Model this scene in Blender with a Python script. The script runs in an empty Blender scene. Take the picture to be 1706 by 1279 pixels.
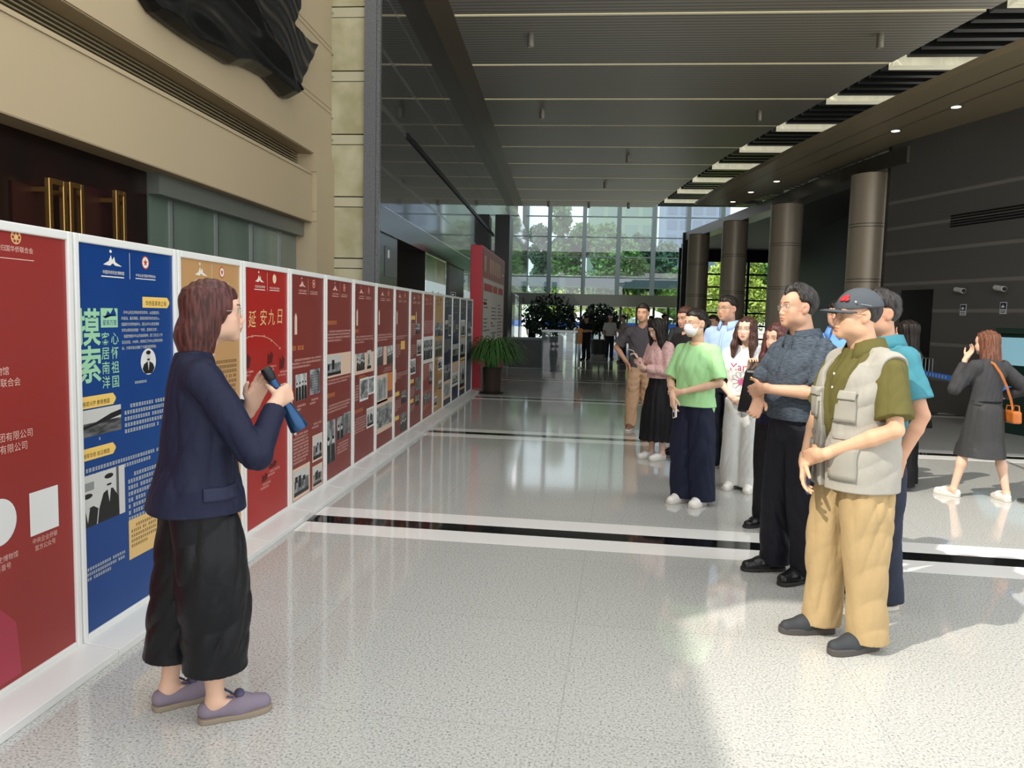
import bpy, bmesh, math, random
import numpy as np
from mathutils import Vector, Matrix

S = bpy.context.scene
COL = S.collection
PI = math.pi

# ---------------------------------------------------------------- camera
IMW, IMH, FPX = 1706.0, 1279.0, 1280.0
_yw = np.array([969 - IMW / 2, 529 - IMH / 2, FPX]); _yw /= np.linalg.norm(_yw)
_dv = np.array([-0.024, 1.0, 0.0]); _dv[2] = -(_dv[0] * _yw[0] + _dv[1] * _yw[1]) / _yw[2]; _dv /= np.linalg.norm(_dv)
_zw = -_dv; _xw = np.cross(_yw, _zw)
RW = np.stack([_xw, _yw, _zw])            # image axes (x right, y down, z ahead) -> world
CAMP = np.array([0.0, 0.0, 1.5])
cam_data = bpy.data.cameras.new('camera')
cam = bpy.data.objects.new('camera', cam_data); COL.objects.link(cam)
cam_data.sensor_fit = 'HORIZONTAL'; cam_data.sensor_width = 36.0
cam_data.lens = 36.0 * FPX / IMW
cam_data.clip_start = 0.05; cam_data.clip_end = 400
_m = Matrix([[RW[r][0], -RW[r][1], -RW[r][2]] for r in range(3)]).to_4x4()
_m.translation = Vector(CAMP)
cam.matrix_world = _m
S.camera = cam

# ---------------------------------------------------------------- daylight
world = bpy.data.worlds.new('daylight_sky'); S.world = world
world.use_nodes = True
_nt = world.node_tree; _nt.nodes.clear()
_o = _nt.nodes.new('ShaderNodeOutputWorld'); _b = _nt.nodes.new('ShaderNodeBackground')
_tc = _nt.nodes.new('ShaderNodeTexCoord'); _sx = _nt.nodes.new('ShaderNodeSeparateXYZ'); _cr = _nt.nodes.new('ShaderNodeValToRGB')
_cr.color_ramp.elements[0].position = 0.0; _cr.color_ramp.elements[0].color = (0.94, 0.955, 1.0, 1)
_cr.color_ramp.elements[1].position = 0.5; _cr.color_ramp.elements[1].color = (0.962, 0.975, 0.972, 1)
_nt.links.new(_tc.outputs['Generated'], _sx.inputs[0]); _nt.links.new(_sx.outputs['Z'], _cr.inputs[0])
_nt.links.new(_cr.outputs[0], _b.inputs[0]); _b.inputs[1].default_value = 1.25
_nt.links.new(_b.outputs[0], _o.inputs[0])

SUN_D = Vector((0.80, 0.60, -1.05)).normalized()
sun_l = bpy.data.lights.new('sun', 'SUN'); sun_l.energy = 2.3; sun_l.angle = math.radians(0.6); sun_l.color = (1.0, 0.93, 0.82)
sun = bpy.data.objects.new('sun', sun_l); COL.objects.link(sun)
sun.rotation_euler = SUN_D.to_track_quat('-Z', 'Y').to_euler(); sun.location = (-12, -9, 16)

S.view_settings.view_transform = 'Standard'; S.view_settings.look = 'None'
S.view_settings.gamma = 1.0; S.view_settings.use_curve_mapping = False
S.view_settings.exposure = 0.72
S.cycles.use_denoising = True
S.cycles.max_bounces = 8; S.cycles.transparent_max_bounces = 12
S.cycles.sample_clamp_indirect = 6.0
# ---------------------------------------------------------------- small helpers
def ray(u, v): return RW @ np.array([u - IMW / 2, v - IMH / 2, FPX])
def at_floor(u, v, z=0.0): d = ray(u, v); return CAMP + (z - 1.5) / d[2] * d
def at_x(u, v, x): d = ray(u, v); return CAMP + x / d[0] * d
def at_y(u, v, y): d = ray(u, v); return CAMP + y / d[1] * d

def lin(c):
    if isinstance(c, str):
        c = c.lstrip('#'); c = [int(c[i:i + 2], 16) / 255 for i in (0, 2, 4)]
        return tuple(((x / 12.92) if x <= 0.04045 else ((x + 0.055) / 1.055) ** 2.4) for x in c)
    return tuple(c)

MATS = {}
def mat(name, col='#888888', rough=0.6, metal=0.0, spec=0.5, noise=None, bump=None, attr=None, emit=None, coat=0.0, trans=0.0, alpha=1.0, ior=1.45, sheen=0.0):
    """noise = (scale xyz or float, amount, second colour or None); bump = (scale, strength)."""
    if name in MATS: return MATS[name]
    m = bpy.data.materials.new(name); m.use_nodes = True; MATS[name] = m
    nt = m.node_tree; p = nt.nodes['Principled BSDF']
    c = lin(col) + (1,)
    p.inputs['Base Color'].default_value = c; p.inputs['Roughness'].default_value = rough
    p.inputs['Metallic'].default_value = metal; p.inputs['Specular IOR Level'].default_value = spec
    p.inputs['Coat Weight'].default_value = coat; p.inputs['Coat Roughness'].default_value = 0.05
    p.inputs['Transmission Weight'].default_value = trans; p.inputs['IOR'].default_value = ior
    p.inputs['Alpha'].default_value = alpha; p.inputs['Sheen Weight'].default_value = sheen
    if emit: p.inputs['Emission Color'].default_value = lin(emit[0]) + (1,); p.inputs['Emission Strength'].default_value = emit[1]
    def coords(sc):
        tc = nt.nodes.new('ShaderNodeTexCoord'); mp = nt.nodes.new('ShaderNodeMapping')
        nt.links.new(tc.outputs['Object'], mp.inputs[0])
        mp.inputs['Scale'].default_value = sc if isinstance(sc, tuple) else (sc,) * 3
        return mp.outputs[0]
    src = None
    if attr:
        a = nt.nodes.new('ShaderNodeAttribute'); a.attribute_name = attr; src = a.outputs['Color']
        nt.links.new(src, p.inputs['Base Color'])
    if noise:
        n = nt.nodes.new('ShaderNodeTexNoise'); n.inputs['Scale'].default_value = 1; n.inputs['Detail'].default_value = 4
        nt.links.new(coords(noise[0]), n.inputs[0])
        mx = nt.nodes.new('ShaderNodeMix'); mx.data_type = 'RGBA'
        r = nt.nodes.new('ShaderNodeValToRGB'); r.color_ramp.elements[0].position = 0.38; r.color_ramp.elements[1].position = 0.62
        nt.links.new(n.outputs[0], r.inputs[0])
        mu = nt.nodes.new('ShaderNodeMath'); mu.operation = 'MULTIPLY'; mu.inputs[1].default_value = noise[1]
        nt.links.new(r.outputs[0], mu.inputs[0]); nt.links.new(mu.outputs[0], mx.inputs[0])
        if src: nt.links.new(src, mx.inputs[6])
        else: mx.inputs[6].default_value = c
        mx.inputs[7].default_value = (lin(noise[2]) + (1,)) if noise[2] else tuple(x * 0.5 for x in c[:3]) + (1,)
        nt.links.new(mx.outputs[2], p.inputs['Base Color'])
    if bump:
        n = nt.nodes.new('ShaderNodeTexNoise'); n.inputs['Scale'].default_value = 1; n.inputs['Detail'].default_value = 3
        nt.links.new(coords(bump[0]), n.inputs[0])
        b = nt.nodes.new('ShaderNodeBump'); b.inputs['Strength'].default_value = bump[1]; b.inputs['Distance'].default_value = 0.01
        nt.links.new(n.outputs[0], b.inputs['Height']); nt.links.new(b.outputs[0], p.inputs['Normal'])
    return m

def tag(o, label=None, cat=None, group=None, kind=None):
    if label: o['label'] = label
    if cat: o['category'] = cat
    if group: o['group'] = group
    if kind: o['kind'] = kind
    return o

def empty(name, loc=(0, 0, 0), rz=0.0, sc=1.0, label=None, cat=None, group=None, kind=None):
    o = bpy.data.objects.new(name, None); COL.objects.link(o)
    o.empty_display_size = 0.1
    o.location = loc; o.rotation_euler = (0, 0, rz); o.scale = (sc,) * 3
    return tag(o, label, cat, group, kind)

def link_mesh(name, me, parent=None):
    o = bpy.data.objects.new(name, me); COL.objects.link(o)
    if parent is not None: o.parent = parent
    return o

def copy_tree(o, parent=None):
    c = o.copy(); COL.objects.link(c)
    if parent is not None: c.parent = parent
    for ch in list(o.children): copy_tree(ch, c)
    return c

class MB:
    """collects boxes, tubes, lathes, prisms into ONE mesh"""
    def __init__(s): s.v = []; s.f = []; s.mi = []; s.cur = 0
    def _add(s, vs, fs):
        b = len(s.v); s.v += [tuple(map(float, p)) for p in vs]
        for f in fs: s.f.append(tuple(i + b for i in f)); s.mi.append(s.cur)
        return s
    def box(s, x0, x1, y0, y1, z0, z1, M=None):
        vs = [(x, y, z) for z in (z0, z1) for x, y in ((x0, y0), (x1, y0), (x1, y1), (x0, y1))]
        if M is not None: vs = [M @ Vector(p) for p in vs]
        return s._add(vs, [(3, 2, 1, 0), (4, 5, 6, 7), (0, 1, 5, 4), (1, 2, 6, 5), (2, 3, 7, 6), (3, 0, 4, 7)])
    def quad(s, a, b, c, d): return s._add([a, b, c, d], [(0, 1, 2, 3)])
    def poly(s, pts): return s._add(pts, [tuple(range(len(pts)))])
    def prism(s, pts, vec):
        n = len(pts); v = np.array(vec, float)
        vs = [np.array(p, float) for p in pts] + [np.array(p, float) + v for p in pts]
        return s._add(vs, [tuple(range(n))[::-1], tuple(range(n, 2 * n))] + [(i, (i + 1) % n, n + (i + 1) % n, n + i) for i in range(n)])
    def tube(s, pts, r, n=8, closed=False, cap=True, flat=None):
        P = [Vector(p) for p in pts]; m = len(P); rr = r if hasattr(r, '__len__') else [r] * m
        vs = []; up = None
        for i in range(m):
            if closed: t = P[(i + 1) % m] - P[i - 1]
            else: t = P[min(i + 1, m - 1)] - P[max(i - 1, 0)]
            t.normalize()
            if up is None:
                up = Vector((0, 0, 1)) if abs(t.z) < 0.9 else Vector((1, 0, 0))
            u = (up - t * up.dot(t)); u.normalize(); up = u; w = t.cross(u)
            for k in range(n):
                a = 2 * PI * k / n
                vs.append(P[i] + (u * math.cos(a) * (flat or 1) + w * math.sin(a)) * rr[i])
        fs = []
        for i in range(m if closed else m - 1):
            j = (i + 1) % m
            for k in range(n): fs.append((i * n + k, i * n + (k + 1) % n, j * n + (k + 1) % n, j * n + k))
        if cap and not closed: fs += [tuple(range(n))[::-1], tuple(range((m - 1) * n, m * n))]
        return s._add(vs, fs)
    def lathe(s, prof, c=(0, 0, 0), n=20, M=None):
        vs = []; m = len(prof)
        for r, z in prof:
            for k in range(n):
                a = 2 * PI * k / n; p = Vector((c[0] + r * math.cos(a), c[1] + r * math.sin(a), c[2] + z))
                vs.append(M @ p if M is not None else p)
        fs = [(i * n + k, i * n + (k + 1) % n, (i + 1) * n + (k + 1) % n, (i + 1) * n + k) for i in range(m - 1) for k in range(n)]
        fs += [tuple(range(n))[::-1], tuple(range((m - 1) * n, m * n))]
        return s._add(vs, fs)
    def ball(s, c, r, n=12, m=8, M=None):
        r = r if hasattr(r, '__len__') else (r,) * 3
        vs = []; fs = []
        for i in range(m + 1):
            t = PI * i / m
            for k in range(n):
                a = 2 * PI * k / n
                p = Vector((r[0] * math.sin(t) * math.cos(a), r[1] * math.sin(t) * math.sin(a), -r[2] * math.cos(t)))
                if M is not None: p = M @ p
                vs.append(p + Vector(c))
        for i in range(m):
            for k in range(n): fs.append((i * n + k, i * n + (k + 1) % n, (i + 1) * n + (k + 1) % n, (i + 1) * n + k))
        return s._add(vs, fs)
    def build(s, name, ms, parent=None, smooth=False, bevel=0.0, label=None):
        me = bpy.data.meshes.new(name); me.from_pydata(s.v, [], s.f); me.update()
        for m in (ms if isinstance(ms, (list, tuple)) else [ms]): me.materials.append(m)
        if any(s.mi): me.polygons.foreach_set('material_index', s.mi)
        if smooth: me.polygons.foreach_set('use_smooth', [True] * len(me.polygons)); me.set_sharp_from_angle(angle=math.radians(40))
        o = link_mesh(name, me, parent)
        if bevel:
            b = o.modifiers.new('bevel', 'BEVEL'); b.width = bevel; b.segments = 2; b.limit_method = 'ANGLE'
        if label: o['label'] = label
        return o

def struct(name, mb, m, label=None, cat=None, **kw):
    o = mb.build(name, m, **kw); o['kind'] = 'structure'
    return tag(o, label, cat)

def text_mesh(txt, size, M, extrude=0.0, align='LEFT', spacing=1.0, line=1.0, shear=0.0, bold=0.0):
    """verts, faces of lettering laid out by the matrix M"""
    cu = bpy.data.curves.new('lettering', 'FONT'); cu.body = txt; cu.size = size; cu.align_x = align
    cu.resolution_u = 2; cu.extrude = extrude; cu.space_character = spacing; cu.space_line = line; cu.shear = shear; cu.offset = bold * size
    o = bpy.data.objects.new('lettering', cu); COL.objects.link(o)
    dg = bpy.context.evaluated_depsgraph_get(); dg.update()
    me = o.evaluated_get(dg).to_mesh()
    vs = [M @ v.co for v in me.vertices]; fs = [tuple(p.vertices) for p in me.polygons]
    o.evaluated_get(dg).to_mesh_clear()
    bpy.data.objects.remove(o); bpy.data.curves.remove(cu)
    return vs, fs

# ---------------------------------------------------------------- sculpting field: shapes blended in a grid, skinned as one surface
def smin(a, b, k):
    if k <= 0: return np.minimum(a, b)
    h = np.maximum(k - np.abs(a - b), 0) / k
    return np.minimum(a, b) - h * h * (k * 0.25)

class Field:
    def __init__(s, lo, hi, h, zs=None):
        s.x = np.arange(lo[0], hi[0] + h, h, dtype=np.float32); s.y = np.arange(lo[1], hi[1] + h, h, dtype=np.float32)
        s.z = np.arange(lo[2], hi[2] + h, h, dtype=np.float32) if zs is None else np.array(zs, np.float32)
        s.D = np.full((len(s.x), len(s.y), len(s.z)), 0.5, np.float32)
        s.M = Matrix.Identity(4); s.sc = 1.0
    def pt(s, p): return np.array(s.M @ Vector(p), np.float32)
    def sub(s, lo, hi):
        i = [slice(int(np.searchsorted(a, l)), int(np.searchsorted(a, u))) for a, l, u in ((s.x, lo[0], hi[0]), (s.y, lo[1], hi[1]), (s.z, lo[2], hi[2]))]
        return tuple(i), s.x[i[0]][:, None, None], s.y[i[1]][None, :, None], s.z[i[2]][None, None, :]
    def put(s, sl, d, k, cut=False):
        if d.size == 0: return
        if cut: s.D[sl] = -smin(-s.D[sl], d, k)
        else: s.D[sl] = smin(s.D[sl], d, k)
    def cone(s, a, b, ra, rb, k=0.0, cut=False, flat=False):
        a = s.pt(a); b = s.pt(b); m = max(ra, rb) + k + 0.012
        sl, x, y, z = s.sub(np.minimum(a, b) - m, np.maximum(a, b) + m)
        ab = b - a; L = float(ab @ ab) + 1e-9
        px, py, pz = x - a[0], y - a[1], z - a[2]
        t0 = (px * ab[0] + py * ab[1] + pz * ab[2]) / L
        t = np.clip(t0, 0, 1)
        d = np.sqrt((px - t * ab[0]) ** 2 + (py - t * ab[1]) ** 2 + (pz - t * ab[2]) ** 2) - (ra + (rb - ra) * t)
        if flat: d = np.maximum(d, (t0 - 1) * math.sqrt(L))
        s.put(sl, d, k, cut)
    def chain(s, pts, rs, k=0.0):
        for i in range(len(pts) - 1): s.cone(pts[i], pts[i + 1], rs[i], rs[i + 1], k if i else k)
    def ell(s, c, r, k=0.0, rot=None, cut=False):
        R = s.M.to_3x3()
        if rot is not None: R = R @ rot
        R = np.array(R, np.float32); c = s.pt(c); m = max(r) + k + 0.012
        sl, x, y, z = s.sub(c - m, c + m)
        px, py, pz = x - c[0], y - c[1], z - c[2]
        q0 = q1 = 0
        for j in range(3):
            l = px * R[0, j] + py * R[1, j] + pz * R[2, j]
            q0 = q0 + (l / r[j]) ** 2; q1 = q1 + (l / r[j] ** 2) ** 2
        k0 = np.sqrt(q0); k1 = np.sqrt(q1) + 1e-6
        s.put(sl, k0 * (k0 - 1) / k1, k, cut)
    def loft(s, secs, k=0.0, n=2.3, cut=False):
        """secs: (z, cx, cy, rx, ry) from low to high, smooth elliptical sections"""
        A = np.array(secs, np.float32)
        zz = np.linspace(A[0, 0], A[-1, 0], 120)
        # Catmull-Rom style smoothing of linear interpolation
        lo = np.array([(A[:, 1] - A[:, 3]).min(), (A[:, 2] - A[:, 4]).min(), A[0, 0]]) - k - 0.012
        hi = np.array([(A[:, 1] + A[:, 3]).max(), (A[:, 2] + A[:, 4]).max(), A[-1, 0]]) + k + 0.012
        sl, x, y, z = s.sub(lo, hi)
        z1 = z.ravel()
        if z1.size == 0: return
        ker = max(1, int(0.06 / max(1e-4, (A[-1, 0] - A[0, 0]) / 119)))
        def itp(col):
            v = np.interp(zz, A[:, 0], A[:, col])
            if ker > 1 and len(A) > 2:
                p = np.pad(v, ker, mode='reflect', reflect_type='odd'); w = np.hanning(2 * ker + 1); w /= w.sum()
                v = np.convolve(p, w, 'valid')
            return np.interp(z1, zz, v).astype(np.float32)[None, None, :]
        cx, cy, rx, ry = itp(1), itp(2), itp(3), itp(4)
        q = (np.abs((x - cx) / rx) ** n + np.abs((y - cy) / ry) ** n) ** (1.0 / n)
        d = (q - 1) * np.minimum(rx, ry)
        d = np.maximum(d, np.maximum(A[0, 0] - z, z - A[-1, 0]))
        s.put(sl, d, k, cut)
    def half(s, p, nrm, k=0.0, lo=None, hi=None):
        """cut away everything on the side the normal points to"""
        p = s.pt(p); nn = np.array(s.M.to_3x3() @ Vector(nrm), np.float32); nn /= np.linalg.norm(nn)
        sl, x, y, z = s.sub(lo if lo is not None else (-9, -9, -9), hi if hi is not None else (9, 9, 9))
        d = (x - p[0]) * nn[0] + (y - p[1]) * nn[1] + (z - p[2]) * nn[2]
        s.D[sl] = -smin(-s.D[sl], -d, k)
    def carve(s, fn):
        s.D = np.maximum(s.D, -fn(s.x[:, None, None], s.y[None, :, None], s.z[None, None, :])).astype(np.float32)
    def boxcut(s, c, hs, k=0.0, rot=None):
        R = s.M.to_3x3()
        if rot is not None: R = R @ rot
        R = np.array(R, np.float32); c = s.pt(c); m = float(np.linalg.norm(hs)) + k + 0.01
        sl, x, y, z = s.sub(c - m, c + m)
        px, py, pz = x - c[0], y - c[1], z - c[2]
        d = None
        for j in range(3):
            l = np.abs(px * R[0, j] + py * R[1, j] + pz * R[2, j]) - hs[j]
            d = l if d is None else np.maximum(d, l)
        s.put(sl, d, k, True)
    def fold(s, amp, seed=0, freq=22.0, lo=None, hi=None, stretch=(1, 1, 0.55), strength=None):
        """cloth creases: a few warped waves added to the surface"""
        rng = np.random.RandomState(seed)
        sl, x, y, z = s.sub(lo if lo is not None else (-9, -9, -9), hi if hi is not None else (9, 9, 9))
        D = s.D[sl]; near = np.abs(D) < 0.03
        i, j, kk = np.nonzero(near)
        if len(i) == 0: return
        X = x.ravel()[i] * stretch[0]; Y = y.ravel()[j] * stretch[1]; Z = z.ravel()[kk] * stretch[2]
        acc = np.zeros(len(i), np.float32)
        for q in range(4):
            d = rng.normal(size=3); d /= np.linalg.norm(d); f = freq * (1.0 + 0.9 * q)
            w = 1.8 * np.sin(5.1 * (X * d[1] + Z * d[0]) + q) + 1.3 * np.sin(7.3 * (Y * d[2] - Z * d[1]))
            sn = np.sin(f * (X * d[0] + Y * d[1] + Z * d[2]) + w + rng.rand() * 6)
            msk = 0.55 + 0.45 * np.sin(9 * (X * d[2] + Y * d[0] - Z * d[1] * 1.5) + q * 2.1)
            acc += (1 - 2.2 * np.abs(sn) ** 0.8) * msk / (1 + 0.6 * q)
        acc += 0.35
        a = amp * acc * 1.15
        zl = z.ravel()[kk]; zlow = s.z[int(np.nonzero((s.D < 0).any(axis=(0, 1)))[0][0])]
        a = a * np.clip((zl - zlow - 0.01) / 0.09, 0.0, 1.0)
        if strength is not None: a = a * strength(x.ravel()[i], y.ravel()[j], z.ravel()[kk])
        D[i, j, kk] += a
        s.D[sl] = D
    def mesh(s, name, m, parent=None, color=None, smooth=1, label=None):
        D = s.D; D[0] = D[-1] = 0.1; D[:, 0] = D[:, -1] = 0.1; D[:, :, 0] = D[:, :, -1] = 0.1
        I = (D < 0); nx, ny, nz = D.shape
        c = np.zeros((nx - 1, ny - 1, nz - 1), np.uint8)
        for a in (0, 1):
            for b in (0, 1):
                for e in (0, 1): c += I[a:nx - 1 + a, b:ny - 1 + b, e:nz - 1 + e]
        ci, cj, ck = np.nonzero((c > 0) & (c < 8)); del c
        n = len(ci)
        val = {}
        for a in (0, 1):
            for b in (0, 1):
                for e in (0, 1): val[a, b, e] = D[ci + a, cj + b, ck + e]
        P = np.zeros((n, 3), np.float32); W = np.zeros(n, np.float32)
        G = lambda i, a, ax: ax[i + a]
        for ax in range(3):
            for p in (0, 1):
                for q in (0, 1):
                    o0 = [p, q]; o0.insert(ax, 0); o1 = [p, q]; o1.insert(ax, 1)
                    v0 = val[tuple(o0)]; v1 = val[tuple(o1)]
                    mk = (v0 < 0) != (v1 < 0)
                    t = np.where(mk, v0 / np.where(mk, v0 - v1, 1), 0)
                    for d, (arr, idx) in enumerate(((s.x, ci), (s.y, cj), (s.z, ck))):
                        a0 = arr[idx + o0[d]]; a1 = arr[idx + o1[d]]
                        P[:, d] += np.where(mk, a0 + (a1 - a0) * t, 0)
                    W += mk
        P /= W[:, None]
        idx = np.full((nx - 1, ny - 1, nz - 1), -1, np.int32); idx[ci, cj, ck] = np.arange(n)
        quads = []
        for ax in range(3):
            sl0 = [slice(1, -1)] * 3; sl1 = [slice(1, -1)] * 3
            sl0[ax] = slice(0, D.shape[ax] - 1); sl1[ax] = slice(1, D.shape[ax])
            A = I[tuple(sl0)]; B = I[tuple(sl1)]
            e = np.nonzero(A != B); inside = A[e]
            e = list(e)
            for d in range(3):
                if d != ax: e[d] = e[d] + 1
            u, w = [(1, 2), (2, 0), (0, 1)][ax]
            def cell(du, dw):
                q = [e[0], e[1], e[2]]; q[u] = q[u] - du; q[w] = q[w] - dw
                return idx[q[0], q[1], q[2]]
            Q = np.stack([cell(1, 1), cell(0, 1), cell(0, 0), cell(1, 0)], 1)
            Q[~inside] = Q[~inside][:, ::-1]
            quads.append(Q)
        Q = np.concatenate(quads); Q = Q[(Q >= 0).all(1)]
        for _ in range(smooth):
            acc = np.zeros_like(P); cnt = np.zeros(n, np.float32)
            for a in range(4):
                b = (a + 1) % 4
                np.add.at(acc, Q[:, a], P[Q[:, b]]); np.add.at(cnt, Q[:, a], 1)
                np.add.at(acc, Q[:, b], P[Q[:, a]]); np.add.at(cnt, Q[:, b], 1)
            P = np.where(cnt[:, None] > 0, 0.5 * P + 0.5 * acc / np.maximum(cnt, 1)[:, None], P)
        me = bpy.data.meshes.new(name)
        me.vertices.add(n); me.vertices.foreach_set('co', P.ravel())
        me.loops.add(len(Q) * 4); me.loops.foreach_set('vertex_index', Q.ravel())
        me.polygons.add(len(Q)); me.polygons.foreach_set('loop_start', np.arange(0, len(Q) * 4, 4, dtype=np.int32))
        me.polygons.foreach_set('use_smooth', np.ones(len(Q), bool))
        me.update(calc_edges=True); me.validate()
        me.materials.append(m)
        if color is not None:
            C = color(P); at = me.color_attributes.new('Col', 'FLOAT_COLOR', 'POINT')
            at.data.foreach_set('color', np.concatenate([C, np.ones((n, 1))], 1).astype(np.float32).ravel())
        s.D = None
        o = link_mesh(name, me, parent)
        if label: o['label'] = label
        return o
# ---------------------------------------------------------------- materials of the place
def floor_material():
    m = bpy.data.materials.new('polished_granite'); m.use_nodes = True; nt = m.node_tree; p = nt.nodes['Principled BSDF']
    N = nt.nodes.new; Lk = nt.links.new
    tc = N('ShaderNodeTexCoord')
    n1 = N('ShaderNodeTexNoise'); n1.inputs['Scale'].default_value = 105; n1.inputs['Detail'].default_value = 3; Lk(tc.outputs['Object'], n1.inputs[0])
    r1 = N('ShaderNodeValToRGB'); e = r1.color_ramp.elements
    e[0].position = 0.30; e[0].color = lin('#7d807e') + (1,); e[1].position = 0.60; e[1].color = lin('#cbcbc6') + (1,)
    x = e.new(0.42); x.color = lin('#b4b5b1') + (1,)
    Lk(n1.outputs[0], r1.inputs[0])
    n2 = N('ShaderNodeTexNoise'); n2.inputs['Scale'].default_value = 0.5; n2.inputs['Detail'].default_value = 4; Lk(tc.outputs['Object'], n2.inputs[0])
    mx = N('ShaderNodeMix'); mx.data_type = 'RGBA'; mx.blend_type = 'MULTIPLY'; mx.inputs[0].default_value = 0.10
    Lk(r1.outputs[0], mx.inputs[6]); Lk(n2.outputs[0], mx.inputs[7])
    mp = N('ShaderNodeMapping'); mp.inputs['Rotation'].default_value = (0, 0, math.radians(3)); mp.inputs['Location'].default_value = (0.18, 0.33, 0); Lk(tc.outputs['Object'], mp.inputs[0])
    br = N('ShaderNodeTexBrick'); br.offset = 0.0; br.inputs['Scale'].default_value = 1.0
    br.inputs['Brick Width'].default_value = 1.2; br.inputs['Row Height'].default_value = 1.0; br.inputs['Mortar Size'].default_value = 0.003
    br.inputs['Color1'].default_value = (1, 1, 1, 1); br.inputs['Color2'].default_value = (0.97, 0.97, 0.97, 1); br.inputs['Mortar'].default_value = (0.84, 0.84, 0.83, 1)
    Lk(mp.outputs[0], br.inputs[0])
    m2 = N('ShaderNodeMix'); m2.data_type = 'RGBA'; m2.blend_type = 'MULTIPLY'; m2.inputs[0].default_value = 1.0
    Lk(mx.outputs[2], m2.inputs[6]); Lk(br.outputs[0], m2.inputs[7]); Lk(m2.outputs[2], p.inputs['Base Color'])
    p.inputs['Roughness'].default_value = 0.07; p.inputs['Specular IOR Level'].default_value = 0.6
    return m

def pane_material(name, tint, gloss=0.12, col=(1, 1, 1)):
    m = bpy.data.materials.new(name); m.use_nodes = True; nt = m.node_tree; nt.nodes.remove(nt.nodes['Principled BSDF'])
    N = nt.nodes.new; Lk = nt.links.new; o = nt.nodes['Material Output']
    t = N('ShaderNodeBsdfTransparent'); t.inputs[0].default_value = tint + (1,)
    g = N('ShaderNodeBsdfGlossy'); g.inputs['Roughness'].default_value = 0.01; g.inputs[0].default_value = col + (1,)
    f = N('ShaderNodeFresnel'); f.inputs[0].default_value = 1.5
    a = N('ShaderNodeMath'); a.operation = 'ADD'; a.inputs[1].default_value = gloss; a.use_clamp = True
    Lk(f.outputs[0], a.inputs[0])
    mx = N('ShaderNodeMixShader'); Lk(a.outputs[0], mx.inputs[0]); Lk(t.outputs[0], mx.inputs[1]); Lk(g.outputs[0], mx.inputs[2]); Lk(mx.outputs[0], o.inputs[0])
    return m

def slat_material():
    m = bpy.data.materials.new('ribbed_ceiling_metal'); m.use_nodes = True; nt = m.node_tree; p = nt.nodes['Principled BSDF']
    N = nt.nodes.new; Lk = nt.links.new
    tc = N('ShaderNodeTexCoord'); sx = N('ShaderNodeSeparateXYZ'); Lk(tc.outputs['Object'], sx.inputs[0])
    a = N('ShaderNodeMath'); a.operation = 'MULTIPLY'; a.inputs[1].default_value = 2 * PI / 0.13; Lk(sx.outputs['Y'], a.inputs[0])
    b = N('ShaderNodeMath'); b.operation = 'SINE'; Lk(a.outputs[0], b.inputs[0])
    r = N('ShaderNodeValToRGB'); e = r.color_ramp.elements; e[0].position = 0.0; e[0].color = lin('#85837b') + (1,); e[1].position = 0.45; e[1].color = lin('#bdb8ac') + (1,)
    mr = N('ShaderNodeMapRange'); mr.inputs[1].default_value = -1; mr.inputs[2].default_value = 1; Lk(b.outputs[0], mr.inputs[0]); Lk(mr.outputs[0], r.inputs[0])
    Lk(r.outputs[0], p.inputs['Base Color']); p.inputs['Roughness'].default_value = 0.45; p.inputs['Metallic'].default_value = 0.2
    return m

FLOOR_M = floor_material(); SLAT_M = slat_material()
GLASS_M = pane_material('tinted_facade_glass', (0.44, 0.54, 0.56), 0.08)
DARKGLASS_M = pane_material('smoked_glass', (0.34, 0.42, 0.40), 0.06); CLEAR_M = pane_material('clear_glass', (0.86, 0.94, 0.91), 0.03)
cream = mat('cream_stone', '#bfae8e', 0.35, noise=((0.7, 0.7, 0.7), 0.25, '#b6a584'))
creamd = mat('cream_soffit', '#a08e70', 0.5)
onyx = mat('onyx_stone', '#c9c3a3', 0.18, noise=((2.2, 2.2, 2.2), 0.85, '#a9a27c'))
granite = mat('grey_granite', '#7e8082', 0.25, noise=((130, 130, 130), 0.9, '#505254'))
dark_stone = mat('polished_black_stone', '#262829', 0.045, spec=0.9, noise=((1.5, 1.5, 1.5), 0.2, '#202223'))
dark_joint = mat('stone_joint_band', '#4a4a49', 0.12)
wall_dark = mat('honed_black_granite', '#5e5d5a', 0.32, spec=0.4)
wall_band = mat('pale_granite_band', '#7b7974', 0.25)
black = mat('black_metal', '#0f1010', 0.35)
soffit_m = mat('bronze_soffit_panel', '#a09378', 0.42, metal=0.2)
column_m = mat('bronze_column_cladding', '#b5a995', 0.38, metal=0.2)
beam_m = mat('bronze_fascia', '#5a584f', 0.3, metal=0.5)
white_m = mat('white_stone', '#e9e8e4', 0.08)
blackband = mat('black_stone_band', '#101112', 0.06)
slot_m = mat('slot_reflected_glow', '#d8d2a8', 0.4, emit=('#e8dfb4', 0.38))  # light reflected in the ceiling slots, painted as a glow of their own
steel = mat('brushed_steel', '#a3a7a7', 0.3, metal=0.9)
mull_m = mat('mullion_grey_metal', '#4e5a5c', 0.4, metal=0.3)
gold = mat('brass', '#c49b5c', 0.22, metal=0.95)
offwhite = mat('white_aluminium', '#e4e5e1', 0.35)

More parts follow.
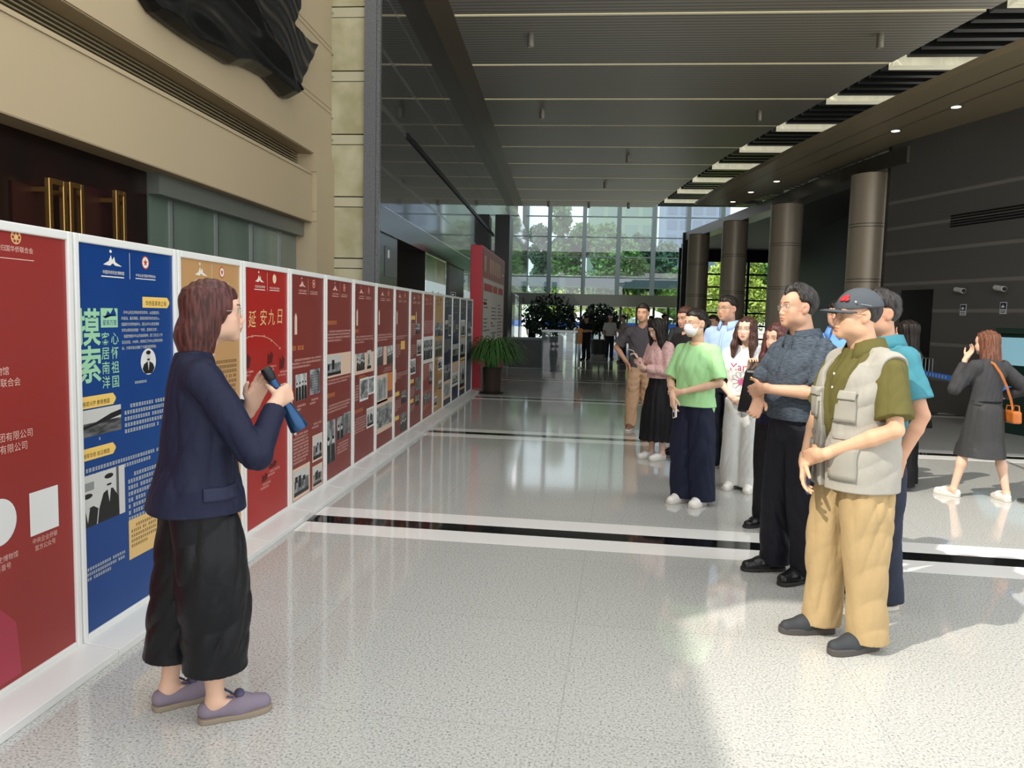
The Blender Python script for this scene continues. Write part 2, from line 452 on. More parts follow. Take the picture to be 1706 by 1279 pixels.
# ---------------------------------------------------------------- floor and ceiling
f = MB(); f.quad((-9, -12, 0), (16, -12, 0), (16, 50, 0), (-9, 50, 0))
struct('floor', f, FLOOR_M, 'pale speckled polished granite floor of the hall', 'floor')
f = MB(); f.quad((-60, 50, -0.02), (60, 50, -0.02), (60, 140, -0.02), (-60, 140, -0.02)); f.quad((16, -12, -0.02), (60, -12, -0.02), (60, 50, -0.02), (16, 50, -0.02))
struct('ground_outside', f, mat('pale_paving', '#b9b6ac', 0.8), 'pale paving outside beyond the glass wall', 'ground')

SK = 0.053
def band(y0, y1, x0, x1, m, name):
    b = MB(); s = lambda x, y: (x, y - SK * (x + 1.9), 0)
    b.prism([s(x0, y0), s(x1, y0), s(x1, y1), s(x0, y1)], (0, 0, 0.0015))
    o = struct(name, b, m); return o
for i in range(8):
    y = 5.0 + 4.32 * i
    x0 = -1.92 if y < 15.4 else -2.6
    for q, (a, c, m) in enumerate(((0.0, 0.24, white_m), (0.24, 0.42, blackband), (0.42, 0.67, white_m))):
        o = band(y + a, y + c, x0, 12, m, 'floor_band')
        o['category'] = 'floor strip'; o['group'] = 'stone strips across the floor'
        o['label'] = ('black' if q == 1 else 'white') + ' stone strip running across the pale floor'

ENDS = [(13.123, 6.491 + 1.3), (16.206, 7.564), (18.706, 7.043), (21.341, 6.598), (23.972, 6.156), (26.65, 5.79), (29.146, 5.417), (31.729, 5.124), (34.299, 4.922)]
SLOTS = [5.6, 8.3, 10.9, 13.52, 16.12, 18.6, 21.1, 23.68, 26.25, 28.85, 31.45, 34.3, 36.2]  # nearest panels lie out of view, carried forward to shade the middle floor
EDGE = np.array([(7.5, 5.0), (7.2, 8.0), (6.85, 11.0), (6.49, 13.1), (6.37, 13.6), (5.84, 16.2), (5.45, 18.4), (4.91, 21.3), (4.31, 24.9), (3.80, 29.1), (3.25, 35.0), (3.1, 36.5)])
edge = lambda y: float(np.interp(y, EDGE[:, 1], EDGE[:, 0]))
left_edge = lambda y: -2.33 - 0.0238 * (y - 12.86)
wall_x = lambda y: -2.452 - 0.0224 * y
ZC = 6.6
for i in range(len(SLOTS) - 1):
    y0 = SLOTS[i] + 0.05; y1 = SLOTS[i + 1] - 0.05
    b = MB(); ys = np.linspace(y0, y1, 6)
    P = [(left_edge(y), y, ZC) for y in ys] + [(edge(y), y, ZC) for y in ys[::-1]]
    b.prism(P, (0, 0, 0.25))
    o = struct('ceiling_slab', b, SLAT_M, 'grey ribbed metal ceiling panel between two slots', 'ceiling panel'); o['group'] = 'ribbed ceiling panels'
    if i: 
        y = SLOTS[i]; b = MB()
        b.box(left_edge(y), edge(y) - 0.03, y - 0.042, y + 0.042, ZC + 0.02, ZC + 0.10)
        o = struct('glow_slot', b, slot_m, 'thin pale slot across the ribbed ceiling, its reflected light added as glow', 'ceiling light'); o['group'] = 'glowing slots across the ceiling'; o['kind'] = 'thing'
# dark slatted zone right of the panels
b = MB()
b.prism([(edge(y) - 0.02, y, ZC + 0.30) for y in np.linspace(12.0, 36, 14)] + [(13, 36, ZC + 0.30), (13, 12.0, ZC + 0.30)], (0, 0, 0.1))
struct('ceiling', b, black, 'dark upper ceiling above the slats', 'ceiling')
b = MB()
for y in np.arange(12.3, 36, 0.43):
    if all(not (e_[0] - 0.22 < y < e_[0] + 0.38) for e_ in ENDS): b.box(edge(y) + 0.14, edge(y) + 4.5, y, y + 0.16, ZC + 0.04, ZC + 0.22)
o = struct('ceiling_slats', b, mat('black_slats', '#1b1b1a', 0.35), 'black slats beside the ribbed ceiling', 'ceiling slats')
day_glow = mat('painted_slot_daylight', '#e6e2c4', 0.3, noise=((3.2, 26, 1), 0.55, '#8f8c78'), emit=('#d9d4b8', 0.35))  # daylight through the gaps is put in as patchy glow on closed boxes
for y, x in ENDS:
    b = MB(); b.box(edge(y) + 0.12, x + 0.4, y - 0.02, y + 0.27, ZC - 0.02, ZC + 0.294)
    o = struct('daylight_glow_slot', b, day_glow, 'bright slot among the black ceiling slats, daylight painted on as glow', 'ceiling light'); o['group'] = 'bright slots at the right edge of the ceiling'; o['kind'] = 'thing'
# brown strip along the left wall
b = MB(); b.prism([(wall_x(y) - 0.1, y, ZC - 0.005) for y in (11.0, 24, 36.2)] + [(left_edge(y) + 0.01, y, ZC - 0.005) for y in (36.2, 24, 11.0)], (0, 0, 0.3))
struct('trim_left_soffit', b, mat('brown_soffit', '#7a6b57', 0.35), 'brown soffit strip along the black wall', 'soffit')

# hanging cylinder lights
proto = None
for k, (u, v, z) in enumerate([(884, 73, 6.42), (1466, 74, 6.42), (903, 194, 6.42), (1264, 197, 6.42), (1046, 268, 6.42), (1008, 311, 6.42), (914, 341, 6.45), (981, 343, 6.45), (1047, 344, 6.45)]):
    p = at_floor(u, v, z)
    lab = ['cylinder light on the ceiling above the display boards', 'cylinder light near the right edge of the ribbed ceiling, nearest row', 'cylinder light in the second row, above the black wall', 'cylinder light in the second row, near the black slats', 'cylinder light alone in the middle of the ceiling', 'small cylinder light in the middle just before the far row', 'leftmost of three small lights at the far ceiling edge', 'middle of three small lights at the far ceiling edge', 'rightmost of three small lights at the far ceiling edge'][k]
    r = empty('ceiling_spotlight', (p[0], p[1], ZC), label=lab, cat='ceiling light', group='cylinder lights under the ceiling')
    MB().lathe([(0.055, -0.24), (0.062, -0.23), (0.062, -0.03), (0.05, -0.02), (0.05, 0.0)], n=16).build('body', mat('spot_body', '#8f8a7c', 0.4, metal=0.3), r, smooth=True)
    MB().lathe([(0.045, -0.243), (0.045, -0.235)], n=16).build('lens', mat('spot_lens', '#d0c8b0', 0.3), r)

# ---------------------------------------------------------------- right side: soffit, beam, columns, black wall
CUR = [(6.0, 7.6), (5.62, 8.8), (5.3, 9.8), (5.04, 10.8), (4.70, 12.47), (4.40, 14.2), (4.10, 16.0), (3.86, 17.8), (3.61, 19.4), (3.42, 21.2), (3.25, 23.6)]
WALLP = lambda s: (6.3 - 0.33 * s, 14 + s)
BEAM = [(5.89, 15.1), (5.75, 15.6), (5.42, 17.3), (5.03, 20.8), (4.40, 25.6), (3.79, 29.9)]
ZS = 4.9
b = MB(); P = [(x, y, ZS) for x, y in CUR] + [(4.4, 23.6, ZS), (5.1, 20.8, ZS), (5.9, 15.6, ZS)] + [WALLP(s) + (ZS,) for s in (1.0, -3, -7)]
b.prism(P, (0, 0, 0.10)); struct('ceiling_soffit', b, soffit_m, 'bronze soffit sweeping above the black wall', 'soffit')
b = MB()
for off in (0.55, 1.15):
    pts = []
    for q in np.linspace(0, 1, 14):
        i = q * (len(CUR) - 1); j = min(int(i), len(CUR) - 2); t = i - j
        a = np.array(CUR[j]) * (1 - t) + np.array(CUR[j + 1]) * t; pts.append((a[0] + off * (1 - 0.35 * q), a[1] + 0.1, ZS - 0.001))
    for i in range(13): b.quad(pts[i], pts[i + 1], (pts[i + 1][0] + 0.02, pts[i + 1][1], ZS - 0.001), (pts[i][0] + 0.02, pts[i][1], ZS - 0.001))
struct('trim_soffit_joints', b, black, 'dark joint lines in the bronze soffit', 'joint')
for k, (u, v) in enumerate([(1593, 178), (1492, 218), (1294, 302), (1251, 320), (1221, 336)]):
    p = at_floor(u, v, ZS - 0.002)
    r = empty('recessed_downlight', (p[0], p[1], ZS), label=['recessed downlight in the soffit, the one nearest the camera', 'recessed downlight in the soffit left of the nearest one', 'recessed downlight above the second column', 'recessed downlight above the third column', 'farthest recessed downlight at the soffit end'][k], cat='ceiling light', group='downlights in the bronze soffit')
    MB().lathe([(0.10, -0.006), (0.10, 0.0)], n=18).build('ring', steel, r)
    MB().lathe([(0.07, -0.009), (0.07, -0.004)], n=16).build('diffuser', mat('lamp_diffuser', '#ffffff', 0.4, emit=('#fff6e0', 2.0)), r)

b = MB(); n = len(BEAM)
for i in range(n - 1):
    (x0, y0), (x1, y1) = BEAM[i], BEAM[i + 1]
    b.prism([(x0, y0, 4.50), (x1, y1, 4.50), (x1 + 0.5, y1, 4.50), (x0 + 0.5, y0, 4.50)], (0, 0, 0.30))
struct('trim_beam', b, beam_m, 'long bronze beam resting on the round columns', 'beam')
b = MB(); b.prism([(x + 0.45, y, 4.52) for x, y in BEAM] + [(4.2, 34.2, 4.52), (10, 34.2, 4.52), (10, 17, 4.52)], (0, 0, 0.25))
struct('ceiling_gallery', b, mat('gallery_ceiling', '#39342d', 0.5), 'dark ceiling behind the columns', 'ceiling')
for k, (c, Y, d) in enumerate([(0.347, 16.4, 0.76), (0.2485, 20.6, 0.80), (0.1865, 24.2, 0.76), (0.1425, 28.0, 0.74)]):
    x = c * Y + 0.05
    lab = ['round bronze column nearest the camera, beside the black wall', 'second round bronze column, with dark wall to its right', 'third round bronze column between two narrow windows', 'farthest round bronze column next to the glass wall'][k]
    r = empty('column', (x, Y, 0), label=lab, cat='column', group='round bronze columns', kind='structure')
    for j, (z0, z1) in enumerate(((0, 1.24), (1.252, 1.30), (1.312, 2.34), (2.352, 2.40), (2.412, 3.44), (3.452, 3.50), (3.512, 4.5))):
        MB().lathe([(d / 2, z0), (d / 2, z1)], n=40).build('drum', column_m, r, smooth=True)
    MB().lathe([(d / 2 - 0.012, 0.0), (d / 2 - 0.012, 4.52)], n=40).build('joint_core', black, r, smooth=True)

b = MB(); zz = [0, 0.55, 0.61, 1.15, 1.21, 1.74, 1.80, 2.24, 2.30, 2.82, 2.88, 3.29, 3.35, 3.78, 3.84, ZS]
for i in range(len(zz) - 1):
    b.cur = i % 2
    for s in range(-7, 2):
        s1 = min(s + 1, 1.55) if s < 1 else 1.55
        a = WALLP(s); c = WALLP(s1)
        b.quad(a + (zz[i],), c + (zz[i],), c + (zz[i + 1],), a + (zz[i + 1],))
o = b.build('wall_right', [wall_dark, wall_band]); tag(o, 'black granite wall with faint paler bands behind the visitors', 'wall', kind='structure')
b = MB(); a = WALLP(1.55); b.prism([a + (0,), (a[0] + 0.9, a[1] + 0.1, 0), (a[0] + 0.9, a[1] + 0.3, 0), (a[0], a[1] + 0.15, 0)], (0, 0, ZS)); struct('wall_right_return', b, black, 'dark end of the black granite wall', 'wall')
b = MB(); b.prism([(6.9, 17.2, 0), (7.2, 17.2, 0), (8.6, 34, 0), (8.2, 34, 0)], (0, 0, 4.6)); struct('wall_gallery', b, mat('gallery_dark', '#1b1a19', 0.5), 'dark wall behind the columns', 'wall')
b = MB(); b.prism([(6.87, 17.4, 0), (6.9, 17.4, 0), (7.72, 28, 0), (7.69, 28, 0)], (0, 0, 1.95)); struct('baseboard_gallery', b, mat('gallery_panel', '#33383a', 0.4), 'grey lower panel of the dark wall behind the columns', 'wall panel')
# vent, doorway
WD = unitw = np.array([-0.33, 1.0, 0]) / math.hypot(0.33, 1.0); WN = np.array([-WD[1], WD[0], 0])   # along the wall, out of the wall
def wallpt(s, z, off=0.0): a = WALLP(s); return np.array([a[0], a[1], z]) + WN * off
v = MB()
for j in range(5):
    z = 3.20 + 0.045 * j; A = wallpt(-6, z, 0.004); Bp = wallpt(0.05, z, 0.004)
    v.prism([A, Bp, Bp + WN * 0.012, A + WN * 0.012], (0, 0, 0.022))
vr = v.build('wall_vent', black); tag(vr, 'long black louvred vent high in the black granite wall', 'vent')
d = MB()
A = wallpt(0.32, 0, 0.0); Bp = wallpt(1.05, 0, 0.0); d.prism([A, Bp, Bp + WN * 0.02, A + WN * 0.02], (0, 0, 2.15))
o = d.build('door_1', mat('dark_door', '#131414', 0.25)); tag(o, 'dark doorway in the black granite wall', 'door', kind='structure')

# windows behind the columns
W0, W1 = 4.1, 8.3
b = MB()
b.box(W0, W1, 34.0, 34.12, 4.02, 4.6); b.box(W0, W1, 34.0, 34.12, 0, 0.25)
for x in (W0, 5.05, 6.35, 7.0, W1 - 0.1): b.box(x, x + 0.10, 33.98, 34.14, 0.25, 4.02)
for z in np.arange(0.75, 4.0, 0.55): b.box(W0, W1, 34.0, 34.1, z - 0.035, z + 0.035)
o = struct('window_1', b, black, 'tall window with black bars behind the columns', 'window')
b = MB(); b.quad((W0, 34.06, 0.25), (W1, 34.06, 0.25), (W1, 34.06, 4.02), (W0, 34.06, 4.02)); b.build('glass', CLEAR_M, o)

# ---------------------------------------------------------------- left side: cream wall, stone pier, black glossy wall
XW = -3.35; YE = 10.03
ZF, ZL0, ZU = 2.60, 3.19, 3.43
b = MB(); b.prism([(XW, 0.9, ZF), (XW, 9.35, ZF), (XW - 0.3, 9.35, ZF), (XW - 0.3, 0.9, ZF)], (0, 0, ZL0 - ZF - 0.03)); struct('wall_left', b, cream, 'cream stone band below the louvre', 'wall')
b = MB(); b.prism([(XW + 0.02, 0.9, ZU), (XW + 0.02, YE, ZU), (XW - 0.5, YE, ZU), (XW - 0.5, 0.9, ZU)], (0, 0, 3.2)); struct('wall_left_upper', b, cream, 'plain cream stone wall above the louvre', 'wall')
b = MB()
for z in (4.05, 4.11, 4.82, 4.88): b.box(XW + 0.018, XW + 0.024, 8.2, YE, z, z + 0.008)
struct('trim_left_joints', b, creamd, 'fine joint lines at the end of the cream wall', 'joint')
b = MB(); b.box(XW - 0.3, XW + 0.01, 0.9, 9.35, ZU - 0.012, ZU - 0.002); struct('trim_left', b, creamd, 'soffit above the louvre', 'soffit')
lv = empty('louvre_vent', (XW - 0.21, 0.9, ZL0), label='long black slatted louvre set in the cream wall', cat='vent')
m_ = MB()
for j in range(7): m_.box(0.015 - 0.003 * j, 0.05, 0, 8.42, 0.010 + 0.032 * j, 0.022 + 0.032 * j)
m_.build('slat', mat('louvre_slat', '#8d8166', 0.4), lv)
MB().box(-0.05, -0.03, 0, 8.42, 0, 0.235).build('backing', black, lv)
MB().box(0.05, 0.222, 0, 8.42, -0.028, 0.004).build('sill', cream, lv)
# narrow cream pier beside the stone pier
b = MB(); b.box(XW - 0.45, XW + 0.06, 9.36, YE - 0.001, 0, ZU - 0.001); struct('wall_left_pier', b, cream, 'narrow cream pier at the end of the glazed front', 'wall')
b = MB()
for z in (2.60, 2.72, 3.2): b.box(XW - 0.3, XW + 0.061, 9.355, 9.359, z, z + 0.008)
struct('trim_pier_joints', b, creamd, 'joints of the narrow cream pier', 'joint')
# onyx faced pier with granite edge
xa = -0.3337 * YE - 0.3; xb = -0.2875 * YE; xc = wall_x(YE)
b = MB(); j = 0.60; zb = -0.19
while zb < ZC + 0.4:
    b.cur = 0; b.box(xa, xb, YE, YE + 1.0, max(zb, 0) + 0.006, zb + 0.66)
    b.cur = 1; b.box(xa, xb, YE + 0.004, YE + 1.0, zb + 0.672, zb + 0.79)
    zb += 0.80
o = b.build('wall_pier', [onyx, mat('onyx_band', '#c5bfa2', 0.2)]); tag(o, 'pier faced with translucent looking mottled green-cream stone', 'wall', kind='structure')
b = MB()
for q in range(10):
    z = 0.61 + 0.8 * q
    for dz in (-0.10, -0.62): b.lathe([(0.012, 0), (0.012, 0.006)], n=10, M=Matrix.Translation((xa + 0.33, YE - 0.004, z - 0.13 + dz + 0.15)) @ Matrix.Rotation(PI / 2, 4, 'X'))
struct('trim_pier_bolts', b, steel, 'small steel studs on the mottled stone pier', 'stud')
b = MB(); b.box(xb, xc - 0.05, YE - 0.06, YE + 0.015, 0, ZC + 0.4); b.box(xc - 0.045, xc, YE - 0.05, YE + 0.015, 0, ZC + 0.4)
struct('wall_pier_edge', b, granite, 'speckled grey granite edge of the pier', 'wall')

# black glossy wall, lower edge at 2.92
def wq(b, y0, y1, z0, z1, off=0.0): b.quad((wall_x(y0) + off, y0, z0), (wall_x(y1) + off, y1, z0), (wall_x(y1) + off, y1, z1), (wall_x(y0) + off, y0, z1))
b = MB(); zj = [2.92, 3.37, 3.43, 4.13, 4.22, 4.86, 4.93, 5.6, 5.66, ZC + 0.05]
for i in range(len(zj) - 1):
    b.cur = i % 2; wq(b, YE + 0.02, 49.9, zj[i], zj[i + 1])
o = b.build('wall_left_dark', [dark_stone, dark_joint]); tag(o, 'mirror polished black wall reflecting the ceiling', 'wall', kind='structure')
b = MB()
for j in range(4): b.prism([(wall_x(11.7) + 0.004, 11.7, 4.135 + 0.022 * j), (wall_x(26) + 0.004, 26, 4.135 + 0.022 * j), (wall_x(26) + 0.03, 26, 4.135 + 0.022 * j), (wall_x(11.7) + 0.03, 11.7, 4.135 + 0.022 * j)], (0, 0, 0.012))
b.prism([(wall_x(11.7) + 0.003, 11.7, 4.13), (wall_x(26) + 0.003, 26, 4.13), (wall_x(26) + 0.012, 26, 4.13), (wall_x(11.7) + 0.012, 11.7, 4.13)], (0, 0, 0.09))
o = b.build('wall_vent', black); tag(o, 'long black vent in the mirror polished black wall', 'vent')
b = MB(); b.prism([(wall_x(YE), YE + 0.02, 2.58), (wall_x(50), 49.9, 2.58), (wall_x(50) - 2, 49.9, 2.58), (wall_x(YE) - 2, YE + 0.02, 2.58)], (0, 0, 0.339)); struct('trim_left_beam', b, mat('dark_beam', '#2b2c2c', 0.15), 'dark beam under the polished black wall', 'beam')
piers = [(10.06, 11.24), (16.4, 18.8), (24.0, 26.0), (30.0, 32.0), (36.5, 38.5), (43, 45)]
pm = mat('dark_pier_panel', '#303231', 0.2)
for i, (y0, y1) in enumerate(piers):
    b = MB(); b.prism([(wall_x(y0) - 0.03, y0, 0), (wall_x(y1) - 0.03, y1, 0), (wall_x(y1) - (0.9 if i == 0 else 0.10), y1, 0), (wall_x(y0) - (0.9 if i == 0 else 0.10), y0, 0)], (0, 0, 2.58)); struct('pier_panel', b, pm, 'dark panelled pier under the black wall', 'pier')
for q, (y0, y1) in enumerate(((10.1, 13.6), (41.0, 49.9))):
    b = MB(); b.prism([(wall_x(y0) - 2.0, y0, 0), (wall_x(y1) - 2.0, y1, 0), (wall_x(y1) - 2.2, y1, 0), (wall_x(y0) - 2.2, y0, 0)], (0, 0, 2.9)); struct('wall_left_recess', b, black, 'dark back of the recess under the black wall', 'wall')
b = MB(); b.box(wall_x(13.7) - 2.4, wall_x(13.7) - 0.06, 13.66, 13.72, 0, 2.58); struct('wall_left_partition', b, black, 'dark side wall of the recess', 'wall')
b = MB(); b.quad((-30, 12.2, -0.02), (-9, 12.2, -0.02), (-9, 50, -0.02), (-30, 50, -0.02)); struct('ground_left', b, mat('lawn_green', '#6f8a4a', 0.9), 'lawn outside the left glazing', 'ground')
for i, (y0, y1) in enumerate([(13.74, 16.38), (18.85, 23.9), (26.1, 29.9), (32.1, 36.4), (38.6, 42.9)]):
    b = MB(); wq(b, y0, y1, 0.0, 2.575, -0.06)
    struct('window_%d' % (i + 3), b, DARKGLASS_M, 'smoked glazing under the black wall', 'window')
b = MB(); p0 = at_x(650, 400, wall_x(10.5) - 0.02); b.prism([(wall_x(10.45) - 0.02, 10.45, 2.0), (wall_x(11.2) - 0.02, 11.2, 2.0), (wall_x(11.2) - 0.05, 11.2, 2.0), (wall_x(10.45) - 0.05, 10.45, 2.0)], (0, 0, 0.42))
o = b.build('access_panel', mat('grey_access_panel', '#50545a', 0.3)); tag(o, 'grey access panel with a white switch on the dark pier', 'panel')
MB().box(wall_x(10.62) - 0.022, wall_x(10.62) - 0.008, 10.6, 10.65, 2.26, 2.37).build('switch', offwhite, o)
b = MB(); b.box(-2.92, -2.44, 25.4, 26.6, 0, 4.80); struct('column_black', b, mat('black_pillar', '#0d0e0e', 0.3), 'square black pillar in front of the polished black wall', 'pillar')

# doors and glazing behind the display boards
XD = -3.55
dw = mat('dark_door_glass', '#17110f', 0.30, spec=0.3, noise=((2, 2, 2), 0.8, '#2a1512'))
yd = at_x(245, 350, XD)[1]
b = MB(); b.box(XD - 0.1, XD, 0.9, yd, 0, ZF + 0.05); struct('wall_left_doors', b, dw, 'dark reflective wall around the doors', 'wall')
def pxbox(mb, u0, v0, u1, v1, x, t):
    a = at_x(u0, v0, x); c = at_x(u1, v1, x); mb.box(x, x + t, min(a[1], c[1]), max(a[1], c[1]), min(a[2], c[2]), max(a[2], c[2])); return mb
leafm = mat('dark_red_door_leaf', '#2c1312', 0.45, spec=0.2)
for k, (u0, u1) in enumerate(((18, 70), (137, 183))):
    y0 = at_x(u0, 350, XD)[1]; y1 = at_x(u1, 350, XD)[1]
    o = MB().box(XD, XD + 0.012, y0, y1, 0.05, at_x(u0, 300 + 8 * k, XD)[2]).build('door_%d' % (k + 2), leafm); tag(o, ['dark red door leaf left of the brass handles', 'dark red door leaf between the brass handles'][k], 'door', kind='structure')
for k, (u0, u1, v0, v1, lb) in enumerate([(73, 103, 295, 301, 'square brass door handle, leftmost, on the dark doors'), (108, 132, 302, 307, 'square brass door handle right beside the leftmost one'), (186, 203, 316, 320, 'narrow brass door handle beside the greenish glass')]):
    y0 = at_x(u0, v0, XD + 0.1)[1]; y1 = at_x(u1, v1, XD + 0.1)[1]; zt = at_x(u0, v0, XD + 0.1)[2]
    hd = empty('door_handle', (XD + 0.1, y0, 0), label=lb, cat='door handle', group='brass door handles')
    wd = y1 - y0; t = 0.035
    MB().box(0, t, 0, t, 0.9, zt).build('bar', gold, hd, bevel=0.004); MB().box(0, t, wd - t, wd, 0.9, zt).build('bar', gold, hd, bevel=0.004)
    MB().box(0, t, t + 0.001, wd - t - 0.001, zt - t, zt).build('crossbar', gold, hd); MB().box(0, t, t + 0.001, wd - t - 0.001, 0.9, 0.9 + t).build('crossbar', gold, hd)
    MB().box(-0.1, -0.001, 0.004, 0.03, zt - 0.09, zt - 0.06).build('bracket', gold, hd); MB().box(-0.1, -0.001, 0.004, 0.03, 1.0, 1.03).build('bracket', gold, hd)
gm = mat('frosted_green_glass', '#7f8e80', 0.09, spec=0.7, noise=((0.5, 0.9, 0.25), 0.8, '#5b6c60'))
b = MB(); b.box(XD - 0.04, XD, yd + 0.03, 9.35, 0, 2.42); o = struct('window_2', b, gm, 'greenish frosted glazing behind the boards', 'window')
b = MB()
for u in (287, 362, 420, 467, 511):
    y = at_x(u, 380, XD + 0.01)[1]; b.box(XD + 0.001, XD + 0.02, y - 0.012, y + 0.012, 0, 2.42)
b.build('mullion', steel, o)
b = MB(); b.box(XD - 0.02, XD + 0.10, yd + 0.01, 9.35, 2.421, 2.589); struct('trim_header', b, mat('header_metal', '#7c8078', 0.35, metal=0.4), 'metal header above the greenish glazing', 'header')
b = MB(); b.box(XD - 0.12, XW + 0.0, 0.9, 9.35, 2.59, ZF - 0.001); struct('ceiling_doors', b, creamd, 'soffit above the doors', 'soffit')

# added roof sheets and wall out of view, shaped to limit the sun patch
b = MB(); b.box(-9, -4.5, -12, 12, ZC, ZC + 0.02); b.box(-4.49, -3.15, 0.35, 12.1, ZC + 0.04, ZC + 0.06)
struct('roof_sun_blocker', b, cream, 'added roof sheets out of view that block the sun', 'roof')
b = MB(); b.box(-9, -4.5, -12, 0.85, 0, ZC - 0.01); struct('wall_sun_blocker', b, cream, 'added cream block out of view that holds back the sun', 'wall')

# ---------------------------------------------------------------- far glass wall
YG = 50.0; XL, XR = -3.7, 13.0
gw = MB()
mx = [at_y(u, 430, YG)[0] for u in (858, 915, 972.5, 1029.5, 1087.5, 1144, 1200, 1257)]
for x in mx: gw.box(x - 0.13, x + 0.13, YG - 0.35, YG, 2.9, 10.5)
for v in (361, 395, 428, 462): 
    z = at_y(985, v, YG)[2]; gw.box(XL, XR, YG - 0.06, YG, z - 0.035, z + 0.035)
gw.box(XL, XR, YG - 0.1, YG + 0.1, 10.4, 10.6)
o = struct('window_9', gw, mull_m, 'far glass wall with grey mullions, trees beyond', 'glass wall')
b = MB(); b.quad((XL, YG + 0.01, 2.9), (XR, YG + 0.01, 2.9), (XR, YG + 0.01, 10.5), (XL, YG + 0.01, 10.5)); b.build('glass', GLASS_M, o)
b = MB(); b.box(XL, 6.45, YG - 3.2, YG - 0.4, 2.22, 2.92); struct('trim_entrance_beam', b, mat('entrance_beam', '#34372f', 0.2), 'dark beam over the far entrance doors', 'beam')
b = MB(); b.box(XL, XR, YG + 2.5, YG + 4.5, 3.6, 4.25); struct('trim_canopy', b, mat('canopy_metal', '#7c9096', 0.35), 'grey canopy outside the far glass wall', 'canopy')
er = MB()
for u in (905, 928, 950, 967, 984, 1010, 1033, 1060, 1088, 1112, 1136):
    x = at_y(u, 540, YG - 0.5)[0]; w = 0.22 if u in (950, 984) else 0.07
    er.box(x - w, x + w, YG - 0.6, YG - 0.45, 0, 2.22)
o = struct('door_4', er, mat('entrance_frame', '#23292a', 0.3), 'row of glazed entrance doors under the dark beam', 'door')
b = MB(); b.quad((XL, YG - 0.5, 0), (6.4, YG - 0.5, 0), (6.4, YG - 0.5, 2.22), (XL, YG - 0.5, 2.22)); b.build('glass', CLEAR_M, o)
b = MB(); b.box(3.79 - 0.06, 3.79 + 0.16, 29.9, 30.1, 0, 4.8); struct('trim_post', b, black, 'black post at the end of the beam', 'post')
b = MB(); b.box(-3.75, -3.55, 47, 50.2, 2.9, 10.5); b.box(13, 13.2, 34, 50.2, 0, 10.5); struct('wall_far_sides', b, mat('far_side', '#4c5557', 0.3), 'side walls near the far glass wall', 'wall')
# ---------------------------------------------------------------- outside: trees, buildings, fence
def leaf_cloud(blobs, n, size, seed):
    rng = np.random.RandomState(seed); vs = []; fs = []
    W = np.array([b[3] ** 2 for b in blobs]); W = W / W.sum()
    for i in range(n):
        c = blobs[rng.choice(len(blobs), p=W)]
        d = rng.normal(size=3); d /= np.linalg.norm(d); r = c[3] * (0.55 + 0.5 * rng.rand())
        p = np.array(c[:3]) + d * r * np.array([1, 1, 0.9])
        a = rng.normal(size=3); a /= np.linalg.norm(a); bb = np.cross(a, rng.normal(size=3)); bb /= np.linalg.norm(bb)
        s = size * (0.6 + 0.8 * rng.rand()); k = len(vs)
        vs += [tuple(p + a * s), tuple(p + bb * s * 0.5), tuple(p - a * s), tuple(p - bb * s * 0.5)]; fs.append((k, k + 1, k + 2, k + 3))
    return vs, fs
def tree(x, y, hgt, r, m, seed, label, n=7000, size=0.2):
    rng = np.random.RandomState(seed); root = empty('tree', (x, y, 0), label=label, cat='tree', group='trees outside the glass')
    bl = [(rng.uniform(-r, r) * 0.6, rng.uniform(-r, r) * 0.6, hgt * (0.38 + 0.55 * q / 9), r * (0.95 - 0.045 * q) * rng.uniform(0.6, 1.0)) for q in range(10)]
    vs, fs = leaf_cloud(bl, n, size, seed); mb = MB(); mb.v = vs; mb.f = fs; mb.mi = [0] * len(fs); mb.build('crown', m, root)
    t = MB(); t.tube([(0, 0, 0), (0.1, 0, hgt * 0.35), (0, 0.1, hgt * 0.7)], [0.22, 0.17, 0.06], 8)
    for q in bl[::2]: t.tube([(0.05, 0, hgt * 0.3), (q[0] * 0.6, q[1] * 0.6, q[2])], [0.09, 0.03], 6)
    t.build('trunk', mat('bark', '#3b3128', 0.9), root)
g1 = mat('leaf_green', '#6c9a54', 0.6, noise=((1.2, 1.2, 1.2), 0.7, '#47753a')); g2 = mat('leaf_yellow_green', '#a9c456', 0.6, noise=((1, 1, 1), 0.6, '#c9cf78')); g3 = mat('leaf_dark', '#4b7a5a', 0.6, noise=((1, 1, 1), 0.6, '#325c45'))
tree(-2.7, 64, 8.8, 1.7, g3, 1, 'dark leafy tree beyond the glass, nearest the black wall')
tree(-0.9, 62, 10.6, 1.9, g1, 2, 'green tree behind the second pane of the far glass wall')
tree(2.6, 60, 8.0, 2.7, g1, 3, 'broad green tree behind the middle panes')
tree(5.4, 63, 8.2, 2.2, g3, 4, 'dark green tree behind the fourth pane')
tree(7.6, 61, 5.6, 1.8, g1, 5, 'small green tree near the pale tower')
tree(-3.2, 72, 6.0, 1.8, g3, 8, 'far small tree at the edge of the sky')
tree(8.0, 44, 6.2, 1.9, g2, 6, 'yellow-green tree behind the narrow window between columns', 9000, 0.11)
tree(10.2, 47, 6.0, 2.0, g1, 7, 'dark tree behind the wider window between columns', 9000, 0.11)
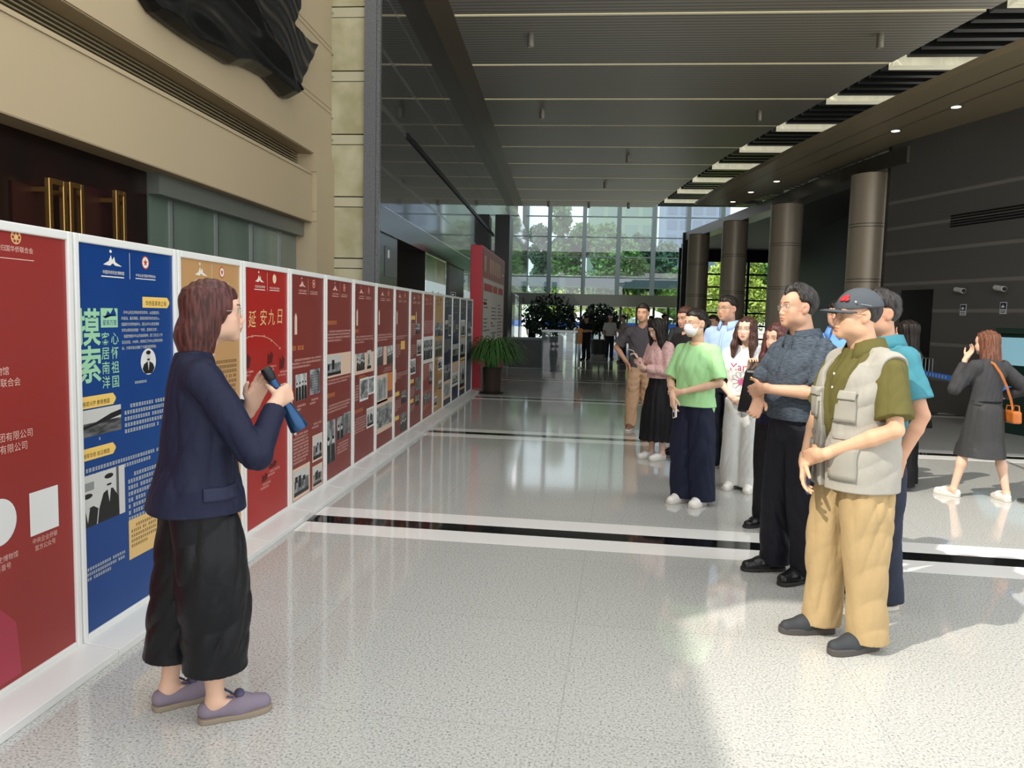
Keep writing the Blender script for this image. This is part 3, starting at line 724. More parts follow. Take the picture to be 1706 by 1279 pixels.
for k in range(8):
    r = empty('bush', (-3.4 + 1.7 * k, 58.3 + 0.3 * (k % 2), 0), label='low green bush in the row outside the entrance', cat='bush', group='bushes outside the entrance')
    vs, fs = leaf_cloud([(0, 0, 2.6, 1.1), (0.6, 0, 2.3, 0.9), (-0.6, 0, 2.4, 0.9)], 800, 0.14, 30 + k); mb = MB(); mb.v = vs; mb.f = fs; mb.mi = [0] * len(fs); mb.build('foliage', g2 if k % 3 else g1, r)
    MB().tube([(0, 0, 0), (0, 0, 2.2)], 0.06, 6).build('stem', MATS['bark'], r)
for k, (x_, y_) in enumerate(((-5.3, 24.0), (-5.6, 27.5), (-5.2, 31.0), (-5.8, 34.5), (-6.2, 38.0))):
    r = empty('bush', (x_, y_, 0), label='leafy bush outside the glazing under the black wall', cat='bush', group='bushes outside the left glazing')
    vs, fs = leaf_cloud([(0, 0, 1.1, 1.0), (0.3, 0.9, 1.3, 1.0), (-0.2, -0.9, 1.0, 0.9)], 1500, 0.10, 130 + k); mb = MB(); mb.v = vs; mb.f = fs; mb.mi = [0] * len(fs); mb.build('foliage', g2 if k % 2 else g1, r); MB().tube([(0, 0, 0), (0, 0, 1.0)], 0.06, 6).build('stem', MATS['bark'], r)
def tower(x0, x1, y, h, m, wm, label, nx, nz, dep=8):
    r = empty('building', ((x0 + x1) / 2, y, 0), label=label, cat='building'); w = (x1 - x0) / 2
    MB().box(-w, w, 0, dep, 0, h).build('wall', m, r)
    for i in range(nx):
        b = MB()
        for j in range(nz):
            a = -w + (i + 0.15) * 2 * w / nx; c = -w + (i + 0.85) * 2 * w / nx
            b.box(a, c, -0.05, -0.01, 3 + (j + 0.2) * (h - 3) / nz, 3 + (j + 0.8) * (h - 3) / nz)
        b.build('window', wm, r)
bm = mat('pale_tower', '#7389a6', 0.4); bw = mat('tower_glass', '#5d7690', 0.1)
tower(9.0, 16, 88, 26, bm, bw, 'pale blue-grey tower at the right of the far glass wall', 5, 14)
tower(0.5, 10.3, 112, 34, mat('glass_block', '#7d9986', 0.4), mat('block_glass', '#6d8c80', 0.2), 'greenish block behind the trees', 4, 10)
fr = empty('barrier_fence', (0, 56, -0.02), label='blue and white barrier outside the entrance doors', cat='fence')
MB().box(-4, 9, 0, 0.05, 0.80, 1.22).build('blue_panel', mat('fence_blue', '#2a5fc0', 0.5), fr); MB().box(-4, 9, 0.01, 0.06, 0.0, 0.79).build('white_panel', mat('fence_white', '#d7dee8', 0.6), fr)
for k, (x, w) in enumerate(((0.6, 3.4), (5.2, 3.0))):
    r = empty('tent', (x, 57.2, 0), label=['white pointed tent outside the doors', 'white pointed tent outside beside the first one'][k], cat='tent', group='white tents outside')
    b = MB(); b._add([(-w / 2, 0, 1.5), (w / 2, 0, 1.5), (w / 2, 1.6, 1.5), (-w / 2, 1.6, 1.5), (0, 0.8, 2.3)], [(0, 1, 4), (1, 2, 4), (2, 3, 4), (3, 0, 4), (0, 3, 2, 1)]); b.build('roof', mat('tent_white', '#eef0f2', 0.7), r)
    for q in (-1, 1): MB().tube([(q * w / 2 * 0.95, 0.05, 0), (q * w / 2 * 0.95, 0.05, 1.5)], 0.03, 6).build('leg', steel, r)

# ---------------------------------------------------------------- display boards
PX = -2.10
TM = lambda y, z, x: Matrix(((0, 0, 1, x), (1, 0, 0, y), (0, 1, 0, z), (0, 0, 0, 1)))
SEAM = [2.17, 3.02, 3.84, 4.62, 5.39, 6.17, 6.95, 7.74, 8.52, 9.30, 10.08, 10.86, 11.64, 12.42, 13.20, 13.98, 14.76]
BH = 1.80
class Poster:
    """one board: frame, base and printed sheet; y runs along the wall, z up"""
    def __init__(s, i, bg, bg2, label):
        s.y0, s.y1 = SEAM[i], SEAM[i + 1]; s.w = s.y1 - s.y0; s.i = i
        s.root = empty('display_board', (PX, s.y0, 0), label=label, cat='display board', group='exhibition boards along the left wall')
        w = s.w; fr = MB(); t = 0.036
        fr.box(-0.03, 0.012, 0.004, t, 0.05, BH); fr.box(-0.03, 0.012, w - t, w - 0.004, 0.05, BH)
        fr.box(-0.03, 0.011, t, w - t, BH - t, BH); fr.box(-0.03, 0.011, t, w - t, 0.05, 0.05 + t * 0.7)
        fr.build('frame', offwhite, s.root, bevel=0.006)
        bs = MB(); bs.prism([(-0.16, 0.002, 0.0), (0.17, 0.002, 0.0), (0.17, 0.002, 0.035), (0.02, 0.002, 0.055), (-0.16, 0.002, 0.055)], (0, w - 0.004, 0)); bs.build('base', mat('white_base', '#dfe0dd', 0.3), s.root, bevel=0.003)
        MB().box(-0.02, 0.0, t - 0.002, w - t + 0.002, 0.07, BH - t + 0.002).build('poster', bg, s.root)
        s.a = s.y0 + t; s.b = s.y1 - t; s.pm = {}; s.L = 0
    def mb(s, m):
        if m.name not in s.pm: s.pm[m.name] = (MB(), m)
        return s.pm[m.name][0]
    def loc(s, y, z, l=1): return (0.0006 * l, y - s.y0, z)
    def rect(s, y0, y1, z0, z1, m, l=1): s.mb(m).quad(s.loc(y0, z0, l), s.loc(y1, z0, l), s.loc(y1, z1, l), s.loc(y0, z1, l))
    def poly(s, pts, m, l=1): s.mb(m).poly([s.loc(y, z, l) for y, z in pts])
    def disc(s, y, z, r, m, l=1, rz=None, n=28): s.poly([(y + r * math.cos(2 * PI * k / n), z + (rz or r) * math.sin(2 * PI * k / n)) for k in range(n)], m, l)
    def text(s, t, y, z, size, m, l=2, align='LEFT', **kw):
        vs, fs = text_mesh(t, size, TM(y - s.y0, z, 0.0006 * l), align=align, **kw); s.mb(m)._add(vs, fs)
    def vtext(s, t, y, z, size, m, step=1.08, l=2, bold=0.004):
        for k, ch in enumerate(t): s.text(ch, y, z - size * step * (k + 1), size, m, l, bold=bold)
    def rows(s, y0, y1, z1, n, dz, m, l=1, seed=0, indent=True, fill=0.62):
        """lines of print too small to read in the photograph, as fine strokes"""
        rng = random.Random(seed + s.i * 31); q = s.mb(m)
        for k in range(n):
            z = z1 - k * dz; y = y0 + (dz * 1.6 if indent and k == 0 else 0); e = y1 if k < n - 1 else y0 + (y1 - y0) * rng.uniform(0.4, 0.9)
            while y < e - dz * 0.7:
                ww = dz * rng.uniform(0.45, 0.68)
                for c in range(3): q.quad(s.loc(y, z - dz * (0.14 + 0.22 * c), l), s.loc(y + ww, z - dz * (0.14 + 0.22 * c), l), s.loc(y + ww, z - dz * (0.05 + 0.22 * c), l), s.loc(y, z - dz * (0.05 + 0.22 * c), l))
                q.quad(s.loc(y + ww * 0.45, z - dz * fill, l + .2), s.loc(y + ww * 0.6, z - dz * fill, l + .2), s.loc(y + ww * 0.6, z, l + .2), s.loc(y + ww * 0.45, z, l + .2))
                y += ww + dz * (0.18 if rng.random() > 0.08 else 0.7)
    def photo(s, *a, **k):
        keep, s.pm = s.pm, {}
        s._photo(*a, **k); s.one(keep)
    def one(s, keep, name='photograph'):
        one = MB(); ms = []
        for mb_, m_ in s.pm.values():
            b0 = len(one.v); one.v += mb_.v; one.f += [tuple(i + b0 for i in f) for f in mb_.f]; one.mi += [len(ms)] * len(mb_.f); ms.append(m_)
        one.build(name, ms, s.root); s.pm = keep
    def _photo(s, y0, y1, z0, z1, border=None, seed=0, kind=None):
        bw = [mat('old_photo_%d' % q, ['#a9adae', '#8f9394', '#bcc0be', '#9a9a96'][q], 0.4, noise=([(9, 9, 9), (14, 14, 7), (7, 7, 16), (11, 11, 11)][q], 0.9, ['#4a4e50', '#d9dbd8', '#5d6162', '#55585a'][q])) for q in range(4)]
        if border: b = 0.012 * (y1 - y0) / 0.15; s.rect(y0 - b, y1 + b, z0 - b, z1 + b, border, 1)
        rng = random.Random(seed * 7 + s.i); m = bw[(seed + s.i) % 4]; s.rect(y0, y1, z0, z1, m, 2)
        dk = mat('photo_black', '#1b1c1d', 0.4); lt = mat('photo_pale', '#c9c9c5', 0.4); w = y1 - y0; h = z1 - z0
        kind = kind or ['people', 'scene', 'doc'][(seed + s.i) % 3]
        if kind == 'people':
            n = 2 if w < h else 4
            for k in range(n):
                c = y0 + w * (k + 0.5) / n; r = min(w / n * 0.24, h * 0.12); zz = z0 + h * (0.52 + 0.12 * rng.random())
                s.poly([(c - r * 1.9, z0 + 0.001), (c + r * 1.9, z0 + 0.001), (c + r * 1.6, zz - r * 1.4), (c + r * 0.5, zz - r * 0.9), (c - r * 0.5, zz - r * 0.9), (c - r * 1.6, zz - r * 1.4)], dk, 3); s.disc(c, zz, r, lt, 3.4, r * 1.25, 12); s.disc(c, zz + r * 0.7, r * 0.95, dk, 3.8, r * 0.6, 10)
        elif kind == 'scene':
            s.rect(y0, y1, z0 + h * 0.62, z1, lt, 3)
            for k in range(5): c = y0 + w * rng.random() * 0.8; hh = h * rng.uniform(0.2, 0.5); s.rect(c, c + w * 0.18, z0 + h * 0.3, z0 + h * 0.3 + hh, [dk, m][k % 2], 3.4 + 0.2 * k)
            s.rect(y0, y1, z0, z0 + h * 0.16, dk, 3.4)
        else: s.rows(y0 + w * 0.12, y1 - w * 0.1, z1 - h * 0.1, max(3, int(h / 0.022)), 0.020, dk, 3, seed)
    def logos(s, m, m2=None, sc=1.0):
        c = (s.a + s.b) / 2; z = BH - 0.122; W = 0.58 * (s.b - s.a) * sc
        l = c - W * 0.30
        s.poly([(l - 0.07, z + 0.005), (l - 0.03, z + 0.022), (l - 0.012, z + 0.05), (l - 0.004, z + 0.028), (l + 0.012, z + 0.044), (l + 0.02, z + 0.02), (l + 0.07, z + 0.003), (l + 0.02, z + 0.004), (l, z + 0.014), (l - 0.02, z + 0.002)], m, 2)
        s.disc(l - 0.014, z + 0.066, 0.009, m, 2, 0.007)
        s.text('中国华侨历史博物馆', l - 0.075, z - 0.034, 0.018, m); s.rect(l - 0.085, l + 0.085, z - 0.049, z - 0.044, m, 2)
        s.rect(c - 0.0015, c + 0.0015, z - 0.05, z + 0.07, m, 2)
        r = c + W * 0.30
        s.disc(r, z + 0.035, 0.032, m2 or m, 2); s.disc(r, z + 0.035, 0.026, m if m2 else mat('emblem_red', '#a02a20', 0.5), 2.5)
        s.poly([(r + (0.020 if k % 2 == 0 else 0.008) * math.sin(k * PI / 5), z + 0.035 + (0.020 if k % 2 == 0 else 0.008) * math.cos(k * PI / 5)) for k in range(10)], m2 or m, 3)
        s.text('中央企业归国华侨联合会', r - 0.083, z - 0.034, 0.0155, m); s.rect(r - 0.085, r + 0.085, z - 0.046, z - 0.042, m, 2)
    def done(s):
        for k, (mb, m) in s.pm.items():
            if k.startswith('ink'): mb.build('lettering', m, s.root); continue
            small = MB()
            for f in mb.f:
                P = [mb.v[i] for i in f]; ext = max(max(p[1] for p in P) - min(p[1] for p in P), max(p[2] for p in P) - min(p[2] for p in P))
                if ext > 0.05: MB().poly(P).build('printed_panel', m, s.root)
                else: small.poly(P)
            if small.f: small.build('emblem', m, s.root)

red = mat('print_red', '#96302b', 0.35, noise=((0.4, 0.8, 2.2), 0.5, '#86322f')); redb = mat('print_bright_red', '#a8201c', 0.35, noise=((0.3, 0.5, 1.0), 0.5, '#93403c')); red2 = mat('print_dark_red', '#80302a', 0.35, noise=((0.3, 0.5, 1.2), 0.6, '#7a3a36'))
blue = mat('print_blue', '#0a3a7c', 0.35, noise=((0.5, 1.5, 0.8), 0.5, '#104787')); tan = mat('print_tan', '#bd9362', 0.4); navy = mat('print_navy', '#1b1f45', 0.35, noise=((1, 2, 1.5), 0.5, '#262a52'))
inkw = mat('ink_white', '#e6e2d6', 0.5); inkp = mat('ink_pale_pink', '#e3b9ac', 0.5); inkg = mat('ink_gold', '#e6c183', 0.4); inkc = mat('ink_pale_green', '#9ccfa6', 0.5); inkb = mat('ink_brown', '#4a3a20', 0.5); inkl = mat('ink_pale', '#c6cbbd', 0.5); inko = mat('ink_orange', '#d98a4a', 0.5)
yel = mat('tag_yellow', '#ecc66a', 0.5); paper = mat('paper_cream', '#e2c6ad', 0.5); ptan = mat('paper_tan', '#dcb877', 0.5); wsheet = mat('white_print', '#e8e9e6', 0.4); rose = mat('rose_print', '#a8394a', 0.4)

def pyz(u, v): p = at_x(u, v, PX); return p[1], p[2]

# red board, leftmost
P = Poster(0, red, red, 'leftmost red exhibition board with a gold emblem')
y, z = pyz(26, 395); P.disc(y, z, 0.026, inkg, 2); P.disc(y, z, 0.022, red, 2.5)
for k in range(6): P.disc(y + 0.016 * math.cos(k * PI / 3), z + 0.016 * math.sin(k * PI / 3), 0.009, inkg, 2.8, n=12); P.disc(y + 0.016 * math.cos(k * PI / 3), z + 0.016 * math.sin(k * PI / 3), 0.006, red, 3.0, n=12)
P.poly([(y + (0.013 if k % 2 == 0 else 0.006) * math.sin(k * PI / 5), z + (0.013 if k % 2 == 0 else 0.006) * math.cos(k * PI / 5)) for k in range(10)], inkg, 3.3)
P.text('中央企业归国华侨联合会', pyz(55, 425)[0], pyz(26, 419)[1], 0.024, inkp, align='RIGHT'); P.rect(P.a + 0.35, pyz(56, 430)[0], z - 0.082, z - 0.079, inkp, 2)
P.text('中国华侨历史博物馆', pyz(15, 620)[0], pyz(14, 623)[1], 0.034, inkp, align='RIGHT'); P.text('中央企业归国华侨联合会', pyz(34, 640)[0], pyz(20, 642)[1], 0.034, inkp, align='RIGHT')
P.text('集团有限公司', pyz(55, 722)[0], pyz(30, 730)[1], 0.036, inkp, align='RIGHT'); P.text('集团有限公司', pyz(46, 742)[0], pyz(24, 751)[1], 0.036, inkp, align='RIGHT')
ya, yb = pyz(49, 850)[0], pyz(97, 850)[0]; zb_ = pyz(49, 895)[1]; P.rect(ya, yb, zb_, zb_ + (yb - ya) * 1.05, wsheet, 2)
P.disc(pyz(-2, 871)[0], pyz(-2, 871)[1], 0.088, wsheet, 2)
P.text('中央企业侨联', (ya + yb) / 2, zb_ - 0.032, 0.024, inkp, align='CENTER'); P.text('官方公众号', (ya + yb) / 2, zb_ - 0.062, 0.024, inkp, align='CENTER')
P.text('历史博物馆', pyz(30, 915)[0], zb_ - 0.052, 0.026, inkp, align='RIGHT'); P.text('抖音号', pyz(18, 925)[0], zb_ - 0.084, 0.026, inkp, align='RIGHT')
P.poly([(P.a, 0.09), (P.a + 0.46, 0.09), (P.a + 0.44, 0.30), (P.a + 0.36, 0.38), (P.a + 0.2, 0.45), (P.a, 0.47)], rose, 1); P.done()

# blue board
P = Poster(1, blue, blue, 'blue exhibition board beside the leftmost red one')
P.logos(inkw, mat('emblem_ring', '#b8402c', 0.5))
Y = lambda u, v: pyz(u, v)
def tagbox(P, u0, v0, u1, v1, txt):
    (a, zt), (b_, _), (_, zl) = Y(u0, v0), Y(u1, v1), Y(u0, v1); h = 0.052; zt = (Y((u0 + u1) / 2, (v0 + v1) / 2))[1] + h / 2
    P.poly([(a, zt - h), (b_ - h * 0.4, zt - h), (b_, zt - h * 0.6), (b_, zt - h * 0.4), (b_ - h * 0.4, zt), (a, zt)], yel, 1)
    P.text(txt, a + 0.025, zt - h * 0.78, min(0.036, (b_ - a - 0.05) / len(txt) * 0.98), inkb)
tagbox(P, 237, 497, 282, 511, '华侨是革命之母'); tagbox(P, 130, 660, 193, 676, '倾资兴学 教育救国'); tagbox(P, 131, 744, 193, 762, '领导华侨 抗日救国')
ya, zt = Y(128, 514); P.text('摸', ya - 0.012, Y(140, 570)[1], 0.168, inkc, l=2.2, bold=0.02); P.text('索', ya - 0.010, Y(140, 633)[1], 0.168, inkc, l=2.2, bold=0.02)
P.vtext('客居南洋', Y(168, 560)[0], Y(175, 548)[1], 0.060, inkc); P.vtext('心怀祖国', Y(184, 560)[0], Y(190, 548)[1], 0.060, inkc)
(a, t), (b_, q) = Y(167, 511), Y(196, 545); P.rect(a, b_, q, t - 0.005, inkc, 1.5)
P.poly([(a + 0.012, q + 0.05), (a + 0.03, t - 0.05), (a + 0.05, q + 0.075), (a + 0.07, t - 0.03), (a + 0.095, q + 0.09), (b_ - 0.012, q + 0.06), (b_ - 0.012, q + 0.05)], blue, 2.2); P.text('星家万里', a + 0.012, q + 0.012, 0.026, blue, l=2.4)
tx = ['　孙中山先生领导的辛亥革命，从组建宣传、', '时发动、募兵筹款，都是依靠华侨的支持入。', '祖国的华侨积极参与。国父孙中山先生感谢', '华侨对革命的贡献：“华侨，是革命之母”。', '　祖国侨胞孙中山的高尚精神，是“三民主义”的', '忠实信徒。1918年，他参加了孙中山领导的革命', '会，为革命事业捐献了大量的钱财物资。']
for k, l in enumerate(tx): P.text(l, Y(201, 500)[0], Y(240, 520)[1] - 0.0275 * k - 0.008, 0.0172, inkl, spacing=0.93)
cy, cz = Y(247, 602); keep, P.pm = P.pm, {}; P.disc(cy, cz, 0.066, mat('photo_white', '#dcdcd8', 0.4), 1.6, 0.064)
dk = mat('photo_black', '#1b1c1d', 0.4); lt = mat('photo_pale', '#c9c9c5', 0.4)
P.poly([(cy - 0.052, cz - 0.035), (cy - 0.03, cz - 0.058), (cy + 0.03, cz - 0.058), (cy + 0.052, cz - 0.035), (cy + 0.04, cz - 0.012), (cy + 0.012, cz), (cy - 0.012, cz), (cy - 0.04, cz - 0.012)], dk, 2.2); P.disc(cy, cz + 0.022, 0.019, lt, 2.6, 0.026); P.disc(cy, cz + 0.044, 0.020, dk, 2.9, 0.010); P.disc(cy, cz + 0.010, 0.012, dk, 3.0, 0.005); P.poly([(cy - 0.008, cz - 0.004), (cy + 0.008, cz - 0.004), (cy, cz - 0.045)], lt, 3.0); P.one(keep)
P.rows(Y(218, 635)[0], P.b - 0.02, Y(245, 632)[1], 1, 0.020, inkl)
(a, t), (b_, q) = Y(131, 684), Y(202, 720); q = Y(131, 732)[1]; t = Y(131, 686)[1]
keep, P.pm = P.pm, {}; P.rect(a, b_, q, t, lt, 1.5); P.rect(a, b_, q, q + (t - q) * 0.5, mat('old_photo_harbour', '#6d6f6f', 0.4, noise=((6, 8, 40), 0.9, '#1e2021')), 2)
P.poly([(a, q + 0.045), (a + 0.1, q + 0.055), (a + 0.22, q + 0.085), (b_, q + 0.095), (b_, q + 0.07), (a, q + 0.03)], dk, 2.4); P.one(keep); P.rows(a + 0.10, b_ - 0.08, q - 0.012, 1, 0.02, inkl)
P.rows(Y(207, 675)[0], P.b - 0.05, Y(240, 668)[1], 5, 0.029, inkl, seed=3)
P.rows(Y(131, 770)[0], P.b - 0.03, Y(200, 768)[1] + 0.01, 2, 0.028, inkl, seed=5)
(a, t), (b_, _) = Y(132, 800), Y(207, 780); q = Y(132, 885)[1]; t = Y(132, 797)[1]
keep, P.pm = P.pm, {}; W_, H_ = b_ - a, t - q; F_ = lambda x, z: (a + x * W_, q + z * H_)
P.rect(a, b_, q, t, lt, 1.5); P.rect(a + 0.80 * W_, a + 0.86 * W_, q, t, mat('old_photo_pole', '#55585a', 0.5), 1.9); P.rect(a, a + 0.30 * W_, q + 0.70 * H_, q + 0.86 * H_, mat('old_photo_grey', '#8b8d8c', 0.5), 1.9)
P.poly([F_(0, 0), F_(.34, 0), F_(.38, .30), F_(.28, .38), F_(0, .34)], dk, 2.2); P.poly([F_(.10, .36), F_(.20, .36), F_(.15, .08)], lt, 2.6); P.disc(*F_(.15, .50), 0.10 * W_, lt, 2.5, 0.12 * H_); P.disc(*F_(.15, .60), 0.11 * W_, dk, 2.8, 0.05 * H_)
P.poly([F_(.36, 0), F_(.86, 0), F_(.84, .40), F_(.72, .60), F_(.62, .62), F_(.50, .56), F_(.40, .28)], dk, 2.3); P.disc(*F_(.63, .76), 0.095 * W_, lt, 2.6, 0.125 * H_); P.disc(*F_(.63, .87), 0.10 * W_, dk, 2.9, 0.05 * H_); P.disc(*F_(.63, .70), 0.06 * W_, dk, 2.9, 0.022 * H_); P.poly([F_(.59, .62), F_(.67, .62), F_(.63, .34)], lt, 3.0); P.one(keep)
P.rows(Y(213, 780)[0], P.b - 0.04, Y(235, 778)[1] - 0.01, 9, 0.030, inkl, seed=9)
(a, t), (b_, q) = Y(214, 866), Y(268, 900); P.rect(a, b_, q - 0.015, t - 0.005, ptan, 1.6); P.rows(a + 0.02, b_ - 0.03, t - 0.03, 5, 0.024, inkb, 2.2, 4)
P.rows(Y(137, 960)[0], Y(210, 920)[0], Y(180, 930)[1], 3, 0.022, inkl, seed=2); P.done()

# tan board behind the speaker
P = Poster(2, tan, tan, 'tan exhibition board partly hidden behind the speaker'); P.logos(inkw, mat('emblem_ring', '#b8402c', 0.5))
P.rows(P.a + 0.35, P.b - 0.04, 1.2, 12, 0.03, inkb); P.photo(P.a + 0.08, P.a + 0.34, 0.5, 0.9, paper, 1); P.done()

# bright red board with the gold brush title
P = Poster(3, redb, redb, 'bright red exhibition board with a gold brush-written title'); P.logos(inkw, inkg)
for k, (ch, u, v) in enumerate((('延', 413, 543), ('安', 432, 540), ('九', 446, 539), ('日', 460, 537))):
    y, z = Y(u, v); P.text(ch, y, z, 0.118, inkg, shear=0.12)
for k, (u, v) in enumerate(((408, 566), (420, 560), (440, 560), (452, 567), (466, 580))): P.disc(*Y(u, v), 0.009, inkg, 2, n=10)
arc = [Y(u, v) for u, v in ((404, 568), (414, 561), (425, 559), (440, 560), (452, 566), (463, 577))]
for a, b_ in zip(arc[:-1], arc[1:]): P.poly([(a[0], a[1] - 0.002), (b_[0], b_[1] - 0.002), (b_[0], b_[1] + 0.002), (a[0], a[1] + 0.002)], inkp, 2)
dkr = mat('print_maroon', '#5a1512', 0.5)
for (u, v, w, h) in ((445, 585, .10, .09), (404, 590, .12, .10), (465, 592, .10, .10), (436, 790, .10, .06), (448, 770, .14, .05), (430, 745, .08, .07)):
    y, z = Y(u, v); P.poly([(y, z - h), (y + w * 0.8, z - h * 0.9), (y + w, z - h * 0.3), (y + w * 0.6, z), (y + w * 0.4, z - h * 0.4), (y + w * 0.1, z - h * 0.1)], dkr, 2)
    P.rows(y - 0.02, y + w + 0.06, z - h - 0.01, 2, 0.022, inkp, seed=int(u))
P.done()

# the row of dark red boards
def pill(P, y, z, h=0.16, m=paper): P.poly([(y, z), (y + 0.05, z), (y + 0.05, z + h - 0.03), (y + 0.025, z + h), (y, z + h - 0.03)], m, 2)
def redboard(i, bg, label, items):
    P = Poster(i, bg, bg, label); P.logos(inkp); W = P.b - P.a; X = lambda f: P.a + f * W; Z = lambda f: 1.74 - f * 1.66
    for it in items:
        k = it[0]
        if k == 'p': P.photo(X(it[1]), X(it[2]), Z(it[4]), Z(it[3]), it[5] if len(it) > 5 else None, int(it[3] * 97), it[6] if len(it) > 6 else None)
        if k == 't': P.rows(X(it[1]), X(it[2]), Z(it[3]), it[4], 0.026, it[5] if len(it) > 5 else inkp, seed=int(it[3] * 50))
        if k == 'h': P.rows(X(it[1]), X(it[2]), Z(it[3]), 1, 0.055, it[4] if len(it) > 4 else inko, seed=3, indent=False)
        if k == 'o': pill(P, X(it[1]), Z(it[2]))
        if k == 'r': P.rect(X(it[1]), X(it[2]), Z(it[4]), Z(it[3]), it[5], 1.3)
    P.done()
redboard(4, red2, 'dark red board right of the gold-titled one, with two group photographs', [('o', .10, .25), ('h', .04, .85, .30), ('t', .04, .95, .36, 3), ('p', .12, .46, .43, .55), ('p', .55, .88, .42, .54), ('t', .12, .45, .57, 2), ('t', .55, .85, .56, 2), ('o', .08, .70), ('t', .06, .52, .70, 9), ('t', .62, .95, .68, 2), ('p', .08, .52, .87, .985, paper, 'scene'), ('p', .66, .95, .75, .86, paper), ('p', .66, .95, .90, .99, paper)])
redboard(5, red2, 'dark red board with a photograph of a car on a cream strip', [('h', .04, .62, .19), ('t', .04, .95, .24, 4), ('r', .02, .97, .36, .48, paper), ('p', .04, .55, .37, .47, None, 'scene'), ('t', .6, .95, .39, 5, inkb), ('t', .03, .97, .49, 2), ('h', .04, .45, .56), ('t', .04, .95, .62, 3), ('p', .0, .34, .70, .92, None, 'people'), ('p', .40, .66, .70, .82), ('p', .67, .97, .69, .81, None, 'doc'), ('t', .42, .9, .84, 4)])
redboard(6, red2, 'dark red board with a tower and a portrait on cream', [('o', .10, .22), ('h', .04, .35, .24), ('t', .04, .95, .28, 3), ('r', .02, .97, .38, .50, paper), ('p', .12, .5, .38, .48), ('p', .62, .82, .37, .48, None, 'scene'), ('h', .25, .75, .51), ('p', .30, .66, .54, .65, wsheet, 'doc'), ('p', .72, .98, .54, .63, wsheet, 'doc'), ('t', .03, .26, .56, 6), ('h', .04, .7, .70), ('t', .04, .6, .75, 6), ('p', .64, .96, .73, .83, wsheet)])
redboard(7, red2, 'dark red board with three narrow portraits and two cream documents', [('o', .10, .22), ('t', .04, .95, .28, 3), ('p', .04, .34, .36, .48, None, 'people'), ('r', .40, .60, .36, .48, paper), ('p', .64, .97, .36, .48, None, 'people'), ('t', .4, .9, .50, 3), ('p', .0, .62, .56, .70, paper, 'doc'), ('r', .68, .98, .54, .66, inko), ('p', .0, .95, .74, .88, paper, 'doc')])
redboard(8, red2, 'dark red board with a small yellow square near its middle', [('o', .10, .22), ('t', .04, .9, .30, 2), ('r', .42, .72, .34, .40, yel), ('t', .04, .42, .36, 6), ('o', .04, .62), ('t', .04, .95, .56, 3), ('r', .02, .35, .69, .72, yel), ('p', .5, .85, .70, .79, None, 'people'), ('t', .04, .5, .75, 5), ('r', .02, .35, .86, .89, yel), ('p', .45, .9, .86, .99, None, 'people')])
redboard(9, red2, 'dark red board with a photo framed in white at its middle', [('r', .02, .4, .16, .19, yel), ('o', .45, .22), ('p', .45, .8, .22, .30), ('t', .04, .44, .22, 7), ('p', .6, .95, .36, .46, wsheet), ('t', .04, .5, .38, 6), ('p', .05, .45, .50, .59, wsheet, 'people'), ('r', .02, .35, .64, .67, yel), ('p', .5, .9, .64, .74), ('t', .04, .45, .70, 5), ('r', .02, .35, .79, .82, yel), ('p', .5, .8, .78, .86), ('t', .04, .45, .84, 3)])
redboard(10, red, 'red board with a wide pale photograph strip', [('t', .06, .95, .20, 7), ('p', .06, .94, .36, .52, wsheet, 'people'), ('t', .06, .6, .56, 8), ('p', .62, .95, .56, .74), ('t', .06, .95, .78, 2), ('p', .15, .85, .80, .88, None, 'people'), ('t', .06, .7, .90, 2)])
def otherboard(i, bg, label, ink, items):
    global inkp
    keep = inkp; inkp = ink; redboard(i, bg, label, items); inkp = keep
otherboard(11, tan, 'tan board at the end of the red row', inkb, [('p', .1, .95, .22, .34, None, 'people'), ('p', .15, .9, .38, .52, None, 'people'), ('t', .08, .5, .55, 8), ('p', .5, .95, .55, .63, wsheet), ('t', .08, .95, .68, 4), ('p', .55, .9, .74, .82), ('t', .08, .5, .74, 6), ('p', .1, .4, .88, .95, wsheet)])
for i, lb in ((12, 'navy board right after the tan board'), (13, 'second navy board, with cream strips low down'), (14, 'third navy board, with a tall tan photograph'), (15, 'last navy board at the far end of the row')):
    otherboard(i, navy, lb, inkl, [[('p', .15, .5, .2, .3), ('p', .6, .9, .16, .34, wsheet), ('t', .1, .9, .38, 8), ('p', .1, .9, .62, .76, None, 'people'), ('p', .1, .9, .80, .92, paper)], [('t', .1, .9, .12, 1), ('p', .1, .4, .2, .32), ('p', .5, .8, .24, .34), ('p', .1, .9, .44, .58), ('r', .05, .95, .62, .72, paper), ('p', .1, .9, .75, .84, wsheet)], [('t', .1, .9, .12, 1), ('p', .2, .8, .22, .36, wsheet, 'scene'), ('p', .1, .9, .40, .60, ptan), ('p', .15, .85, .66, .92, ptan, 'scene')], [('t', .1, .9, .18, 1), ('p', .2, .7, .22, .34), ('p', .3, .9, .30, .36, wsheet), ('t', .1, .9, .42, 10)]][i - 12])

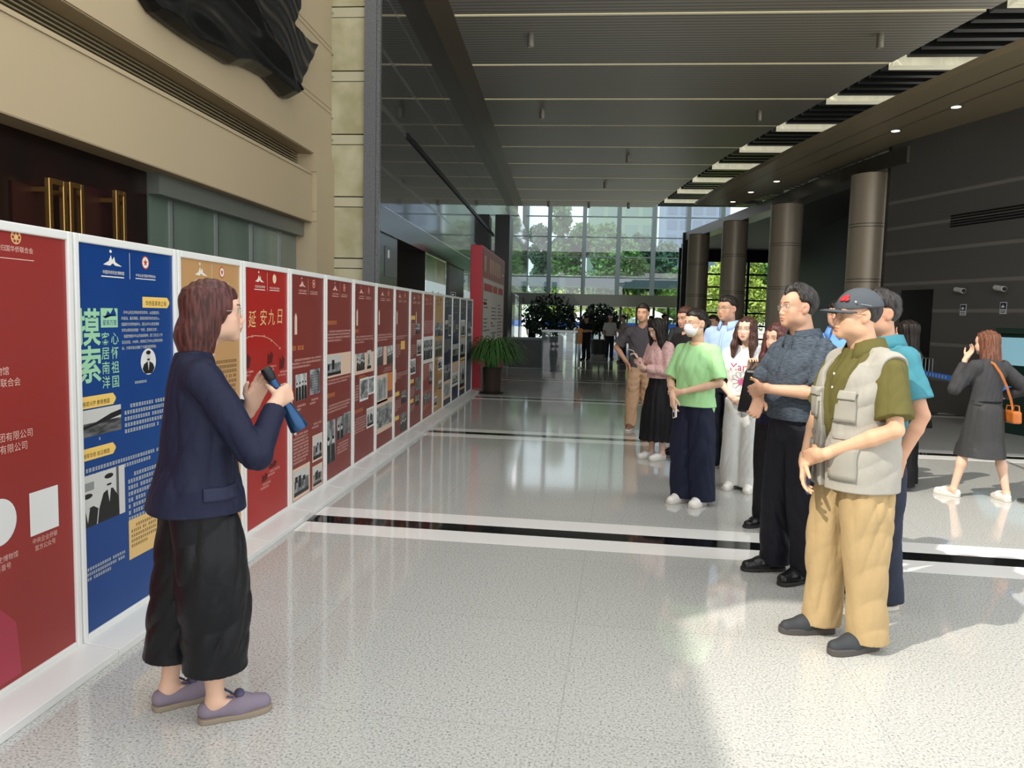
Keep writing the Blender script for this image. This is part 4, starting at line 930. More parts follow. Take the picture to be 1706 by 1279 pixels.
# ---------------------------------------------------------------- red notice board, potted plant, small signs
rb = empty('notice_board', (-2.06, 15.75, 0), label='tall red notice board standing behind the last display board', cat='notice board')
rm = mat('red_lacquer', '#c2313a', 0.35)
MB().box(-0.24, 0.0, 0, 4.6, 0, 2.93).build('body', rm, rb, bevel=0.01)
q = MB(); q.quad((0.003, 0.25, 0.55), (0.003, 4.35, 0.55), (0.003, 4.35, 2.28), (0.003, 0.25, 2.28)); q.build('white_sheet', mat('sheet_white', '#e2ddd6', 0.5), rb)
q = MB(); q.quad((0.003, 0.05, 2.30), (0.003, 4.55, 2.30), (0.003, 4.55, 2.90), (0.003, 0.05, 2.90)); q.build('red_header', mat('header_red', '#9c2830', 0.4), rb)
hd = MB(); rng = random.Random(4)
for y in (0.35, 1.3, 1.75, 2.3, 2.75, 3.2): hd.box(0.004, 0.005, y, y + 0.32, 2.42, 2.75); 
hd.box(0.004, 0.005, 3.75, 4.4, 2.5, 2.56); hd.build('title', mat('ink_title', '#dcae96', 0.5), rb)
hd = MB()
for y, z, w, h in ((0.35, 2.02, 1.5, 0.16), (2.0, 2.02, 0.9, 0.16), (3.1, 2.02, 1.1, 0.16), (0.3, 1.72, 0.5, 0.07), (1.7, 1.30, 0.3, 0.05), (0.3, 0.72, 1.3, 0.14), (1.8, 0.80, 0.25, 0.06)): hd.box(0.004, 0.005, y, y + w, z, z + h)
hd.build('red_heading', mat('ink_red', '#c8343c', 0.5), rb)
hd = MB()
for c in (0.35, 1.75, 3.1):
    for k in range(14):
        if rng.random() < 0.8: hd.box(0.004, 0.005, c, c + rng.uniform(0.5, 1.15), 1.82 - 0.082 * k, 1.845 - 0.082 * k)
hd.build('lettering', mat('ink_grey', '#6b6763', 0.5), rb)

pt = empty('potted_plant', (-1.70, 14.75, 0), label='potted plant with long arching leaves before the red notice board', cat='plant')
MB().lathe([(0.0, 0.03), (0.17, 0.03), (0.185, 0.06), (0.20, 0.46), (0.215, 0.48), (0.205, 0.50), (0.18, 0.49), (0.17, 0.42), (0.0, 0.42)], n=26).build('pot', mat('brown_pot', '#3a2f28', 0.3), pt, smooth=True)
MB().lathe([(0.0, 0.0), (0.24, 0.0), (0.25, 0.03), (0.0, 0.03)], n=24).build('saucer', mat('dark_saucer', '#1f1a17', 0.4), pt)
rng = random.Random(11); lf = MB()
for k in range(620):
    a = rng.uniform(0, 2 * PI); L = rng.uniform(0.85, 1.3); up = rng.uniform(0.55, 0.95); w = rng.uniform(0.008, 0.014)
    d = Vector((math.cos(a), math.sin(a), 0)); sd = Vector((-d.y, d.x, 0)); base = Vector((rng.uniform(-.09, .09), rng.uniform(-.09, .09), 0.42)); out = L * rng.uniform(0.4, 0.75)
    P_ = [base + d * out * t ** 1.4 + Vector((0, 0, up * L * (2.2 * t - 1.95 * t * t) * 0.95)) for t in (0, .2, .4, .6, .8, 1.0)]
    vs = []
    for t, p in zip((0.6, 1, 1, .9, .6, .1), P_): vs += [p - sd * w * t, p + sd * w * t]
    lf._add(vs, [(2 * j, 2 * j + 1, 2 * j + 3, 2 * j + 2) for j in range(5)])
lf.build('leaves', mat('plant_green', '#3f6b3a', 0.4, noise=((6, 6, 6), 0.6, '#5f8a45')), pt)

def sign_mark(root, M, w, h):
    b = MB(); b.box(-w / 2, w / 2, -h / 2, h / 2, -0.004, 0.0, M=M); b.build('plate', mat('sign_plate', '#c9ccd2', 0.4), root)
    b = MB(); b.box(-w * 0.40, w * 0.40, -h * 0.08, h * 0.42, 0.0, 0.003, M=M); b.build('symbol_field', mat('sign_navy', '#1d2540', 0.4), root)
    b = MB(); b.box(-w * 0.24, w * 0.12, h * 0.02, h * 0.20, 0.003, 0.005, M=M); b.box(w * 0.10, w * 0.26, h * 0.08, h * 0.14, 0.003, 0.005, M=M); b.box(-w * 0.06, w * 0.02, h * 0.2, h * 0.30, 0.003, 0.005, M=M); b.build('symbol', mat('sign_symbol', '#e8eaee', 0.4), root)
    b = MB(); b.box(-w * 0.36, w * 0.36, -h * 0.28, -h * 0.22, 0.0, 0.003, M=M); b.box(-w * 0.30, w * 0.30, -h * 0.40, -h * 0.35, 0.0, 0.003, M=M); b.build('lettering', mat('sign_print', '#4a4f5c', 0.4), root)
WM = Matrix(((-WD[0], 0, WN[0], 0), (-WD[1], 0, WN[1], 0), (0, 1, 0, 0), (0, 0, 0, 1)))
def on_wall(u, v):
    d = ray(u, v)   # meet the wall line
    a0 = np.array(WALLP(0)); n2 = WN[:2]; t = (a0 @ n2) / (d[:2] @ n2); return CAMP + t * d
for k, (u, v) in enumerate(((1605, 516), (1672, 513))):
    p = on_wall(u, v) + WN * 0.008
    r = empty('wall_sign', p, label=['small notice plate below the left camera on the black wall', 'small notice plate below the right camera on the black wall'][k], cat='sign', group='small notice plates on the black wall')
    sign_mark(r, WM, 0.13, 0.19)
p = at_y(770, 492.5, 16.4); r = empty('wall_sign', (wall_x(16.45) + 0.0, 16.45, p[2]), label='small white notice plate above the navy boards', cat='sign')
sign_mark(r, Matrix(((1, 0, 0, 0.06), (0, 0, -1, -0.05), (0, 1, 0, 0), (0, 0, 0, 1))), 0.11, 0.15)
for k, (u, v) in enumerate(((1605, 485), (1672, 482))):
    p = on_wall(u, v)
    r = empty('security_camera', p, label=['white security camera on the black wall, the left one', 'white security camera on the black wall, the right one'][k], cat='camera', group='security cameras on the black wall')
    T = lambda a, b_, c: np.array([0, 0, 0.0]) + WD * a + WN * b_ + np.array([0, 0, c])
    MB().tube([T(0, 0.0, 0.02), T(0, 0.08, 0.02)], 0.018, 8).build('bracket', steel, r)
    MB().tube([T(0.10, 0.06, 0.03), T(-0.14, 0.13, 0.0)], 0.042, 12).build('housing', offwhite, r, smooth=True)
    MB().tube([T(-0.141, 0.1305, 0.0), T(-0.150, 0.133, 0.0)], 0.034, 12).build('lens', black, r)

# blue queue belt, kiosk, metal rack
pa = at_floor(1503, 614, 0.92); pb = at_floor(1748, 662, 0.92)
bl = empty('queue_belt', (0, 0, 0), label='blue retractable queue belt stretched behind the walking woman', cat='belt barrier')
bm_ = MB(); d = Vector((pb - pa)); sn = Vector((-d.y, d.x, 0)).normalized()
bm_.prism([Vector(pa) + Vector((0, 0, -0.03)), Vector(pb) + Vector((0, 0, -0.03)), Vector(pb) + Vector((0, 0, 0.03)), Vector(pa) + Vector((0, 0, 0.03))], sn * 0.004); bm_.build('belt', mat('belt_blue', '#2f78e0', 0.5), bl)
tw = MB()
for k in range(8):
    q = Vector(pa) + d * (0.22 + 0.026 * k) - sn * 0.002 - Vector((0, 0, 0)); u_ = d.normalized()
    for (a, b_, c, e) in ((-.016, .016, .010, .015), (-.016, .016, -.004, .001), (-.016, .016, -.017, -.012), (-.003, .003, -.017, .015)):
        tw.prism([q + u_ * a + Vector((0, 0, c)), q + u_ * b_ + Vector((0, 0, c)), q + u_ * b_ + Vector((0, 0, e)), q + u_ * a + Vector((0, 0, e))], -sn * 0.001)
tw.build('lettering', mat('belt_white', '#e4ecf6', 0.5), bl)
for q in (pa, pb):
    MB().lathe([(0.0, 0), (0.17, 0), (0.17, 0.015), (0.04, 0.04), (0.032, 0.05), (0.032, 0.96), (0.036, 0.97), (0.036, 1.0), (0.0, 1.005)], c=(q[0], q[1], 0), n=18).build('post', steel, bl, smooth=True)

kp = on_wall(1765, 590); ka = kp + WN * 0.75
ki = empty('information_kiosk', (ka[0] , ka[1], 0), rz=math.atan2(WN[1], WN[0]) - PI / 2, label='dark green kiosk with a tilted pale blue screen, at the right edge', cat='kiosk')
kb = MB(); kb.prism([(-0.55, 0.22, 0), (-0.55, -0.25, 0), (-0.55, -0.25, 1.42), (-0.55, -0.15, 1.42), (-0.55, 0.22, 0.86)], (1.1, 0, 0)); kb.build('body', mat('kiosk_green', '#123028', 0.3), ki, bevel=0.01)
Msc = Matrix.Translation((0, 0.05, 1.15)) @ Matrix.Rotation(math.radians(-33.5), 4, 'X') @ Matrix.Rotation(PI / 2, 4, 'X')
b = MB(); b.quad((-0.46, -0.103, 1.36), (0.46, -0.103, 1.36), (0.46, 0.155, 0.97), (-0.46, 0.155, 0.97)); b.build('screen', mat('kiosk_screen', '#8fb9c6', 0.2, emit=('#7fb0c0', 0.35)), ki)
MB().box(-0.52, 0.52, -0.2, -0.12, 1.43, 1.50).build('lamp_bar', mat('kiosk_bar', '#243e36', 0.4), ki)
sp_ = on_wall(1679, 584) + WN * 0.01; r = empty('plaque', sp_, label='small white plaque above the kiosk', cat='plaque')
b = MB(); b.box(-0.12, 0.12, -0.05, 0.05, 0, 0.01, M=WM); b.build('plate', offwhite, r); b = MB(); b.box(-0.08, -0.04, -0.02, 0.02, 0.01, 0.012, M=WM); b.box(-0.02, 0.09, -0.008, 0.008, 0.01, 0.012, M=WM); b.build('lettering', mat('sign_print', '#4a4f5c', 0.4), r)

rk = on_wall(1556, 600) + WN * 0.4; r = empty('metal_rack', (rk[0], rk[1], 0), rz=math.atan2(WN[1], WN[0]) - PI / 2, label='grey metal rack on a pole standing against the black wall', cat='rack')
MB().tube([(0.12, 0, 0), (0.12, 0, 1.45), (0.10, 0, 1.5)], 0.02, 8).build('pole', steel, r, smooth=True)
b = MB()
for k in range(7): b.tube([(-0.42 + 0.08 * k, 0, 0.62), (-0.42 + 0.08 * k, 0, 0.95)], 0.008, 6)
b.tube([(-0.44, 0, 0.62), (0.12, 0, 0.62)], 0.012, 6); b.tube([(-0.44, 0, 0.95), (0.12, 0, 0.95)], 0.012, 6); b.tube([(-0.2, 0, 0.95), (0.12, 0, 1.3)], 0.012, 6); b.build('basket', steel, r)
MB().box(-0.45, 0.2, -0.15, 0.15, 0, 0.03).build('base', mat('rack_base', '#4b4e50', 0.4, metal=0.5), r)

# far hall: glass counter, planter bushes, orange stand
gc = empty('glass_counter', (0, 21.0, 0), label='glass-fronted counter with a steel top in the middle of the hall', cat='counter')
x0 = at_y(903, 600, 21)[0]; x1 = at_y(959, 600, 21)[0]
for yy in (0, 1.2): b = MB(); b.quad((x0, yy, 0), (x1, yy, 0), (x1, yy, 1.08), (x0, yy, 1.08)); b.build('glass_panel', CLEAR_M, gc)
MB().box(x0 - 0.03, x1 + 0.03, -0.03, 1.23, 1.09, 1.13).build('top', steel, gc, bevel=0.004)
for x in (x0, x1):
    for y in (0, 1.2): MB().box(x - 0.02, x + 0.02, y - 0.02, y + 0.02, 0, 1.09).build('post', mull_m, gc)
MB().box(x0 + 0.05, x0 + (x1 - x0) * 0.6, 0.3, 0.9, 0.02, 0.95).build('cabinet', mat('dark_cabinet', '#2a2d2b', 0.3), gc)
for k, (u, Y_, r_, hh) in enumerate(((917, 30, 0.95, 1.55), (1000, 33, 0.75, 1.45))):
    p = at_y(u, 530, Y_)
    r = empty('potted_shrub', (p[0], Y_, 0), label=['big dark shrub in a planter behind the glass counter', 'dark shrub beside the person in a white cap'][k], cat='plant', group='shrubs before the far doors')
    vs, fs = leaf_cloud([(0, 0, hh, r_), (r_ * .5, 0, hh - .2, r_ * .7), (-r_ * .5, 0, hh - .2, r_ * .7)], 1500, 0.09, 60 + k); mb = MB(); mb.v = vs; mb.f = fs; mb.mi = [0] * len(fs); mb.build('foliage', mat('shrub_dark', '#1c2f1e', 0.6), r)
    MB().lathe([(0.0, 0), (0.35, 0), (0.42, 0.6), (0.0, 0.6)], n=20).build('planter', mat('planter_dark', '#262624', 0.4), r); MB().tube([(0, 0, 0.58), (0, 0, hh)], 0.04, 6).build('stem', MATS['bark'], r)
x = at_y(964, 560, 23)[0]; r = empty('notice_stand', (x, 23, 0), label='orange notice panel on a stand beside the glass counter', cat='sign stand')
MB().box(-0.11, 0.11, 0, 0.03, 0.72, 1.18).build('panel', mat('orange_panel', '#b8763a', 0.5), r); MB().tube([(0, 0.015, 0), (0, 0.015, 0.72)], 0.02, 8).build('pole', steel, r); MB().lathe([(0, 0), (0.15, 0), (0.15, 0.02), (0, 0.03)], n=16).build('base', steel, r)
x = at_y(886, 560, 22)[0]; r = empty('counter', (x, 22.6, 0), label='low dark counter left of the glass counter', cat='counter')
MB().box(-0.75, 0.35, -0.2, 0.3, 0.82, 0.88).build('top', mat('counter_top', '#6b7072', 0.2), r); MB().box(-0.7, 0.3, -0.15, 0.25, 0, 0.82).build('body', mat('dark_cabinet', '#2a2d2b', 0.3), r)

# ---------------------------------------------------------------- black bronze relief on the cream wall
def relief():
    x0 = XW + 0.02
    out = [(242, -6), (258, 20), (280, 38), (310, 60), (345, 82), (385, 107), (407, 109), (425, 117), (445, 128), (460, 145), (474, 161), (483, 165), (491, 159), (502, 138), (531, 73), (520, 69), (505, 56), (491, 39), (500, 17), (499, -20), (470, -60), (420, -95), (330, -110), (262, -60)]
    P = np.array([at_x(u, v, x0 + 0.08)[1:] for u, v in out])
    lo = P.min(0) - 0.06; hi = P.max(0) + 0.06
    F = Field((x0 - 0.02, lo[0], lo[1]), (x0 + 0.42, hi[0], hi[1]), 0.010)
    y = F.y[:, None]; z = F.z[None, :]
    sd = np.full((len(F.y), len(F.z)), 9.0); ins = np.zeros(sd.shape, bool)
    for i in range(len(P)):
        a, b = P[i], P[(i + 1) % len(P)]; e = b - a
        t = np.clip(((y - a[0]) * e[0] + (z - a[1]) * e[1]) / (e @ e), 0, 1)
        sd = np.minimum(sd, np.hypot(y - a[0] - t * e[0], z - a[1] - t * e[1]))
        c = ((a[1] > z) != (b[1] > z)) & (y < (b[0] - a[0]) * (z - a[1]) / (b[1] - a[1] + 1e-12) + a[0]); ins ^= c
    sd = np.where(ins, -sd, sd)
    r0 = np.array(at_x(400, 0, x0 + 0.08)[1:]); r1 = np.array(at_x(487, 152, x0 + 0.08)[1:]); e = (r1 - r0) / np.linalg.norm(r1 - r0)
    across = (y - r0[0]) * -e[1] + (z - r0[1]) * e[0]
    along = (y - r0[0]) * e[0] + (z - r0[1]) * e[1]
    hgt = 0.13 + 0.09 * np.exp(-(across / 0.09) ** 2) + 0.03 * np.tanh(-across / 0.05) + (0.022 * np.sin(8 * across + 4.0 * along + 2 * np.sin(2.2 * y)) + 0.016 * np.sin(17 * across - 5 * along + 3 * np.sin(3 * z))) * (across < 0) + 0.010 * np.sin(26 * across + 2 * np.sin(5 * along)) * (across > 0)
    hgt = np.minimum(np.maximum(hgt, 0.08), 0.06 + np.maximum(-sd, 0) * 2.2)
    x = F.x[:, None, None]
    F.D = np.maximum(np.maximum(sd[None], x - (x0 + hgt[None])), x0 + 0.001 - x).astype(np.float32)
    o = F.mesh('wall_relief', mat('black_bronze', '#191918', 0.34, metal=0.35, bump=((30, 30, 30), 0.15)))
    tag(o, 'black bronze drapery-like relief hanging high on the cream wall', 'relief')
relief()
# ---------------------------------------------------------------- people
def V3(*a): return Vector(a)
def unit(v): v = Vector(v); return v / v.length
def eul(yaw=0, pitch=0, roll=0):
    """yaw turns to the person's left (+), pitch nods down (+), roll tips to the right (+)"""
    return (Matrix.Rotation(math.radians(yaw), 4, 'Z') @ Matrix.Rotation(math.radians(-pitch), 4, 'X') @ Matrix.Rotation(math.radians(roll), 4, 'Y'))

class Body: pass

def hand(F, w, d, t, curl=0.5, curls=None, spread=0.012, thumb=None, s=1.0):
    """w wrist, d towards the fingertips, t towards the thumb side; the fingers curl towards n, out of the palm"""
    w = Vector(w); d = unit(d); t = Vector(t); t = unit(t - d * t.dot(d))
    n = d.cross(t)
    if curls is None: curls = [curl] * 4
    if isinstance(thumb, dict): n = n * thumb.get('n', 1)
    sgn = F.palm; n = n * sgn
    P = lambda a, b, c: w + (d * a + t * b + n * c) * s
    kn = [(0.092, 0.029), (0.096, 0.010), (0.092, -0.009), (0.084, -0.027)]
    ln = [0.072, 0.080, 0.074, 0.058]
    F.cone(P(-0.03, 0, 0), P(0.02, 0, 0), 0.026 * s, 0.025 * s, 0.015)
    for (a, b) in kn: F.cone(P(0.012, b * 0.55, 0), P(a, b, 0), 0.017 * s, 0.0125 * s, 0.012)
    F.cone(P(0.02, 0.018, 0.004), P(0.06, 0.030, 0.006), 0.019 * s, 0.013 * s, 0.012)
    for q, ((a, b), L) in enumerate(zip(kn, ln)):
        p = P(a, b, 0); th = 0.0; fan = (b / 0.03) * spread * 4
        for j, (fr, r0, r1) in enumerate(((0.45, 0.0095, 0.0086), (0.30, 0.0086, 0.0078), (0.25, 0.0078, 0.0066))):
            th += curls[q] * (0.75, 1.0, 0.7)[j]
            dr = unit(d * math.cos(th) + n * math.sin(th) + t * fan * math.cos(th))
            p2 = p + dr * L * fr * s
            F.cone(p, p2, r0 * s, r1 * s, 0.005 if j == 0 else 0.002); p = p2
    th = (thumb or {}).get('dirs') or ((0.62, 0.72, 0.25), (0.85, 0.40, 0.35), (0.93, 0.15, 0.40))
    p = P(0.022, 0.022, 0.006)
    for j, (L, r0, r1) in enumerate(((0.042, 0.0145, 0.0115), (0.032, 0.0112, 0.0098), (0.026, 0.0098, 0.0078))):
        a, b, c = th[j]; p2 = p + unit(d * a + t * b + n * c) * L * s
        F.cone(p, p2, r0 * s, r1 * s, 0.006 if j == 0 else 0.002); p = p2

def head_shape(F, B):
    F.M = B.HM; f = B.female; k = B.face
    F.ell((0, -0.018, 0.035), (0.074, 0.096, 0.085), 0.02)
    F.ell((0, 0.022, -0.030), (0.060 * k, 0.068, 0.078), 0.03)
    F.ell((0, 0.050, 0.040), (0.058, 0.040, 0.045), 0.03)
    F.cone((-0.010, 0.066, -0.094), (0.010, 0.066, -0.094), 0.017, 0.017, 0.035)
    for s in (-1, 1):
        F.ell((s * 0.046 * k, 0.006, -0.066), (0.016, 0.030, 0.024), 0.03)
        F.ell((s * 0.040 * k, 0.056, -0.026), (0.022, 0.022, 0.018), 0.025)
        F.ell((s * 0.034 * k, 0.052, -0.058), (0.022, 0.024, 0.026), 0.03)
    F.cone((-0.034, 0.074, 0.021), (0.034, 0.074, 0.021), 0.012, 0.012, 0.02)
    for s in (-1, 1): F.ell((s * 0.031, 0.093, 0.001), (0.016, 0.012, 0.010), 0.012, cut=True)
    for s in (-1, 1):
        F.ell((s * 0.0315, 0.0725, 0.001), (0.0155, 0.0125, 0.0095), 0.006)
    w = 1.0 if not f else 0.88
    F.cone((0, 0.082, 0.010), (0, 0.099, -0.034), 0.0075 * w, 0.0105 * w, 0.012)
    for s in (-1, 1): F.ell((s * 0.0125 * w, 0.090, -0.040), (0.0085, 0.011, 0.008), 0.006)
    F.cone((0, 0.086, -0.052), (0, 0.088, -0.056), 0.012, 0.012, 0.012)
    F.ell((0, 0.086, -0.0625), (0.024, 0.0095, 0.0058), 0.005)
    F.ell((0, 0.085, -0.0735), (0.020, 0.0100, 0.0066), 0.005)
    F.ell((0, 0.098, -0.0680), (0.026, 0.007, 0.0016), 0.003, cut=True)
    for s in (-1, 1):
        rt = Matrix.Rotation(s * 0.35, 3, 'Z') @ Matrix.Rotation(0.15, 3, 'X')
        F.ell((s * 0.077, -0.008, -0.004), (0.009, 0.021, 0.033), 0.008, rot=rt)
        F.ell((s * 0.087, -0.003, 0.002), (0.006, 0.011, 0.018), 0.004, rot=rt, cut=True)
    F.M = Matrix.Identity(4)

def make_person(loc, face_to, height, label, female=False, skin='#d3a184', build=1.0, head=(0, 0, 0), hpos=(0, 0.035, 1.592), face=1.0,
                R=None, L=None, feet=((0.10, 0.02, -8), (-0.10, 0.0, 8)), h=0.006, ext=None, name='person', sh=None, lean=0.0, brow='#1c1512', lips='#a85a50', hands=True, legs=True, hand_s=1.0, group=None, neck=1.0):
    """R / L: dict(e=elbow, w=wrist, d=finger direction, t=thumb side, curl / curls / thumb)"""
    B = Body(); B.female = female; B.face = face; B.b = build; B.h = h
    fx, fy = face_to
    B.root = empty(name, (loc[0], loc[1], loc[2] if len(loc) > 2 else 0), math.atan2(fy, fx) - PI / 2, height / 1.70, label, 'person', group)
    B.HM = Matrix.Translation(hpos) @ eul(*head)
    B.hpos = Vector(hpos)
    shw = (0.158 if female else 0.178) * build
    B.S = {1: Vector((shw, -0.008, 1.350)), -1: Vector((-shw, -0.008, 1.350))}
    if sh: B.S[1] = B.S[1] + Vector(sh[0]); B.S[-1] = B.S[-1] + Vector(sh[1])
    dflt = lambda s: dict(e=(s * (shw + 0.055), -0.03, 1.09), w=(s * (shw + 0.055), 0.06, 0.86), d=(0, 0.1, -1), t=(0, 1, 0.1), curl=0.35)
    B.A = {1: R or dflt(1), -1: L or dflt(-1)}
    B.feet = {1: feet[0], -1: feet[1]}
    B.hip = {s: Vector((s * 0.085 * build, 0, 0.88)) for s in (1, -1)}
    B.ank = {s: Vector((B.feet[s][0], B.feet[s][1] - 0.035, 0.085)) for s in (1, -1)}
    B.knee = {s: (B.hip[s] * 0.52 + B.ank[s] * 0.48 + Vector((0, 0.02, 0))) for s in (1, -1)}
    pts = [B.A[s][q] for s in (1, -1) for q in ('e', 'w')] + [Vector(B.A[s]['w']) + unit(B.A[s]['d']) * 0.2 for s in (1, -1)] + [B.feet[s][:2] + (0,) for s in (1, -1)]
    xs = [p[0] for p in pts]; ys = [p[1] for p in pts]
    lo = (min(min(xs) - 0.08, -0.22), min(min(ys) - 0.08, hpos[1] - 0.15, -0.14), -0.01)
    hi = (max(max(xs) + 0.08, 0.22), max(max(ys) + 0.14, hpos[1] + 0.16, 0.14), 1.74)
    B.lo, B.hi = lo, hi
    zs = np.concatenate([np.arange(-0.01, 0.70, max(h * 1.7, 0.008)), np.arange(0.70, 1.40, h * 1.12), np.arange(1.40, 1.76, h * 0.9)])
    F = Field(lo, hi, h, zs)
    b = build
    # torso inside the clothes, limbs that taper, one surface
    F.loft([(0.80, 0, -0.01, 0.10 * b, 0.07), (0.90, 0, -0.01, 0.125 * b, 0.08), (1.02, 0, 0.0, 0.11 * b, 0.075), (1.2, 0, 0, 0.125 * b, 0.08), (1.33, 0, -0.005, 0.125 * b, 0.075), (1.42, 0, -0.01, 0.06 * b, 0.055)])
    nb = Vector((0, -0.008, 1.40)); hc = B.HM @ Vector((0, -0.022, -0.06))
    nr = (0.047 if female else 0.057) * neck
    F.cone(nb, hc, nr * 1.12, nr, 0.04)
    F.cone((-shw * 0.70, -0.01, 1.350), (shw * 0.70, -0.01, 1.350), 0.034, 0.034, 0.05)
    for s in (1, -1):
        a = B.A[s]; e = Vector(a['e']); w = Vector(a['w']); sp = B.S[s]
        q = 0.90 if female else 1.0
        if not a.get('hide'):
            F.cone(sp, e, 0.040 * q, 0.036 * q, 0.02)
            m = e.lerp(w, 0.3)
            F.cone(e, m, 0.036 * q, 0.038 * q, 0.01); F.cone(m, w, 0.038 * q, 0.025 * q, 0.01)
            F.palm = -s * a.get('flip', 1)
            if hands: hand(F, w, a['d'], a['t'], a.get('curl', 0.5), a.get('curls'), a.get('spread', 0.012), a.get('thumb'), hand_s * (0.92 if female else 1.0))
        if legs:
            hp, kn, ak = B.hip[s], B.knee[s], B.ank[s]
            F.cone(hp, kn, 0.066, 0.046, 0.03)
            F.cone(kn, kn.lerp(ak, 0.35) + Vector((0, -0.012, 0)), 0.045, 0.047, 0.03); F.cone(kn.lerp(ak, 0.35) + Vector((0, -0.012, 0)), ak, 0.047, 0.032, 0.03)
            r = math.radians(B.feet[s][2]); fd = Vector((-math.sin(r), math.cos(r), 0))
            F.cone(ak + Vector((0, 0, -0.01)), ak + fd * 0.12 + Vector((0, 0, -0.05)), 0.032, 0.026, 0.02)
            F.cone(ak + Vector((0, 0, -0.01)), ak - fd * 0.02 + Vector((0, 0, -0.045)), 0.031, 0.028, 0.02)
    head_shape(F, B)
    Hi = np.array(B.HM.inverted())
    base = np.array(lin(skin)); base = base * 0.86 + base.mean() * 0.14; lipc = np.array(lin(lips)); brc = np.array(lin(brow))
    def color(P):
        Q = P @ Hi[:3, :3].T + Hi[:3, 3]
        C = np.repeat(base[None], len(P), 0)
        def blend(mask, c): C[:] = C * (1 - mask[:, None]) + c[None] * mask[:, None]
        fr = Q[:, 1] > 0.03
        red = np.exp(-(((np.abs(Q[:, 0]) - 0.043) / 0.02) ** 2 + ((Q[:, 2] + 0.03) / 0.022) ** 2)) * fr * 0.22
        red += np.exp(-((np.abs(Q[:, 0]) - 0.080) / 0.012) ** 2) * (np.abs(Q[:, 2]) < 0.045) * (np.abs(Q[:, 1]) < 0.04) * 0.22
        blend(np.clip(red, 0, 1), lipc)
        m = (Q[:, 0] / 0.0235) ** 2 + ((Q[:, 2] + 0.0680) / 0.0095) ** 2
        blend(np.clip((1.15 - m) * 3, 0, 1) * fr * (0.75 if female else 0.45), lipc)
        ax = np.abs(Q[:, 0]); zc = 0.0235 + 0.004 * np.sin((ax - 0.013) / 0.038 * 2.2)
        mb = np.clip(1.6 - np.abs(Q[:, 2] - zc) / 0.0030, 0, 1) * (ax > 0.012) * (ax < 0.050) * (Q[:, 1] > 0.04)
        blend(mb * 0.85, brc)
        return C
    sm = mat('skin', '#d3a184', 0.5, attr='Col', spec=0.35, bump=((300, 300, 300), 0.03))
    sm.node_tree.nodes['Principled BSDF'].inputs['Subsurface Weight'].default_value = 0.0
    B.body = F.mesh('body', sm, B.root, color)
    B.F0 = None
    return B

def eyes(B, closed=False, look=(0, 0)):
    wm = mat('eye_white', '#e9e2da', 0.25); im = mat('eye_iris', '#1c110c', 0.15)
    for s in (-1, 1):
        mb = MB(); Q = B.HM.to_3x3().to_4x4()
        c = B.HM @ Vector((s * 0.0315, 0.0790, 0.0005))
        mb.ball(c, (0.0118, 0.0075, 0.0042 if not closed else 0.0012), 14, 8, Q)
        mb.cur = 1
        c = B.HM @ Vector((s * 0.0315 + look[0], 0.0828, 0.0005 + look[1]))
        mb.ball(c, (0.0052, 0.0045, 0.0046), 10, 6, Q)
        # lash line
        P = [B.HM @ Vector((s * 0.0315 + q * 0.0125, 0.0846 - 0.0035 * q * q, 0.0058 - 0.0030 * q * q)) for q in (-1, -0.5, 0, 0.5, 1)]
        mb.tube(P, [0.0006, 0.0012, 0.0013, 0.0013, 0.0008], 5)
        mb.build('eye', [wm, im], B.root, smooth=True)

def glasses(B, col='#3a3432', r=0.0009, shape='round', w=0.024, hgt=0.018, tint=None, metal=0.8, half=False):
    fm = mat('glasses_frame_' + col[1:], col, 0.3, metal)
    lm = mat('lens_' + (tint or 'clear'), tint or '#ffffff', 0.02, trans=0.0, alpha=0.5 if tint else 0.10)
    T = lambda x, y, z: B.HM @ Vector((x, y, z))
    mb = MB(); lens = MB()
    for s in (-1, 1):
        ring = []
        for i in range(22):
            a = 2 * PI * i / 22; e = 0.65
            cx = math.copysign(abs(math.cos(a)) ** e, math.cos(a)) * w; cz = math.copysign(abs(math.sin(a)) ** e, math.sin(a)) * hgt
            ring.append(T(s * 0.033 + cx, 0.0985 - 0.005 * abs(cx + s * 0) / w - (0.004 if cx * s > 0 else 0), -0.003 + cz))
        if half: mb.tube(ring[0:12], r, 6)
        else: mb.tube(ring, r, 6, closed=True)
        lens.poly(ring)
        mb.tube([T(s * (0.033 + w), 0.092, 0.004), T(s * 0.073, 0.075, 0.006), T(s * 0.0815, 0.0, 0.006), T(s * 0.081, -0.022, -0.006)], r * 1.1, 6)
    mb.tube([T(-0.033 + w, 0.0955, 0.002), T(0, 0.1025, 0.006), T(0.033 - w, 0.0955, 0.002)], r, 6)
    g = mb.build('glasses', fm, B.root, smooth=True)
    lens.build('lens', lm, g)
    return g

def hair_mat(name, a, b, rough=0.42):
    return mat(name, a, rough, noise=((95, 95, 9), 0.75, b), bump=((160, 160, 14), 0.18), spec=0.3)

